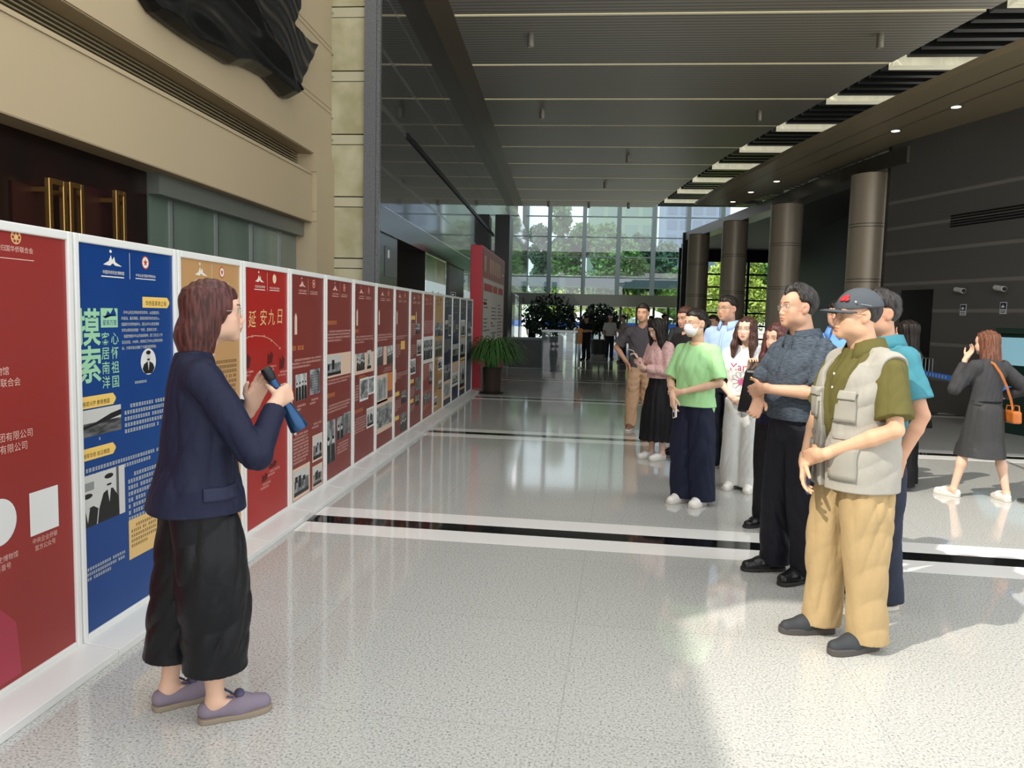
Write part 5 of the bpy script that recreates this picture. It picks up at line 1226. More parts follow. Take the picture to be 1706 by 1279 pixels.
def hair_short(B, m, line=0.062, side=0.0, top=0.0, sweep=0, seed=1, back=-0.07, rec=0.0, thin=0.0):
    M = B.HM; c = M @ Vector((0, 0, 0))
    F = Field((c.x - 0.14, c.y - 0.16, c.z - 0.15), (c.x + 0.14, c.y + 0.16, c.z + 0.19), 0.0035)
    F.M = M
    F.ell((0, -0.018, 0.036), (0.081 - thin, 0.104 - thin, 0.092 - thin + top * 0.3))
    if top: F.ell((sweep * 0.2, 0.010, 0.075), (0.066, 0.072, 0.045 + top), 0.03)
    F.fold(0.0035, seed, 90, stretch=(1, 0.35, 0.35))
    # face opening, ear opening, nape
    F.boxcut((0, 0.035 + 0.10, line - 0.10), (0.062, 0.10, 0.10), 0.02)
    F.boxcut((0, 0.028 + 0.10, line - 0.125), (0.12, 0.10, 0.10), 0.02)
    for s in (-1, 1): F.ell((s * 0.085, 0.006, -0.008 + side), (0.03, 0.040, 0.045), 0.012, cut=True)
    for s in (-1, 1):
        if rec: F.ell((s * 0.045, 0.085, line + 0.01), (0.025, 0.05, 0.03 + rec), 0.02, cut=True)
    F.half((0, -0.03, -0.045 + (back + 0.07)), (0, 0.65, -1), 0.01)
    return F.mesh('hair', m, B.root)

def hair_long(B, m, length=0.35, front=0.0, back_only=False, open_w=0.052, fringe=0.058, seed=2, width=0.088, wave=0.004, tail=0.055, lean=(0, 0), over=0.0):
    M = B.HM; c = M @ Vector((0, 0, 0))
    F = Field((c.x - 0.19, c.y - 0.22, c.z - length - 0.10), (c.x + 0.19, c.y + 0.18, c.z + 0.16), 0.004)
    F.M = M
    F.ell((0, -0.018, 0.036), (0.084, 0.107, 0.093))
    F.M = Matrix.Translation(c)
    lx, ly = lean
    F.M = Matrix.Identity(4)
    A = M @ Vector((0, -0.030, 0.03)); w = width
    F.loft([(A.z - length, A.x + lx, A.y + ly - 0.035, w * 0.92, tail * 0.75), (A.z - length * 0.6, A.x + lx * 0.7, A.y + ly * 0.7 - 0.03, w * 1.08, tail * 1.1), (A.z - length * 0.3, A.x, A.y - 0.012, w * 1.04, 0.085), (A.z, A.x, A.y + 0.005, w, 0.095), (A.z + 0.05, A.x, A.y + 0.005, w * 0.8, 0.085)], 0.03)
    F.M = M
    if front:
        for s in (-1, 1):
            F.chain([(s * 0.068, 0.055, 0.03), (s * 0.076, 0.050, -0.06), (s * 0.088, 0.062, -0.16), (s * 0.092, 0.085, -0.16 - front)], [0.022, 0.026, 0.034, 0.018], 0.03)
    F.boxcut((0, 0.035 + 0.10, fringe - 0.20), (open_w, 0.10, 0.20), 0.02)
    F.ell((0, 0.03, -0.10), (open_w + 0.006, 0.065, 0.10), 0.02, cut=True)
    F.M = Matrix.Identity(4)
    F.fold(wave, seed, 70, stretch=(1, 1, 0.10))
    return F.mesh('hair', m, B.root)

def sleeve(F, B, s, reach, r0, r1, r2=None, k=0.03):
    """reach 0..1 to the elbow, 1..2 to the wrist"""
    sp = B.S[s]; e = Vector(B.A[s]['e']); w = Vector(B.A[s]['w'])
    if reach <= 1:
        F.cone(sp, sp.lerp(e, reach), r0, r1, k, flat=True)
    else:
        F.cone(sp, e, r0, r1, k); F.cone(e, e.lerp(w, reach - 1), r1, r2 or r1, 0.015, flat=True)

def top(B, m, secs, reach=0.7, r=(0.062, 0.060), r2=None, name='shirt', neck=(0.075, 0.075), fold=0.004, seed=1, h=None, n=2.4, sleeves=(1, -1), extra=None, freq=22, shz=0.0, label=None, sk=0.03, nst=1.0):
    h = h or max(0.0045, B.h * 1.15)
    zmin = min(secs[0][0], min(Vector(B.A[s]['w']).z for s in (1, -1)) if reach > 1 else 9) - 0.03
    F = Field((B.lo[0] - 0.06, B.lo[1] - 0.08, zmin), (B.hi[0] + 0.06, B.hi[1] + 0.02, 1.56), h)
    b = B.b
    F.loft([(z, cx, cy, rx * b, ry) for z, cx, cy, rx, ry in secs], n=n)
    for s in (1, -1):
        F.cone((s * 0.050, -0.014, 1.378 + shz), B.S[s] + Vector((-s * 0.015, 0, 0.006)), 0.050, r[0] * 0.86, 0.04)
    for s in sleeves: sleeve(F, B, s, reach if not isinstance(reach, dict) else reach[s], r[0], r[1], r2, sk)
    if extra: extra(F)
    F.fold(fold, seed, freq)
    # neck hole
    hc = B.HM @ Vector((0, -0.02, -0.06))
    F.cone((0, 0.006, 1.412 + shz), hc, neck[0] * 0.76, neck[0] * 0.95, 0.006, cut=True)
    return F.mesh(name, m, B.root, label=label)

MALE = [(0.84, 0, 0.0, 0.172, 0.122), (0.95, 0, 0.005, 0.172, 0.125), (1.06, 0, 0.01, 0.168, 0.128), (1.20, 0, 0.008, 0.178, 0.126), (1.32, 0, 0.0, 0.182, 0.112), (1.385, 0, -0.012, 0.125, 0.082), (1.432, 0, -0.012, 0.076, 0.070)]
FEM = [(0.84, 0, -0.005, 0.165, 0.115), (0.95, 0, 0, 0.150, 0.108), (1.06, 0, 0.0, 0.140, 0.102), (1.22, 0, 0.015, 0.155, 0.122), (1.32, 0, 0.0, 0.150, 0.100), (1.385, 0, -0.012, 0.105, 0.072), (1.430, 0, -0.012, 0.070, 0.064)]
def cut_hem(secs, z):
    A = [s for s in secs if s[0] > z]; lo = [s for s in secs if s[0] <= z]
    if lo:
        a, b2 = lo[-1], A[0]; t = (z - a[0]) / (b2[0] - a[0])
        A = [tuple(p + (q - p) * t for p, q in zip(a, b2))] + A
    else: A = [(z,) + A[0][1:]] + A
    return A

def collar(B, m, up=0.035, r=0.066, drop=0.055, open_a=0.45, name='collar', zc=1.424, flare=0.012, thick=0.004, cy=-0.008):
    """a folded shirt collar: stand and turned-down leaf"""
    mb = MB(); N = 26; pr = []
    for i in range(N + 1):
        a = open_a + (2 * PI - 2 * open_a) * i / N
        sx, cyy = math.sin(a), math.cos(a); f = max(0.0, math.cos(a))
        pt = 1.0 + 0.55 * max(0, math.cos(min(a, 2 * PI - a) - open_a)) ** 6
        zb = zc - 0.018 * f
        ring = [(r, zb), (r * 0.96, zb + up), (r * 1.02 + 0.002, zb + up + 0.006), (r * 1.08 + flare, zb + up * 0.35), (r * 1.10 + flare * 1.9, zb + up - drop * pt)]
        pr.append([(q * sx, cy + q * cyy * 1.02, z) for q, z in ring])
    vs = [p for q in pr for p in q]; m5 = 5
    fs = [(i * m5 + j, i * m5 + j + 1, (i + 1) * m5 + j + 1, (i + 1) * m5 + j) for i in range(N) for j in range(m5 - 1)]
    mb._add(vs, fs)
    o = mb.build(name, m, B.root, smooth=True)
    so = o.modifiers.new('solid', 'SOLIDIFY'); so.thickness = thick; so.offset = 0
    return o

def trousers(B, m, top_z=1.0, wide=(0.098, 0.085, 0.075, 0.070), cuff=0.05, waist=(0.155, 0.112), fold=0.005, seed=3, h=None, crotch=0.80, label=None, deep=1.08, freq=20, seat=0.118, hipw=0.160, name='trousers', fs=None):
    h = h or max(0.005, B.h * 1.25); b = B.b
    xs = [abs(B.feet[s][0]) for s in (1, -1)]; ys = [B.feet[s][1] for s in (1, -1)]
    F = Field((-max(xs) - 0.22, min(min(ys), 0) - 0.24, cuff - 0.03), (max(xs) + 0.22, max(max(ys), 0) + 0.24, top_z + 0.03), h)
    for s in (1, -1):
        hp, kn, ak = B.hip[s], B.knee[s], B.ank[s]
        zs = [cuff, 0.25, 0.47, 0.68, crotch + 0.10]
        ws = [wide[3], wide[3] * 0.98, wide[2], wide[1], wide[0]]
        def cen(z):
            if z < kn.z: t = (z - ak.z) / (kn.z - ak.z); p = ak.lerp(kn, t)
            else: p = kn.lerp(hp, min(1.15, (z - kn.z) / (hp.z - kn.z)))
            return p
        secs = []
        for z, w in zip(zs, ws):
            p = cen(z); secs.append((z, p.x, p.y, (w if z < 0.8 else min(w, hipw - 0.080)) * b, (w if z < 0.8 else min(w, seat * 0.92)) * deep))
        F.loft(secs, 0.004, n=2.2)
    F.loft([(crotch - 0.02, 0, -0.005, 0.13 * b, 0.09), (crotch + 0.08, 0, -0.012, hipw * b, seat), (0.95, 0, -0.004, hipw * 0.975 * b, seat * 0.95), (top_z, 0, 0.0, waist[0] * b, waist[1])], 0.03)
    F.fold(fold, seed, freq, strength=fs)
    return F.mesh(name, m, B.root, label=label)

def skirt(B, m, top_z=1.02, secs=None, fold=0.006, seed=4, pleats=0, name='skirt', h=None, amp=0.006):
    h = h or max(0.005, B.h * 1.2)
    A = np.array(secs)
    F = Field((-(A[:, 3] + abs(A[:, 1])).max() - 0.05, -(A[:, 4] + abs(A[:, 2])).max() - 0.05, A[0, 0] - 0.03), ((A[:, 3] + abs(A[:, 1])).max() + 0.05, (A[:, 4] + abs(A[:, 2])).max() + 0.05, top_z + 0.03), h)
    F.loft(secs, n=2.1)
    if pleats:
        x = F.x[:, None, None]; y = F.y[None, :, None]; z = F.z[None, None, :]
        F.D += (np.sin(np.arctan2(x, y) * pleats) * amp * np.clip((top_z - z) / (top_z - A[0, 0]), 0, 1)).astype(np.float32)
    F.fold(fold, seed, 16, stretch=(1, 1, 0.25))
    return F.mesh(name, m, B.root)

def shoe(B, s, um, sm_, L=1.0, sole=0.022, low=False, lace=None, name='shoe', tall=0.0, toe=0.0):
    x, y, ang = B.feet[s]
    M = Matrix.Translation((x, y, 0)) @ Matrix.Rotation(math.radians(ang), 4, 'Z')
    F = Field((x - 0.17, y - 0.18, 0.0), (x + 0.17, y + 0.22, 0.16 + tall), 0.0045); F.M = M
    F.cone((0, -0.062 * L, 0.045), (0, 0.05 * L, 0.043), 0.036, 0.043)
    F.cone((0, 0.05 * L, 0.040), (-s * 0.006, 0.135 * L, 0.032 + toe), 0.044, 0.034, 0.03)
    if not low: F.cone((0, -0.045, 0.05), (0, -0.037, 0.085 + tall), 0.040, 0.040, 0.02)
    else: F.cone((0, -0.04, 0.085), (0, 0.03, 0.10), 0.030, 0.030, 0.006, cut=True)
    F.M = Matrix.Identity(4)
    F.half((0, 0, sole * 0.7), (0, 0, -1), 0.0)
    o = F.mesh(name, um, B.root)
    out = [(-0.030, -0.090), (0.030, -0.090), (0.040, -0.055), (0.040, 0.0), (0.050, 0.06), (0.046, 0.115), (0.028, 0.158), (-0.022, 0.162), (-0.043, 0.125), (-0.048, 0.06), (-0.040, 0.0), (-0.040, -0.055)]
    for _ in range(2): out = [p for i in range(len(out)) for p in (tuple(0.75 * a + 0.25 * b for a, b in zip(out[i], out[(i + 1) % len(out)])), tuple(0.25 * a + 0.75 * b for a, b in zip(out[i], out[(i + 1) % len(out)])))]
    mb = MB(); mb.prism([M @ Vector((q[0] * 1.04, q[1] * L * 1.06, 0.0)) for q in out], (0, 0, sole))
    mb.build('sole', sm_, o, bevel=0.005)
    if lace:
        lb = MB()
        for q in range(4):
            yy = 0.010 + 0.022 * q
            lb.tube([M @ Vector((-0.024, yy * L, 0.084 - q * 0.0055)), M @ Vector((0, (yy + 0.006) * L, 0.0885 - q * 0.006)), M @ Vector((0.024, yy * L, 0.084 - q * 0.0055))], 0.003, 5)
        lb.build('lace', lace, o, smooth=True)
    return o

def button_row(B, m, pts, r=0.006, name='button'):
    for p in pts:
        MB().ball(p, (r, r * 0.5, r), 10, 6).build(name, m, B.root, smooth=True)
# ---------------------------------------------------------------- the people, one by one
from mathutils.bvhtree import BVHTree
def place(u, v, vtop):
    p = at_floor(u, v); t = at_y(u, vtop, p[1]); return (p[0], p[1]), t[2]
def bvh(o): return BVHTree.FromPolygons([v.co for v in o.data.vertices], [p.vertices for p in o.data.polygons])
def decal(B, base, vs, fs, m, name, off=0.002, origin=(0, 0.6, 0), axis='y', sub=True, thick=0.0, tree=None):
    """lay flat shapes given as (x, z) in front of the chest onto the cloth; axis y = from the front, -y = from the back, x / -x = from a side"""
    T = tree or bvh(base); out = []
    d = {'y': Vector((0, -1, 0)), '-y': Vector((0, 1, 0)), 'x': Vector((-1, 0, 0)), '-x': Vector((1, 0, 0))}[axis]
    for v in vs:
        o = Vector((v[0], 0.8 if axis == 'y' else -0.8, v[1])) if axis in ('y', '-y') else Vector((0.8 if axis == 'x' else -0.8, v[0], v[1]))
        h = T.ray_cast(o, d)
        if h[0] is None: out.append(o + d * 0.7); continue
        out.append(h[0] - d * off)
    mb = MB(); mb._add(out, fs); ob = mb.build(name, m, B.root, smooth=True)
    if thick: so = ob.modifiers.new('solid', 'SOLIDIFY'); so.thickness = thick; so.offset = 0
    return ob
def strip(pts, w, nseg=10):
    """a ribbon along a polyline in 2-D, cut fine enough to follow the cloth"""
    P = []
    for a, b in zip(pts[:-1], pts[1:]):
        for k in range(nseg): t = k / nseg; P.append((a[0] + (b[0] - a[0]) * t, a[1] + (b[1] - a[1]) * t))
    P.append(pts[-1]); vs = []; fs = []
    for i, p in enumerate(P):
        a = P[max(i - 1, 0)]; b = P[min(i + 1, len(P) - 1)]; dx, dz = b[0] - a[0], b[1] - a[1]; l = math.hypot(dx, dz) + 1e-9
        ww = w[0] + (w[1] - w[0]) * i / (len(P) - 1) if isinstance(w, tuple) else w
        vs += [(p[0] - dz / l * ww / 2, p[1] + dx / l * ww / 2), (p[0] + dz / l * ww / 2, p[1] - dx / l * ww / 2)]
        if i: fs.append((2 * i - 2, 2 * i - 1, 2 * i + 1, 2 * i))
    return vs, fs
def patch(x0, x1, z0, z1, n=6):
    vs = [(x0 + (x1 - x0) * i / n, z0 + (z1 - z0) * j / n) for j in range(n + 1) for i in range(n + 1)]
    return vs, [(j * (n + 1) + i, j * (n + 1) + i + 1, (j + 1) * (n + 1) + i + 1, (j + 1) * (n + 1) + i) for j in range(n) for i in range(n)]
def to_world(B, p):
    M = Matrix.Translation(B.root.location) @ Matrix.Rotation(B.root.rotation_euler.z, 4, 'Z') @ Matrix.Scale(B.root.scale.x, 4); return M @ Vector(p)
def in_hand(B, s, along=0.075, out=0.028, up=0.0):
    """centre of what the hand holds and its axes (fingers, thumb side, palm) in the person's space"""
    a = B.A[s]; d = unit(a['d']); t = Vector(a['t']); t = unit(t - d * t.dot(d)); n = d.cross(t) * (-s * a.get('flip', 1))
    return Vector(a['w']) + d * along + n * out + t * up, d, t, n
def held(B, name, c, X, Y_, Z, label, cat, group=None):
    """an Empty for a held thing: X, Y, Z its axes in the person's space"""
    r = empty(name, label=label, cat=cat, group=group)
    M = Matrix((X, Y_, Z)).transposed().to_4x4(); M.translation = c
    W = Matrix.Translation(B.root.location) @ Matrix.Rotation(B.root.rotation_euler.z, 4, 'Z') @ Matrix.Scale(B.root.scale.x, 4) @ M
    r.matrix_world = W; return r
def phone(B, s, label, col='#e9e6e6', back='#1c1c1e', along=0.085, out=0.014, up=0.0, turn=0):
    c, d, t, n = in_hand(B, s, along, out, up)
    ax = unit(d * math.cos(turn) + t * math.sin(turn)); ay = unit(n); az = ax.cross(ay)
    r = held(B, 'phone', c, az, ay, ax, label, 'phone')
    MB().box(-0.036, 0.036, -0.004, 0.004, -0.075, 0.075).build('body', mat('phone_' + col[1:], col, 0.3), r, bevel=0.003)
    MB().box(-0.033, 0.033, 0.0042, 0.0048, -0.071, 0.071).build('screen', mat('phone_glass', '#14161a', 0.08), r)
    MB().box(-0.026, 0.006, -0.0065, -0.0042, 0.025, 0.065).build('camera_bump', mat('phone_back_' + back[1:], back, 0.2), r, bevel=0.001)
    return r

blackhair = hair_mat('hair_black', '#15110f', '#2b2420'); brownhair = hair_mat('hair_brown', '#3a2620', '#5c3d33'); redhair = hair_mat('hair_reddish', '#38211f', '#6b3f3b'); greyhair = hair_mat('hair_greying', '#1b1918', '#4a4644'); auburn = hair_mat('hair_auburn', '#59382c', '#8a5c46')
def cloth(name, col, rough=0.8, noise=None, sheen=0.0, weave=(15, 15, 8), b=0.9): return mat(name, col, rough, noise=noise, bump=(weave, b), spec=0.25, sheen=sheen)
navyblazer = cloth('navy_suiting', '#1d2137', 0.6); blacktr = cloth('black_trouser_cloth', '#17181b', 0.45); olive = cloth('olive_pique', '#625d33'); vestm = cloth('pale_vest_cloth', '#a5a299'); khaki = cloth('khaki_cotton', '#b0986f'); polo = cloth('heather_slate_knit', '#56616d', 0.8, noise=((34, 34, 330), 0.9, '#333b47')); navytr = cloth('dark_navy_trousers', '#1d1f28', 0.6); teal = cloth('turquoise_shirt', '#458593'); greenm = cloth('light_green_knit', '#aadfa0', 0.7); navysl = cloth('navy_slacks', '#1c2136', 0.6); whitetee = cloth('white_jersey', '#ece9e8'); whitejean = cloth('off_white_denim', '#d6d6d2'); lblue = cloth('pale_blue_shirt', '#a9c2e6', 0.7); bblue = cloth('blue_shirt', '#6d9fe0', 0.7); greytee = cloth('charcoal_jersey', '#575256'); khaki2 = cloth('sand_cotton', '#c3a07f'); pinkm = cloth('pink_floral_blouse', '#e3bfbb', 0.7, noise=((38, 38, 38), 0.5, '#b98a8a')); blackskirt = cloth('black_pleated', '#18191c', 0.6); charcoal = cloth('charcoal_knit', '#3f3f41'); charsk = cloth('charcoal_skirt_cloth', '#3b3b3c', 0.6); blackm = cloth('black_cloth', '#17181a'); beige = cloth('beige_cloth', '#a29a8a'); whiteshirt = cloth('white_shirt', '#c9c8c6'); greym = cloth('grey_shirt', '#6e6f70')
shblack = mat('black_leather', '#1a1a1b', 0.25); solebk = mat('dark_sole', '#2b2a29', 0.6); shwhite = mat('white_leather', '#e4e1db', 0.45); solew = mat('pale_sole', '#cfcac0', 0.6); shgrey = mat('mauve_grey_suede', '#7d7280', 0.8); solet = mat('tan_sole', '#8a7d6c', 0.7); lacebk = mat('dark_lace', '#3a2626', 0.7); lacew = mat('white_lace', '#efece6', 0.7)

# ---- the speaker with her back to the camera
loc, h = place(336, 1184, 471)
B = make_person(loc, (0.80, 0.60), h, 'woman in a navy blazer and black trousers speaking into a microphone', female=True, build=1.12, skin='#dbae91', h=0.0036, head=(-10, -3, 0), hpos=(0, 0.065, 1.588),
    R=dict(e=(0.265, 0.150, 1.075), w=(0.150, 0.262, 1.250), d=(-0.55, 0.70, 0.35), t=(0.05, -0.42, 0.90), curls=[1.15, 1.15, 1.15, 1.12], thumb=dict(dirs=((0.35, 0.75, 0.75), (0.55, 0.35, 0.85), (0.60, 0.05, 0.85)))),
    L=dict(e=(-0.25, 0.10, 1.08), w=(-0.02, 0.205, 1.215), d=(0.12, 0.35, 0.92), t=(0.1, -1, 0.35), curls=[0.25, 0.35, 0.5, 0.6]), feet=((0.095, 0.070, -4), (-0.105, -0.070, 6)), lips='#b06058')
eyes(B); glasses(B, '#b9b4ad', 0.0009)
hair_long(B, redhair, length=0.185, front=0.0, open_w=0.050, fringe=0.040, width=0.092, tail=0.085, wave=0.005, seed=5)
jk = [(0.835, 0, -0.012, 0.188, 0.182), (0.90, 0, -0.010, 0.180, 0.168), (1.02, 0, -0.004, 0.160, 0.135), (1.18, 0, 0.012, 0.160, 0.126), (1.30, 0, 0.0, 0.160, 0.108), (1.39, 0, -0.016, 0.112, 0.080), (1.435, 0, -0.016, 0.070, 0.066)]
o = top(B, navyblazer, jk, reach=1.86, r=(0.062, 0.056), r2=0.042, name='jacket', fold=0.0065, seed=8, freq=16)
T = bvh(o)
v, f = strip([(-0.015 + 0.0, 0.775), (0.0, 1.0), (0.0, 1.36)], 0.004, 20); decal(B, o, v, f, mat('navy_seam', '#1a1e33', 0.8), 'seam', axis='-y', tree=T)
v, f = patch(-0.02, 0.11, 0.895, 0.945); decal(B, o, v, f, mat('navy_flap', '#222741', 0.7), 'pocket_flap', off=0.004, axis='x', tree=T, thick=0.004)
trousers(B, blacktr, top_z=0.90, wide=(0.098, 0.114, 0.120, 0.108), cuff=0.215, fold=0.009, seed=4, deep=1.12, freq=15, hipw=0.155, seat=0.135)
for s in (1, -1):
    sh_ = shoe(B, s, shgrey, solet, L=1.06, low=True)
    x, y, a = B.feet[s]; M = Matrix.Translation((x, y, 0)) @ Matrix.Rotation(math.radians(a), 4, 'Z')
    bw = MB(); bw.ball(M @ Vector((0, 0.055, 0.088)), (0.030, 0.020, 0.016), 12, 8, M.to_3x3().to_4x4()); bw.tube([M @ Vector((-0.02, 0.03, 0.085)), M @ Vector((-0.04, 0.0, 0.10))], 0.005, 6); bw.tube([M @ Vector((0.02, 0.03, 0.085)), M @ Vector((0.035, 0.005, 0.10))], 0.005, 6)
    bw.build('bow', mat('shoe_bow', '#4e4a66', 0.7), sh_, smooth=True)
    ln = MB(); ln.ball(M @ Vector((0, 0.02, 0.062)), (0.034, 0.055, 0.020), 14, 8, M.to_3x3().to_4x4()); ln.build('lining', mat('shoe_lining', '#b9aeb0', 0.8), sh_, smooth=True)
c, d, t, n = in_hand(B, 1, 0.066, 0.032)
ax = unit(t * 0.94 + n * 0.1); ay = unit(n - ax * n.dot(ax)); az = ay.cross(ax)
mic = held(B, 'microphone', c, az, ay, ax, 'blue-black handheld microphone with a flared lower end, held by the speaker', 'microphone')
MB().lathe([(0.0, -0.155), (0.036, -0.155), (0.037, -0.150), (0.034, -0.12), (0.026, -0.07), (0.0205, -0.03), (0.0195, 0.07), (0.0, 0.07)], n=28).build('body', mat('mic_blue', '#2c4f75', 0.25, metal=0.6), mic, smooth=True)
MB().lathe([(0.0, 0.0715), (0.0185, 0.0715), (0.0215, 0.078), (0.0215, 0.118), (0.018, 0.124), (0.0, 0.124)], n=28).build('head', mat('mic_black', '#17191d', 0.35), mic, smooth=True)
q = MB()
for k in range(4): q.lathe([(0.0212, 0.082 + 0.009 * k), (0.0226, 0.084 + 0.009 * k), (0.0212, 0.086 + 0.009 * k)], n=24)
q.build('grip_ring', mat('mic_ring', '#2b3038', 0.3, metal=0.5), mic)
MB().lathe([(0.0, -0.1565), (0.031, -0.1565), (0.031, -0.1552), (0.0, -0.1552)], n=24).build('speaker_grille', mat('mic_grille', '#22262c', 0.5), mic)

# ---- the man in the cap
loc, h = place(1408, 1066, 487)
B = make_person(loc, (-0.965, -0.26), h, 'older man in a grey cap, olive polo and pale utility vest', build=1.08, skin='#dcab85', h=0.0036, head=(-8, -4, 0), hpos=(0, 0.05, 1.590), face=1.06,
    L=dict(e=(-0.272, 0.005, 1.085), w=(-0.055, 0.225, 0.935), d=(0.90, 0.18, -0.30), t=(0.25, 0.25, 0.95), curls=[0.75, 0.8, 0.8, 0.75], thumb=dict(dirs=((0.7, 0.5, 0.5), (0.85, 0.1, 0.5), (0.9, -0.1, 0.4)))),
    R=dict(e=(0.27, 0.05, 1.09), w=(0.062, 0.235, 0.885), d=(-0.35, 0.25, -0.90), t=(-0.75, 0.60, 0.1), curls=[0.3, 0.4, 0.5, 0.55]), feet=((0.11, 0.10, -6), (-0.115, 0.0, 10)), neck=1.1, lips='#b0685c')
eyes(B, look=(0.0, 0)); hair_short(B, greyhair, line=0.045, top=0.0, seed=3, thin=0.004)
glasses(B, '#6b5a45', 0.0010, w=0.027, hgt=0.020, half=False)
T0 = top(B, olive, cut_hem([(z, cx, cy + 0.012, rx, ry + 0.012) for z, cx, cy, rx, ry in MALE], 0.90), reach=0.80, r=(0.066, 0.077), fold=0.006, seed=11, name='polo_shirt')
collar(B, olive, up=0.056, r=0.076, drop=0.060, open_a=0.42, zc=1.426, flare=0.014)
button_row(B, offwhite, [(0.008, 0.142, 1.315), (0.004, 0.150, 1.25)], 0.007)
def vest_cut(F):
    F.carve(lambda x, y, z: np.maximum(np.abs(x + 0.01) - (0.018 + 0.115 * np.clip((z - 0.98) / 0.45, 0, 1)), 0.02 - y))
    for s in (1, -1):
        F.cone((s * 0.060, -0.014, 1.392), B.S[s] + Vector((-s * 0.012, 0, 0.004)), 0.060, 0.076, 0.03)
        F.loft([(0.92, s * 0.12, 0.0, 0.060, 0.09), (1.08, s * 0.13, 0.0, 0.070, 0.11), (1.22, s * 0.145, 0.0, 0.085, 0.125), (1.36, s * 0.13, -0.005, 0.07, 0.092)], 0.03)
        F.cone(B.S[s] + Vector((s * 0.080, 0, -0.01)), B.S[s] + Vector((s * 0.085, 0, -0.22)), 0.083, 0.085, 0.008, cut=True)
vs_ = [(z, cx, cy + 0.006, rx * (1.15 if z < 1.0 else 1.10), ry * 1.06 + 0.028 + 0.020 * (z < 1.0)) for z, cx, cy, rx, ry in MALE]
v0 = top(B, vestm, cut_hem(vs_, 0.775), reach=0.2, r=(0.074, 0.074), fold=0.0035, seed=12, name='vest', sleeves=(), extra=vest_cut, neck=(0.105, 0.105), shz=0.012)
TV = bvh(v0); sm_ = mat('vest_pocket_cloth', '#9d9a90', 0.8); zm = mat('vest_zip', '#9a988f', 0.5)
for s in (1, -1):
    v, f = patch(s * 0.115 - 0.055, s * 0.115 + 0.055, 1.10, 1.215); decal(B, v0, v, f, sm_, 'pocket', off=0.008, tree=TV, thick=0.012)
    v, f = patch(s * 0.115 - 0.060, s * 0.115 + 0.060, 1.205, 1.245); decal(B, v0, v, f, vestm, 'pocket_flap', off=0.018, tree=TV, thick=0.006)
    v, f = patch(s * 0.125 - 0.060, s * 0.125 + 0.060, 0.83, 0.99); decal(B, v0, v, f, sm_, 'pocket', off=0.007, tree=TV, thick=0.010)
    v, f = patch(s * 0.115 - 0.040, s * 0.115 + 0.040, 1.020, 1.032); decal(B, v0, v, f, zm, 'zip', off=0.004, tree=TV, thick=0.003)
trousers(B, khaki, top_z=0.90, wide=(0.100, 0.098, 0.092, 0.084), cuff=0.050, fold=0.008, seed=6, deep=1.12, freq=17, hipw=0.152, seat=0.116)
for s in (1, -1): shoe(B, s, mat('grey_black_mesh', '#33373b', 0.7), mat('grey_sole', '#4b4745', 0.6), L=1.08, sole=0.032, tall=-0.005)
# cap
HM = B.HM; c = HM @ Vector((0, 0, 0.06)); F = Field((c.x - 0.16, c.y - 0.18, c.z - 0.11), (c.x + 0.16, c.y + 0.24, c.z + 0.12), 0.0036); F.M = HM
F.ell((0, -0.012, 0.030), (0.090, 0.112, 0.104)); F.half((0, 0, 0.035), (0, -0.18, -1), 0.004)
capm = cloth('slate_cap_cloth', '#50565c', 0.7); cp = F.mesh('cap', capm, B.root)
bm2 = MB(); vs = []; N = 16
for i in range(N + 1):
    a = -1.12 + 2.24 * i / N; x0, y0 = 0.088 * math.sin(a), -0.012 + 0.110 * math.cos(a)
    for r_, dz in ((0, 0.0), (0.35, 0.002), (0.7, 0.0), (1.0, -0.006)):
        L = 0.078 * max(0.0, math.cos(a * 1.28)) ** 0.7
        vs.append(HM @ Vector((x0 * (1 + 0.02 * r_), y0 + L * r_, 0.028 + 0.15 * (0.06 - y0 * 0.5) * 0 + dz - 0.012 * math.cos(a) - 0.010 * (x0 / 0.088) ** 2 * 1.4)))
bm2._add(vs, [(i * 4 + j, i * 4 + j + 1, i * 4 + j + 5, i * 4 + j + 4) for i in range(N) for j in range(3)]); br = bm2.build('brim', capm, cp, smooth=True); so = br.modifiers.new('solid', 'SOLIDIFY'); so.thickness = 0.006; so.offset = 0
q = MB(); em = HM @ Matrix.Rotation(math.radians(24), 4, 'Z') @ Matrix.Rotation(math.radians(32), 4, 'X')
for k, (a_, b_) in enumerate(((-0.010, -0.006), (0.008, 0.004), (-0.002, 0.010), (0.014, -0.007))): q.ball(em @ Vector((a_ - 0.002, 0.1165, b_ + 0.016)), (0.0135, 0.004, 0.011), 10, 6, em.to_3x3().to_4x4())
q.build('emblem', mat('cap_red', '#d8232b', 0.6), cp, smooth=True)
MB().tube([HM @ Vector((-0.0905, 0.03, 0.052)), HM @ Vector((-0.0925, -0.02, 0.048))], 0.0015, 5).build('piping', mat('cap_piping', '#9aa0a6', 0.5), cp)
MB().ball(HM @ Vector((-0.083, 0.052, 0.060)), 0.005, 8, 6).build('eyelet', mat('cap_eyelet', '#c7cbd0', 0.4), cp)
c, d, t, n = in_hand(B, 1, 0.07, 0.022, -0.01)
r = held(B, 'phone', c + Vector((0.02, -0.012, -0.02)), t, n, d, 'dark blue phone in the hand of the man in the cap', 'phone')
MB().box(-0.034, 0.034, -0.006, 0.006, -0.07, 0.07).build('case', mat('blue_case', '#2a3f7c', 0.4), r, bevel=0.003); MB().box(-0.031, 0.031, 0.0062, 0.007, -0.066, 0.066).build('screen', mat('phone_glass', '#14161a', 0.08), r)

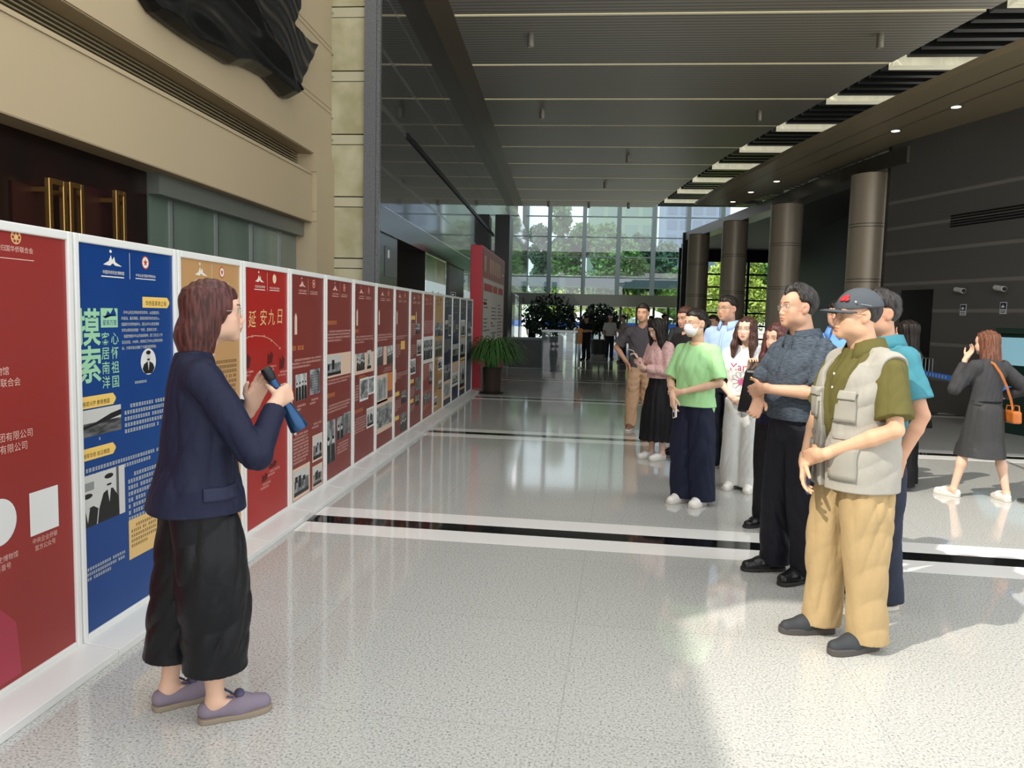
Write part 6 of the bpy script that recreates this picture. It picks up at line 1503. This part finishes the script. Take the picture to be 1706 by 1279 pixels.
# ---- the man in the heather polo
loc, h = place(1314, 958, 481)
B = make_person(loc, (-0.93, -0.36), h, 'man in a heather slate polo with folded arms and black lace shoes', build=1.07, skin='#d8a584', h=0.0036, head=(-6, -2, 0), hpos=(0, 0.045, 1.590), face=1.04,
    L=dict(e=(-0.278, 0.060, 1.120), w=(-0.020, 0.262, 1.125), d=(0.94, 0.12, -0.30), t=(0.2, 0.2, 0.95), curls=[0.55, 0.55, 0.6, 0.6]),
    R=dict(e=(0.262, 0.090, 1.10), w=(0.045, 0.240, 1.060), d=(-0.42, 0.50, -0.80), t=(-0.7, -0.7, 0.1), flip=-1, curls=[0.35, 0.45, 0.5, 0.55]), feet=((0.11, 0.06, -10), (-0.11, 0.0, 14)), neck=1.1)
eyes(B); glasses(B, '#c2bcae', 0.0009, w=0.026, hgt=0.018); hair_short(B, greyhair, line=0.062, top=0.022, sweep=0.03, seed=7, rec=0.012)
pm_ = [(z, cx, cy + 0.010, rx, ry + 0.010) for z, cx, cy, rx, ry in MALE]
o = top(B, polo, cut_hem(pm_, 0.945), reach=0.84, r=(0.064, 0.076), fold=0.007, seed=21, name='polo_shirt'); collar(B, polo, up=0.038, r=0.082, drop=0.060, open_a=0.36, zc=1.430)
v, f = patch(-0.018, 0.018, 1.22, 1.40, 8); decal(B, o, v, f, polo, 'placket', off=0.0025)
trousers(B, navytr, top_z=0.985, wide=(0.100, 0.096, 0.086, 0.082), cuff=0.045, fold=0.005, seed=22, hipw=0.170, seat=0.135, waist=(0.168, 0.128))
w_ = MB(); w_.tube([(0.166 * math.cos(a) * 1.07, 0.0 + 0.124 * math.sin(a), 0.957) for a in np.linspace(0, 2 * PI, 40)[:-1]], 0.017, 8, closed=True, flat=1.0); w_.build('belt', mat('black_belt', '#1c1d20', 0.35), B.root, smooth=True)
for s in (1, -1): shoe(B, s, shblack, solebk, L=1.06, lace=lacebk)

# ---- the man in turquoise behind the cap
loc, h = place(1443, 1003, 489)
B = make_person(loc, (-0.97, -0.22), h, 'man in a turquoise shirt standing right behind the man in the cap', build=1.06, skin='#cf9a78', h=0.005, head=(0, 0, 0),
    L=dict(e=(-0.275, -0.06, 1.08), w=(-0.25, 0.03, 0.85), d=(0.1, 0.2, -1), t=(0.2, 1, 0.1), curl=0.4), feet=((0.11, 0.10, -4), (-0.10, -0.02, 6)))
eyes(B); hair_short(B, greyhair, line=0.062, top=0.014, seed=9)
o = top(B, teal, cut_hem(pm_, 0.80), reach=0.72, r=(0.070, 0.074), fold=0.006, seed=31); collar(B, teal, up=0.048, r=0.082, drop=0.060, open_a=0.36, zc=1.430)
trousers(B, cloth('slate_jeans', '#2b3140', 0.7), top_z=0.90, wide=(0.094, 0.090, 0.080, 0.074), cuff=0.05, seed=32)
for s in (1, -1): shoe(B, s, shblack, solew, L=1.04, sole=0.026)

# ---- the woman in green with a white mask
loc, h = place(1150, 838, 518)
B = make_person(loc, (-0.70, -0.72), h, 'woman in a light green top and white face mask holding a white phone', female=True, build=1.06, skin='#dfb190', h=0.0045, head=(-14, 2, 0),
    L=dict(e=(-0.255, 0.02, 1.090), w=(0.005, 0.215, 1.000), d=(0.92, 0.12, -0.28), t=(0.2, 0.3, 0.9), curls=[0.7, 0.7, 0.7, 0.7]),
    R=dict(e=(0.235, 0.05, 1.08), w=(0.060, 0.240, 0.965), d=(-0.20, 0.20, -0.95), t=(-0.85, 0.45, 0.1), curls=[0.5, 0.6, 0.7, 0.8]), feet=((0.085, 0.03, -8), (-0.095, 0.0, 10)))
eyes(B); hair_short(B, blackhair, line=0.058, top=0.004, seed=12, back=-0.08); glasses(B, '#8f8074', 0.0009, w=0.026, hgt=0.019)
HM = B.HM; bn = MB(); bn.ball(HM @ Vector((0, -0.125, 0.0)), (0.040, 0.034, 0.040), 14, 10); bn.build('hair_bun', blackhair, B.root, smooth=True)
F = Field(tuple((HM @ Vector((0, 0.05, -0.05))) - Vector((0.12, 0.13, 0.11))), tuple((HM @ Vector((0, 0.05, -0.05))) + Vector((0.12, 0.13, 0.11))), 0.0035); F.M = HM
F.ell((0, 0.030, -0.048), (0.068, 0.076, 0.066), 0); F.ell((0, 0.072, -0.038), (0.034, 0.034, 0.034), 0.04); F.half((0, 0.020, 0), (0, -1, -0.25), 0.004); F.half((0, 0, -0.016), (0, -0.15, 1), 0.006); F.fold(0.0012, 2, 120, stretch=(0.2, 0.2, 1))
mk = F.mesh('face_mask', mat('white_mask', '#eef0f2', 0.7), B.root)
lp = MB()
for s in (1, -1): lp.tube([HM @ Vector((s * 0.062, 0.030, -0.030)), HM @ Vector((s * 0.082, -0.005, 0.020)), HM @ Vector((s * 0.084, -0.022, -0.005))], 0.0015, 5); lp.tube([HM @ Vector((s * 0.056, 0.030, -0.080)), HM @ Vector((s * 0.080, -0.012, -0.035)), HM @ Vector((s * 0.084, -0.022, -0.005))], 0.0015, 5)
lp.build('ear_loop', offwhite, mk)
fm_ = [(z, cx, cy + 0.005, rx * 1.06, ry * 1.08) for z, cx, cy, rx, ry in FEM]
o = top(B, greenm, cut_hem([(z, cx, cy, rx * (1.10 if z < 1.1 else 1.0), ry * (1.12 if z < 1.1 else 1.0)) for z, cx, cy, rx, ry in fm_], 0.875), reach=0.86, r=(0.060, 0.072), fold=0.005, seed=41, freq=18, neck=(0.085, 0.085))
pk = MB(); pk.prism([(-0.175, 0.02, 0.885), (-0.165, -0.06, 0.885), (-0.172, -0.03, 0.83)], (-0.012, 0, 0)); pk.build('hem_tie', greenm, B.root)
trousers(B, navysl, top_z=0.94, wide=(0.096, 0.104, 0.106, 0.106), cuff=0.045, fold=0.006, seed=42, hipw=0.158, deep=1.05, freq=15)
for s in (1, -1): shoe(B, s, shwhite, solew, L=0.95, sole=0.026)
phone(B, 1, 'white phone held low by the woman in green', '#efeceb', along=0.115, out=0.020)

# ---- the woman in the white tee with a flower print
loc, h = place(1232, 815, 530)
B = make_person(loc, (-0.45, -0.89), h, 'young woman in a white flower-print tee and off-white jeans', female=True, build=1.08, skin='#e6bda5', h=0.0045, head=(-6, 0, 0),
    R=dict(e=(0.250, 0.0, 1.075), w=(0.065, 0.190, 0.930), d=(-0.85, 0.2, -0.35), t=(0.1, 0.5, 0.85), curls=[0.75] * 4), L=dict(e=(-0.250, 0.0, 1.075), w=(-0.060, 0.185, 0.920), d=(0.85, 0.22, -0.35), t=(0.1, 0.5, 0.85), curls=[0.75] * 4), feet=((0.09, 0.0, -8), (-0.09, 0.02, 10)), lips='#c2665e')
eyes(B, closed=True); glasses(B, '#b5a79b', 0.0006, w=0.025, hgt=0.018); hair_long(B, brownhair, length=0.30, front=0.10, open_w=0.054, fringe=0.072, seed=14, tail=0.05)
o = top(B, whitetee, cut_hem(fm_, 0.945), reach=0.80, r=(0.062, 0.084), fold=0.005, seed=51); T = bvh(o)
vs, fs = text_mesh('Mardi', 0.105, Matrix.Identity(4), align='CENTER', spacing=1.0)
decal(B, o, [(-v.x * -1 if False else -v.x, v.y + 1.195) for v in [Vector(q) for q in vs]], fs, mat('tee_print', '#b3204f', 0.7), 'lettering', off=0.003, tree=T)
fl = MB(); V_, F_ = [], []
for k in range(11):
    a = 2 * PI * k / 11; c_, s_ = math.cos(a), math.sin(a); R_ = 0.105
    pt = [(0.02, 0), (0.06, 0.020), (0.09, 0.020), (R_, 0.0), (0.09, -0.020), (0.06, -0.020), (0.02, 0)]
    v, f = strip([(c_ * p[0] - s_ * p[1], 1.085 + s_ * p[0] + c_ * p[1]) for p in pt], 0.0028, 3); b0 = len(V_); V_ += v; F_ += [tuple(i + b0 for i in q) for q in f]
    v, f = strip([(c_ * 0.012, 1.085 + s_ * 0.012), (c_ * 0.052, 1.085 + s_ * 0.052)], (0.010, 0.001), 3); b0 = len(V_)
    fl_v = v; V2 = None
    V_ += []; F_ += []
decal(B, o, V_, F_, mat('flower_line', '#8d8288', 0.7), 'flower_outline', off=0.003, tree=T)
V_, F_ = [], []
for k in range(18):
    a = 2 * PI * k / 18; c_, s_ = math.cos(a), math.sin(a); L_ = 0.040 + 0.014 * (k % 2)
    v, f = strip([(0, 1.085), (c_ * L_, 1.085 + s_ * L_)], (0.012, 0.001), 4); b0 = len(V_); V_ += v; F_ += [tuple(i + b0 for i in q) for q in f]
decal(B, o, V_, F_, mat('flower_heart', '#d65a92', 0.7), 'flower_heart', off=0.004, tree=T)
trousers(B, whitejean, top_z=0.985, wide=(0.093, 0.094, 0.094, 0.104), cuff=0.04, fold=0.004, seed=52, hipw=0.156, waist=(0.132, 0.102))
for s in (1, -1): shoe(B, s, shwhite, solew, L=0.98, sole=0.028, lace=lacew)

# ---- man in a pale blue shirt behind the two women
loc, h = place(1202, 782, 496)
B = make_person(loc, (-0.62, -0.78), h, 'man in glasses and a pale blue shirt behind the woman in green', build=1.04, skin='#cf9c7b', h=0.005, head=(-14, 0, 0), face=1.08, L=dict(e=(-0.24, -0.03, 1.09), w=(-0.235, 0.07, 0.86), d=(0, 0.1, -1), t=(0, 1, 0.1), curl=0.5), R=dict(e=(0.24, -0.02, 1.09), w=(0.20, 0.11, 0.87), d=(-0.1, 0.15, -1), t=(-0.3, 1, 0.1), curl=0.7))
eyes(B); glasses(B, '#4a423b', 0.0009, w=0.026, hgt=0.016); hair_short(B, blackhair, line=0.060, top=0.012, seed=15)
o = top(B, lblue, cut_hem(pm_, 0.93), reach=0.8, r=(0.066, 0.068), fold=0.005, seed=61); collar(B, lblue, up=0.048, r=0.082, drop=0.060, open_a=0.36, zc=1.430)
v, f = strip([(0.0, 0.94), (0.0, 1.38)], 0.030, 16); decal(B, o, v, f, lblue, 'placket', off=0.003, thick=0.003)
trousers(B, navytr, top_z=0.98, cuff=0.04, seed=62)
for s in (1, -1): shoe(B, s, shblack, solew, sole=0.026)

# ---- young man in the charcoal tee, hand on hip
loc, h = place(1064, 716, 509)
B = make_person(loc, (-0.10, -1.0), h, 'young man in a charcoal tee and sand trousers, hand on hip', skin='#d29c78', h=0.0055, head=(-14, -3, 0),
    R=dict(e=(0.345, -0.05, 1.125), w=(0.205, 0.075, 0.945), d=(-0.55, 0.45, -0.65), t=(0.2, -0.9, -0.3), curls=[0.4] * 4), L=dict(e=(-0.255, -0.03, 1.09), w=(-0.23, 0.06, 0.86), d=(0, 0.1, -1), t=(0, 1, 0.1), curl=0.5), feet=((0.12, 0.03, -14), (-0.12, 0, 10)))
eyes(B); hair_short(B, blackhair, line=0.062, top=0.020, seed=16)
top(B, greytee, cut_hem(MALE, 0.87), reach=0.80, r=(0.070, 0.078), fold=0.006, seed=71, freq=18, neck=(0.080, 0.080))
trousers(B, khaki2, top_z=0.92, wide=(0.096, 0.096, 0.088, 0.080), cuff=0.055, fold=0.008, seed=72)
for s in (1, -1): shoe(B, s, mat('green_grey_trainer', '#5b6a5c', 0.6, noise=((40, 40, 40), 0.8, '#b0503c')), solew, sole=0.030, lace=lacew)

# ---- young woman in pink looking at her phone
loc, h = place(1092, 764, 531)
B = make_person(loc, (-0.86, -0.52), h, 'young woman in a pink blouse and long black skirt looking at her phone', female=True, skin='#e4bba3', h=0.005, head=(0, 26, 0), hpos=(0, 0.06, 1.578),
    R=dict(e=(0.215, 0.06, 1.10), w=(0.09, 0.270, 1.215), d=(-0.30, 0.62, 0.70), t=(-0.9, 0.0, 0.1), flip=1, curls=[0.5, 0.6, 0.7, 0.7]), L=dict(e=(-0.225, 0.02, 1.085), w=(0.00, 0.225, 1.115), d=(0.95, 0.2, 0.1), t=(0.0, 0.2, 0.95), curls=[0.6] * 4), feet=((0.075, 0.04, -4), (-0.08, 0.0, 8)))
eyes(B, closed=True); hair_long(B, blackhair, length=0.34, front=0.05, open_w=0.050, fringe=0.050, seed=17, tail=0.055)
o = top(B, pinkm, cut_hem(fm_, 0.99), reach=1.85, r=(0.068, 0.064), r2=0.044, fold=0.007, seed=81, freq=20, name='blouse')
v, f = strip([(0.03, 1.42), (-0.02, 1.30), (-0.05, 1.18)], 0.028, 8)
st = MB(); st.tube([(-0.100, 0.085, 1.30), (-0.100, 0.02, 1.425), (-0.105, -0.10, 1.33), (-0.13, -0.15, 1.10)], 0.012, 6, flat=0.4); st.build('shoulder_strap', blackm, B.root)
skirt(B, blackskirt, 1.03, [(0.235, 0, 0.0, 0.215, 0.200), (0.55, 0, 0, 0.195, 0.175), (0.85, 0, -0.005, 0.165, 0.135), (0.97, 0, 0, 0.135, 0.105), (1.03, 0, 0, 0.125, 0.098)], pleats=16, seed=82)
for s in (1, -1): shoe(B, s, shwhite, solew, L=0.96, low=True, sole=0.024)
phone(B, 1, 'pale pink phone in the hands of the young woman in pink', '#ead9dc', along=0.10, out=0.02)

# ---- hidden person with a dark phone, between the pink blouse and the green top
p = at_y(1146, 540, 8.6)
B = make_person((p[0], p[1]), (-0.8, -0.6), at_y(1146, 514, 8.6)[2], 'dark-haired person raising a dark phone behind the woman in green', skin='#cf9c80', h=0.006, head=(0, 8, 0),
    R=dict(e=(0.23, 0.08, 1.10), w=(0.12, 0.290, 1.290), d=(-0.25, 0.55, 0.75), t=(-0.9, 0.0, 0.1), curls=[0.6] * 4))
eyes(B); hair_short(B, brownhair, line=0.055, top=0.01, seed=18); top(B, blackm, cut_hem(MALE, 0.86), reach=0.85, seed=91); trousers(B, navytr, top_z=0.92, seed=92)
for s in (1, -1): shoe(B, s, shblack, solebk)
phone(B, 1, 'dark phone held up between the pink blouse and the green top', '#2a2422', along=0.10, out=0.02)

# ---- woman with a black handbag behind the heather polo
loc, h = place(1283, 880, 541)
B = make_person(loc, (-0.75, -0.66), h, 'woman with long reddish hair half hidden behind the man in the heather polo', female=True, skin='#dcae92', h=0.005, head=(-4, 4, 0),
    R=dict(e=(0.225, 0.06, 1.13), w=(0.10, 0.245, 1.350), d=(-0.45, 0.35, 0.75), t=(-0.7, -0.2, 0.6), curls=[0.8] * 4), L=dict(e=(-0.22, 0.05, 1.10), w=(-0.06, 0.22, 1.25), d=(0.6, 0.3, 0.7), t=(0.2, 0.2, 0.9), curls=[0.7] * 4))
eyes(B); hair_long(B, redhair, length=0.32, front=0.12, open_w=0.050, fringe=0.060, seed=19)
top(B, cloth('dark_navy_cardigan', '#20243a'), cut_hem(fm_, 0.88), reach=1.55, r=(0.062, 0.056), r2=0.048, seed=101, name='cardigan'); trousers(B, blacktr, top_z=0.93, seed=102, cuff=0.035)
for s in (1, -1): shoe(B, s, shblack, solebk, L=0.98)
pb_ = at_y(1262, 652, loc[1] - 0.22)
hb = empty('handbag', tuple(pb_), rz=math.radians(-35), label='black handbag with a gold stud in front of the white jeans', cat='handbag')
q = MB(); q.prism([(-0.13, -0.045, -0.15), (0.13, -0.045, -0.15), (0.11, -0.03, 0.15), (-0.09, -0.03, 0.15)], (0, 0.08, 0)); q.build('body', mat('black_bag_leather', '#16171a', 0.3), hb, bevel=0.02)
MB().ball((-0.03, -0.047, 0.09), (0.014, 0.008, 0.014), 12, 8).build('stud', gold, hb, smooth=True)
MB().tube([(-0.08, 0.01, 0.14), (-0.06, 0.06, 0.20), (0.0, 0.10, 0.22), (0.06, 0.06, 0.20), (0.09, 0.01, 0.14)], 0.008, 8).build('strap', mat('black_bag_leather'), hb, smooth=True)

# ---- man in a blue shirt between the polo and the cap
p = at_y(1394, 560, 7.4)
B = make_person((p[0], p[1]), (-0.55, -0.83), at_y(1394, 505, 7.4)[2], 'man in a mid-blue shirt seen between the two older men', skin='#cc9a7c', h=0.0055, head=(4, 0, 0), face=1.05)
eyes(B); hair_short(B, blackhair, line=0.050, top=0.014, seed=23)
o = top(B, bblue, cut_hem(MALE, 0.90), reach=0.8, r=(0.066, 0.068), seed=111); collar(B, bblue, up=0.048, r=0.082, drop=0.060, open_a=0.36, zc=1.430)
button_row(B, offwhite, [(0, 0.128, 1.32), (0, 0.136, 1.22)], 0.007); trousers(B, navytr, top_z=0.95, seed=112)
for s in (1, -1): shoe(B, s, shblack, solebk)

# ---- woman with long black hair behind the turquoise shirt
loc, h = place(1498, 812, 536)
B = make_person(loc, (-0.80, 0.60), h, 'woman with long black hair in black, behind the man in turquoise', female=True, skin='#d8a98c', h=0.0055,
    R=dict(e=(0.265, -0.02, 1.10), w=(0.245, 0.10, 0.90), d=(0, 0.3, -0.9), t=(-0.2, 1, 0.2), curl=0.7))
hair_long(B, blackhair, length=0.42, open_w=0.05, seed=24, tail=0.06)
eyes(B); top(B, cloth('tan_knit', '#b08d6c'), cut_hem(fm_, 0.98), reach=0.75, r=(0.062, 0.062), seed=121); trousers(B, blackm, top_z=1.04, wide=(0.098, 0.112, 0.118, 0.118), cuff=0.045, waist=(0.140, 0.110), hipw=0.166, seed=122)
for s in (1, -1): shoe(B, s, shblack, solebk, L=0.95)
pb_ = at_y(1532, 690, loc[1] - 0.05)
hb = empty('handbag', tuple(pb_), rz=math.radians(20), label='small black handbag with a gold clasp hanging behind the turquoise shirt', cat='handbag')
q = MB(); q.prism([(-0.10, -0.04, -0.13), (0.13, -0.04, -0.13), (0.10, -0.03, 0.03), (-0.07, -0.03, 0.03)], (0, 0.07, 0)); q.build('body', mat('black_bag_leather'), hb, bevel=0.015)
MB().tube([(-0.02, -0.045, -0.02), (0.0, -0.05, 0.06), (0.015, -0.045, -0.02)], 0.006, 8).build('clasp', gold, hb, smooth=True)
MB().tube([(-0.06, 0, 0.02), (-0.09, 0.03, 0.3), (-0.13, 0.05, 0.62)], 0.006, 6).build('strap', mat('brown_strap', '#5a4030', 0.5), hb)

# ---- woman walking away with an orange bag
loc, h = place(1630, 829, 553)
B = make_person(loc, (-0.28, 0.96), h, 'woman in charcoal walking away with an orange bag, a hand at her face', female=True, build=1.05, skin='#e0b497', h=0.0045, head=(28, 4, 0), hpos=(0, 0.055, 1.59),
    L=dict(e=(-0.29, 0.10, 1.125), w=(-0.150, 0.135, 1.430), d=(0.50, -0.15, 0.80), t=(0.2, 0.85, 0.3), curls=[0.45] * 4), R=dict(e=(0.400, -0.06, 1.140), w=(0.290, 0.12, 1.03), d=(-0.5, 0.8, -0.2), t=(-0.2, 0.1, 0.95), curl=0.7), feet=((0.18, -0.12, -10), (-0.23, 0.12, 24)), sh=((0.01, 0, 0.0), (0, 0, 0)))
eyes(B); hair_long(B, auburn, length=0.33, open_w=0.050, fringe=0.055, seed=25, tail=0.075, width=0.092, wave=0.006)
o = top(B, charcoal, cut_hem([(z, cx, cy, rx * 1.03, ry * 1.05) for z, cx, cy, rx, ry in FEM], 0.965), reach=1.82, r=(0.066, 0.064), r2=0.046, fold=0.007, seed=131, freq=18, name='sweater')
skirt(B, charsk, 1.04, [(0.43, 0.0, 0.03, 0.225, 0.245), (0.60, 0.0, 0.02, 0.200, 0.190), (0.80, 0, -0.005, 0.180, 0.155), (0.92, 0, -0.01, 0.165, 0.140), (1.0, 0, 0, 0.140, 0.112), (1.04, 0, 0, 0.132, 0.105)], seed=132, fold=0.009)
MB().tube([(0.150 * math.cos(a), 0.122 * math.sin(a), 1.0) for a in np.linspace(0, 2 * PI, 36)[:-1]], 0.010, 6, closed=True).build('waistband', blackm, B.root)
for s in (1, -1): shoe(B, s, shwhite, solew, sole=0.030, L=1.0, low=True, lace=lacew)
bc = Vector((0.205, -0.125, 0.870)); r = held(B, 'shoulder_bag', bc, Vector((0.25, 0.97, 0)), Vector((-0.97, 0.25, 0)), Vector((0, 0, 1)), 'small orange leather bag on the hip of the walking woman', 'bag')
om = mat('orange_leather', '#b8692a', 0.35, noise=((12, 12, 12), 0.6, '#93501e'))
q = MB(); q.prism([(-0.105, -0.045, -0.075), (0.105, -0.045, -0.075), (0.095, -0.04, 0.05), (-0.095, -0.04, 0.05)], (0, 0.09, 0)); q.build('body', om, r, bevel=0.018)
for s in (-1, 1): MB().tube([(-0.055, s * 0.035, 0.045), (-0.04, s * 0.035, 0.10), (0.04, s * 0.035, 0.10), (0.055, s * 0.035, 0.045)], 0.006, 8).build('handle', om, r, smooth=True)
MB().box(-0.085, 0.085, -0.003, 0.003, 0.05, 0.056).build('zip', gold, r)
bq = Matrix((Vector((0.25, 0.97, 0)), Vector((-0.97, 0.25, 0)), Vector((0, 0, 1)))).transposed().to_4x4(); bq.translation = bc; bq = bq.inverted()
MB().tube([bq @ Vector(q_) for q_ in ((0.195, -0.135, 0.93), (0.155, -0.145, 1.03), (0.085, -0.150, 1.17), (0.02, -0.140, 1.29), (-0.035, -0.105, 1.385), (-0.065, -0.04, 1.425), (-0.06, 0.04, 1.405))], 0.013, 8, flat=0.4).build('strap', om, r, smooth=True)

# ---- small figures at the far end of the hall
def extra_person(u, Y_, vtop, face_to, label, shirt, legs_m, seed, hat=None, pose=None, female=False, hair=None):
    p = at_y(u, vtop, Y_)
    kw = {} if pose is None else pose
    B = make_person((p[0], Y_), face_to, max(1.5, min(1.78, p[2])), label, skin='#b98a6e', h=0.010, female=female, **kw)
    (hair_long(B, blackhair, length=0.3, seed=seed) if female else hair_short(B, blackhair, line=0.06, top=0.012, seed=seed))
    top(B, shirt, cut_hem(MALE, 0.90), reach=0.85, seed=seed, name='shirt'); trousers(B, legs_m, top_z=0.95, seed=seed + 1)
    for s in (1, -1): shoe(B, s, shblack, solebk)
    if hat:
        c = B.HM @ Vector((0, 0, 0.06)); F = Field((c.x - 0.16, c.y - 0.17, c.z - 0.1), (c.x + 0.16, c.y + 0.22, c.z + 0.12), 0.007); F.M = B.HM
        F.ell((0, -0.01, 0.03), (0.095, 0.115, 0.10)); F.half((0, 0, 0.035), (0, -0.1, -1), 0.003); F.ell((0, 0.10, 0.030), (0.075, 0.075, 0.008), 0.01); F.mesh('cap', hat, B.root)
    return B
fold_pose = dict(L=dict(e=(-0.25, 0.05, 1.12), w=(0.02, 0.22, 1.15), d=(0.9, 0.1, 0), t=(0, 0.2, 1), curl=0.6), R=dict(e=(0.25, 0.05, 1.12), w=(-0.02, 0.20, 1.10), d=(-0.9, 0.1, 0), t=(0, 0.2, 1), curl=0.6))
extra_person(978, 27.5, 526, (-0.5, -0.85), 'person in black with folded arms standing right of the glass counter', blackm, blackm, 201, hat=blackm, pose=fold_pose)
extra_person(1017, 28.5, 525, (0.2, -1), 'person in a white cap and pale shirt near the dark shrub', whiteshirt, navytr, 203, hat=mat('white_cap', '#d8d8d6', 0.7))
extra_person(1040, 26.5, 526, (-0.9, -0.3), 'person in a beige shirt behind the young man in charcoal', beige, navytr, 205, pose=fold_pose)
extra_person(887, 33.0, 523, (0.3, -1), 'dark figure behind the low counter, next to the black wall', blackm, blackm, 207)
extra_person(1136, 15.5, 523, (0.4, 0.9), 'person in a grey shirt behind the young woman in pink', greym, navytr, 209)
extra_person(1086, 30.0, 527, (-1, 0), 'dark figure whose head shows left of the pink blouse, by the far doors', blackm, blackm, 211)
extra_person(1106, 29.0, 524, (1, -0.2), 'dark figure whose head shows above the young woman in pink', blackm, blackm, 213)
extra_person(1190, 12.5, 527, (-0.6, -0.8), 'person whose head shows between the green top and the pale blue shirt', whiteshirt, navytr, 215)
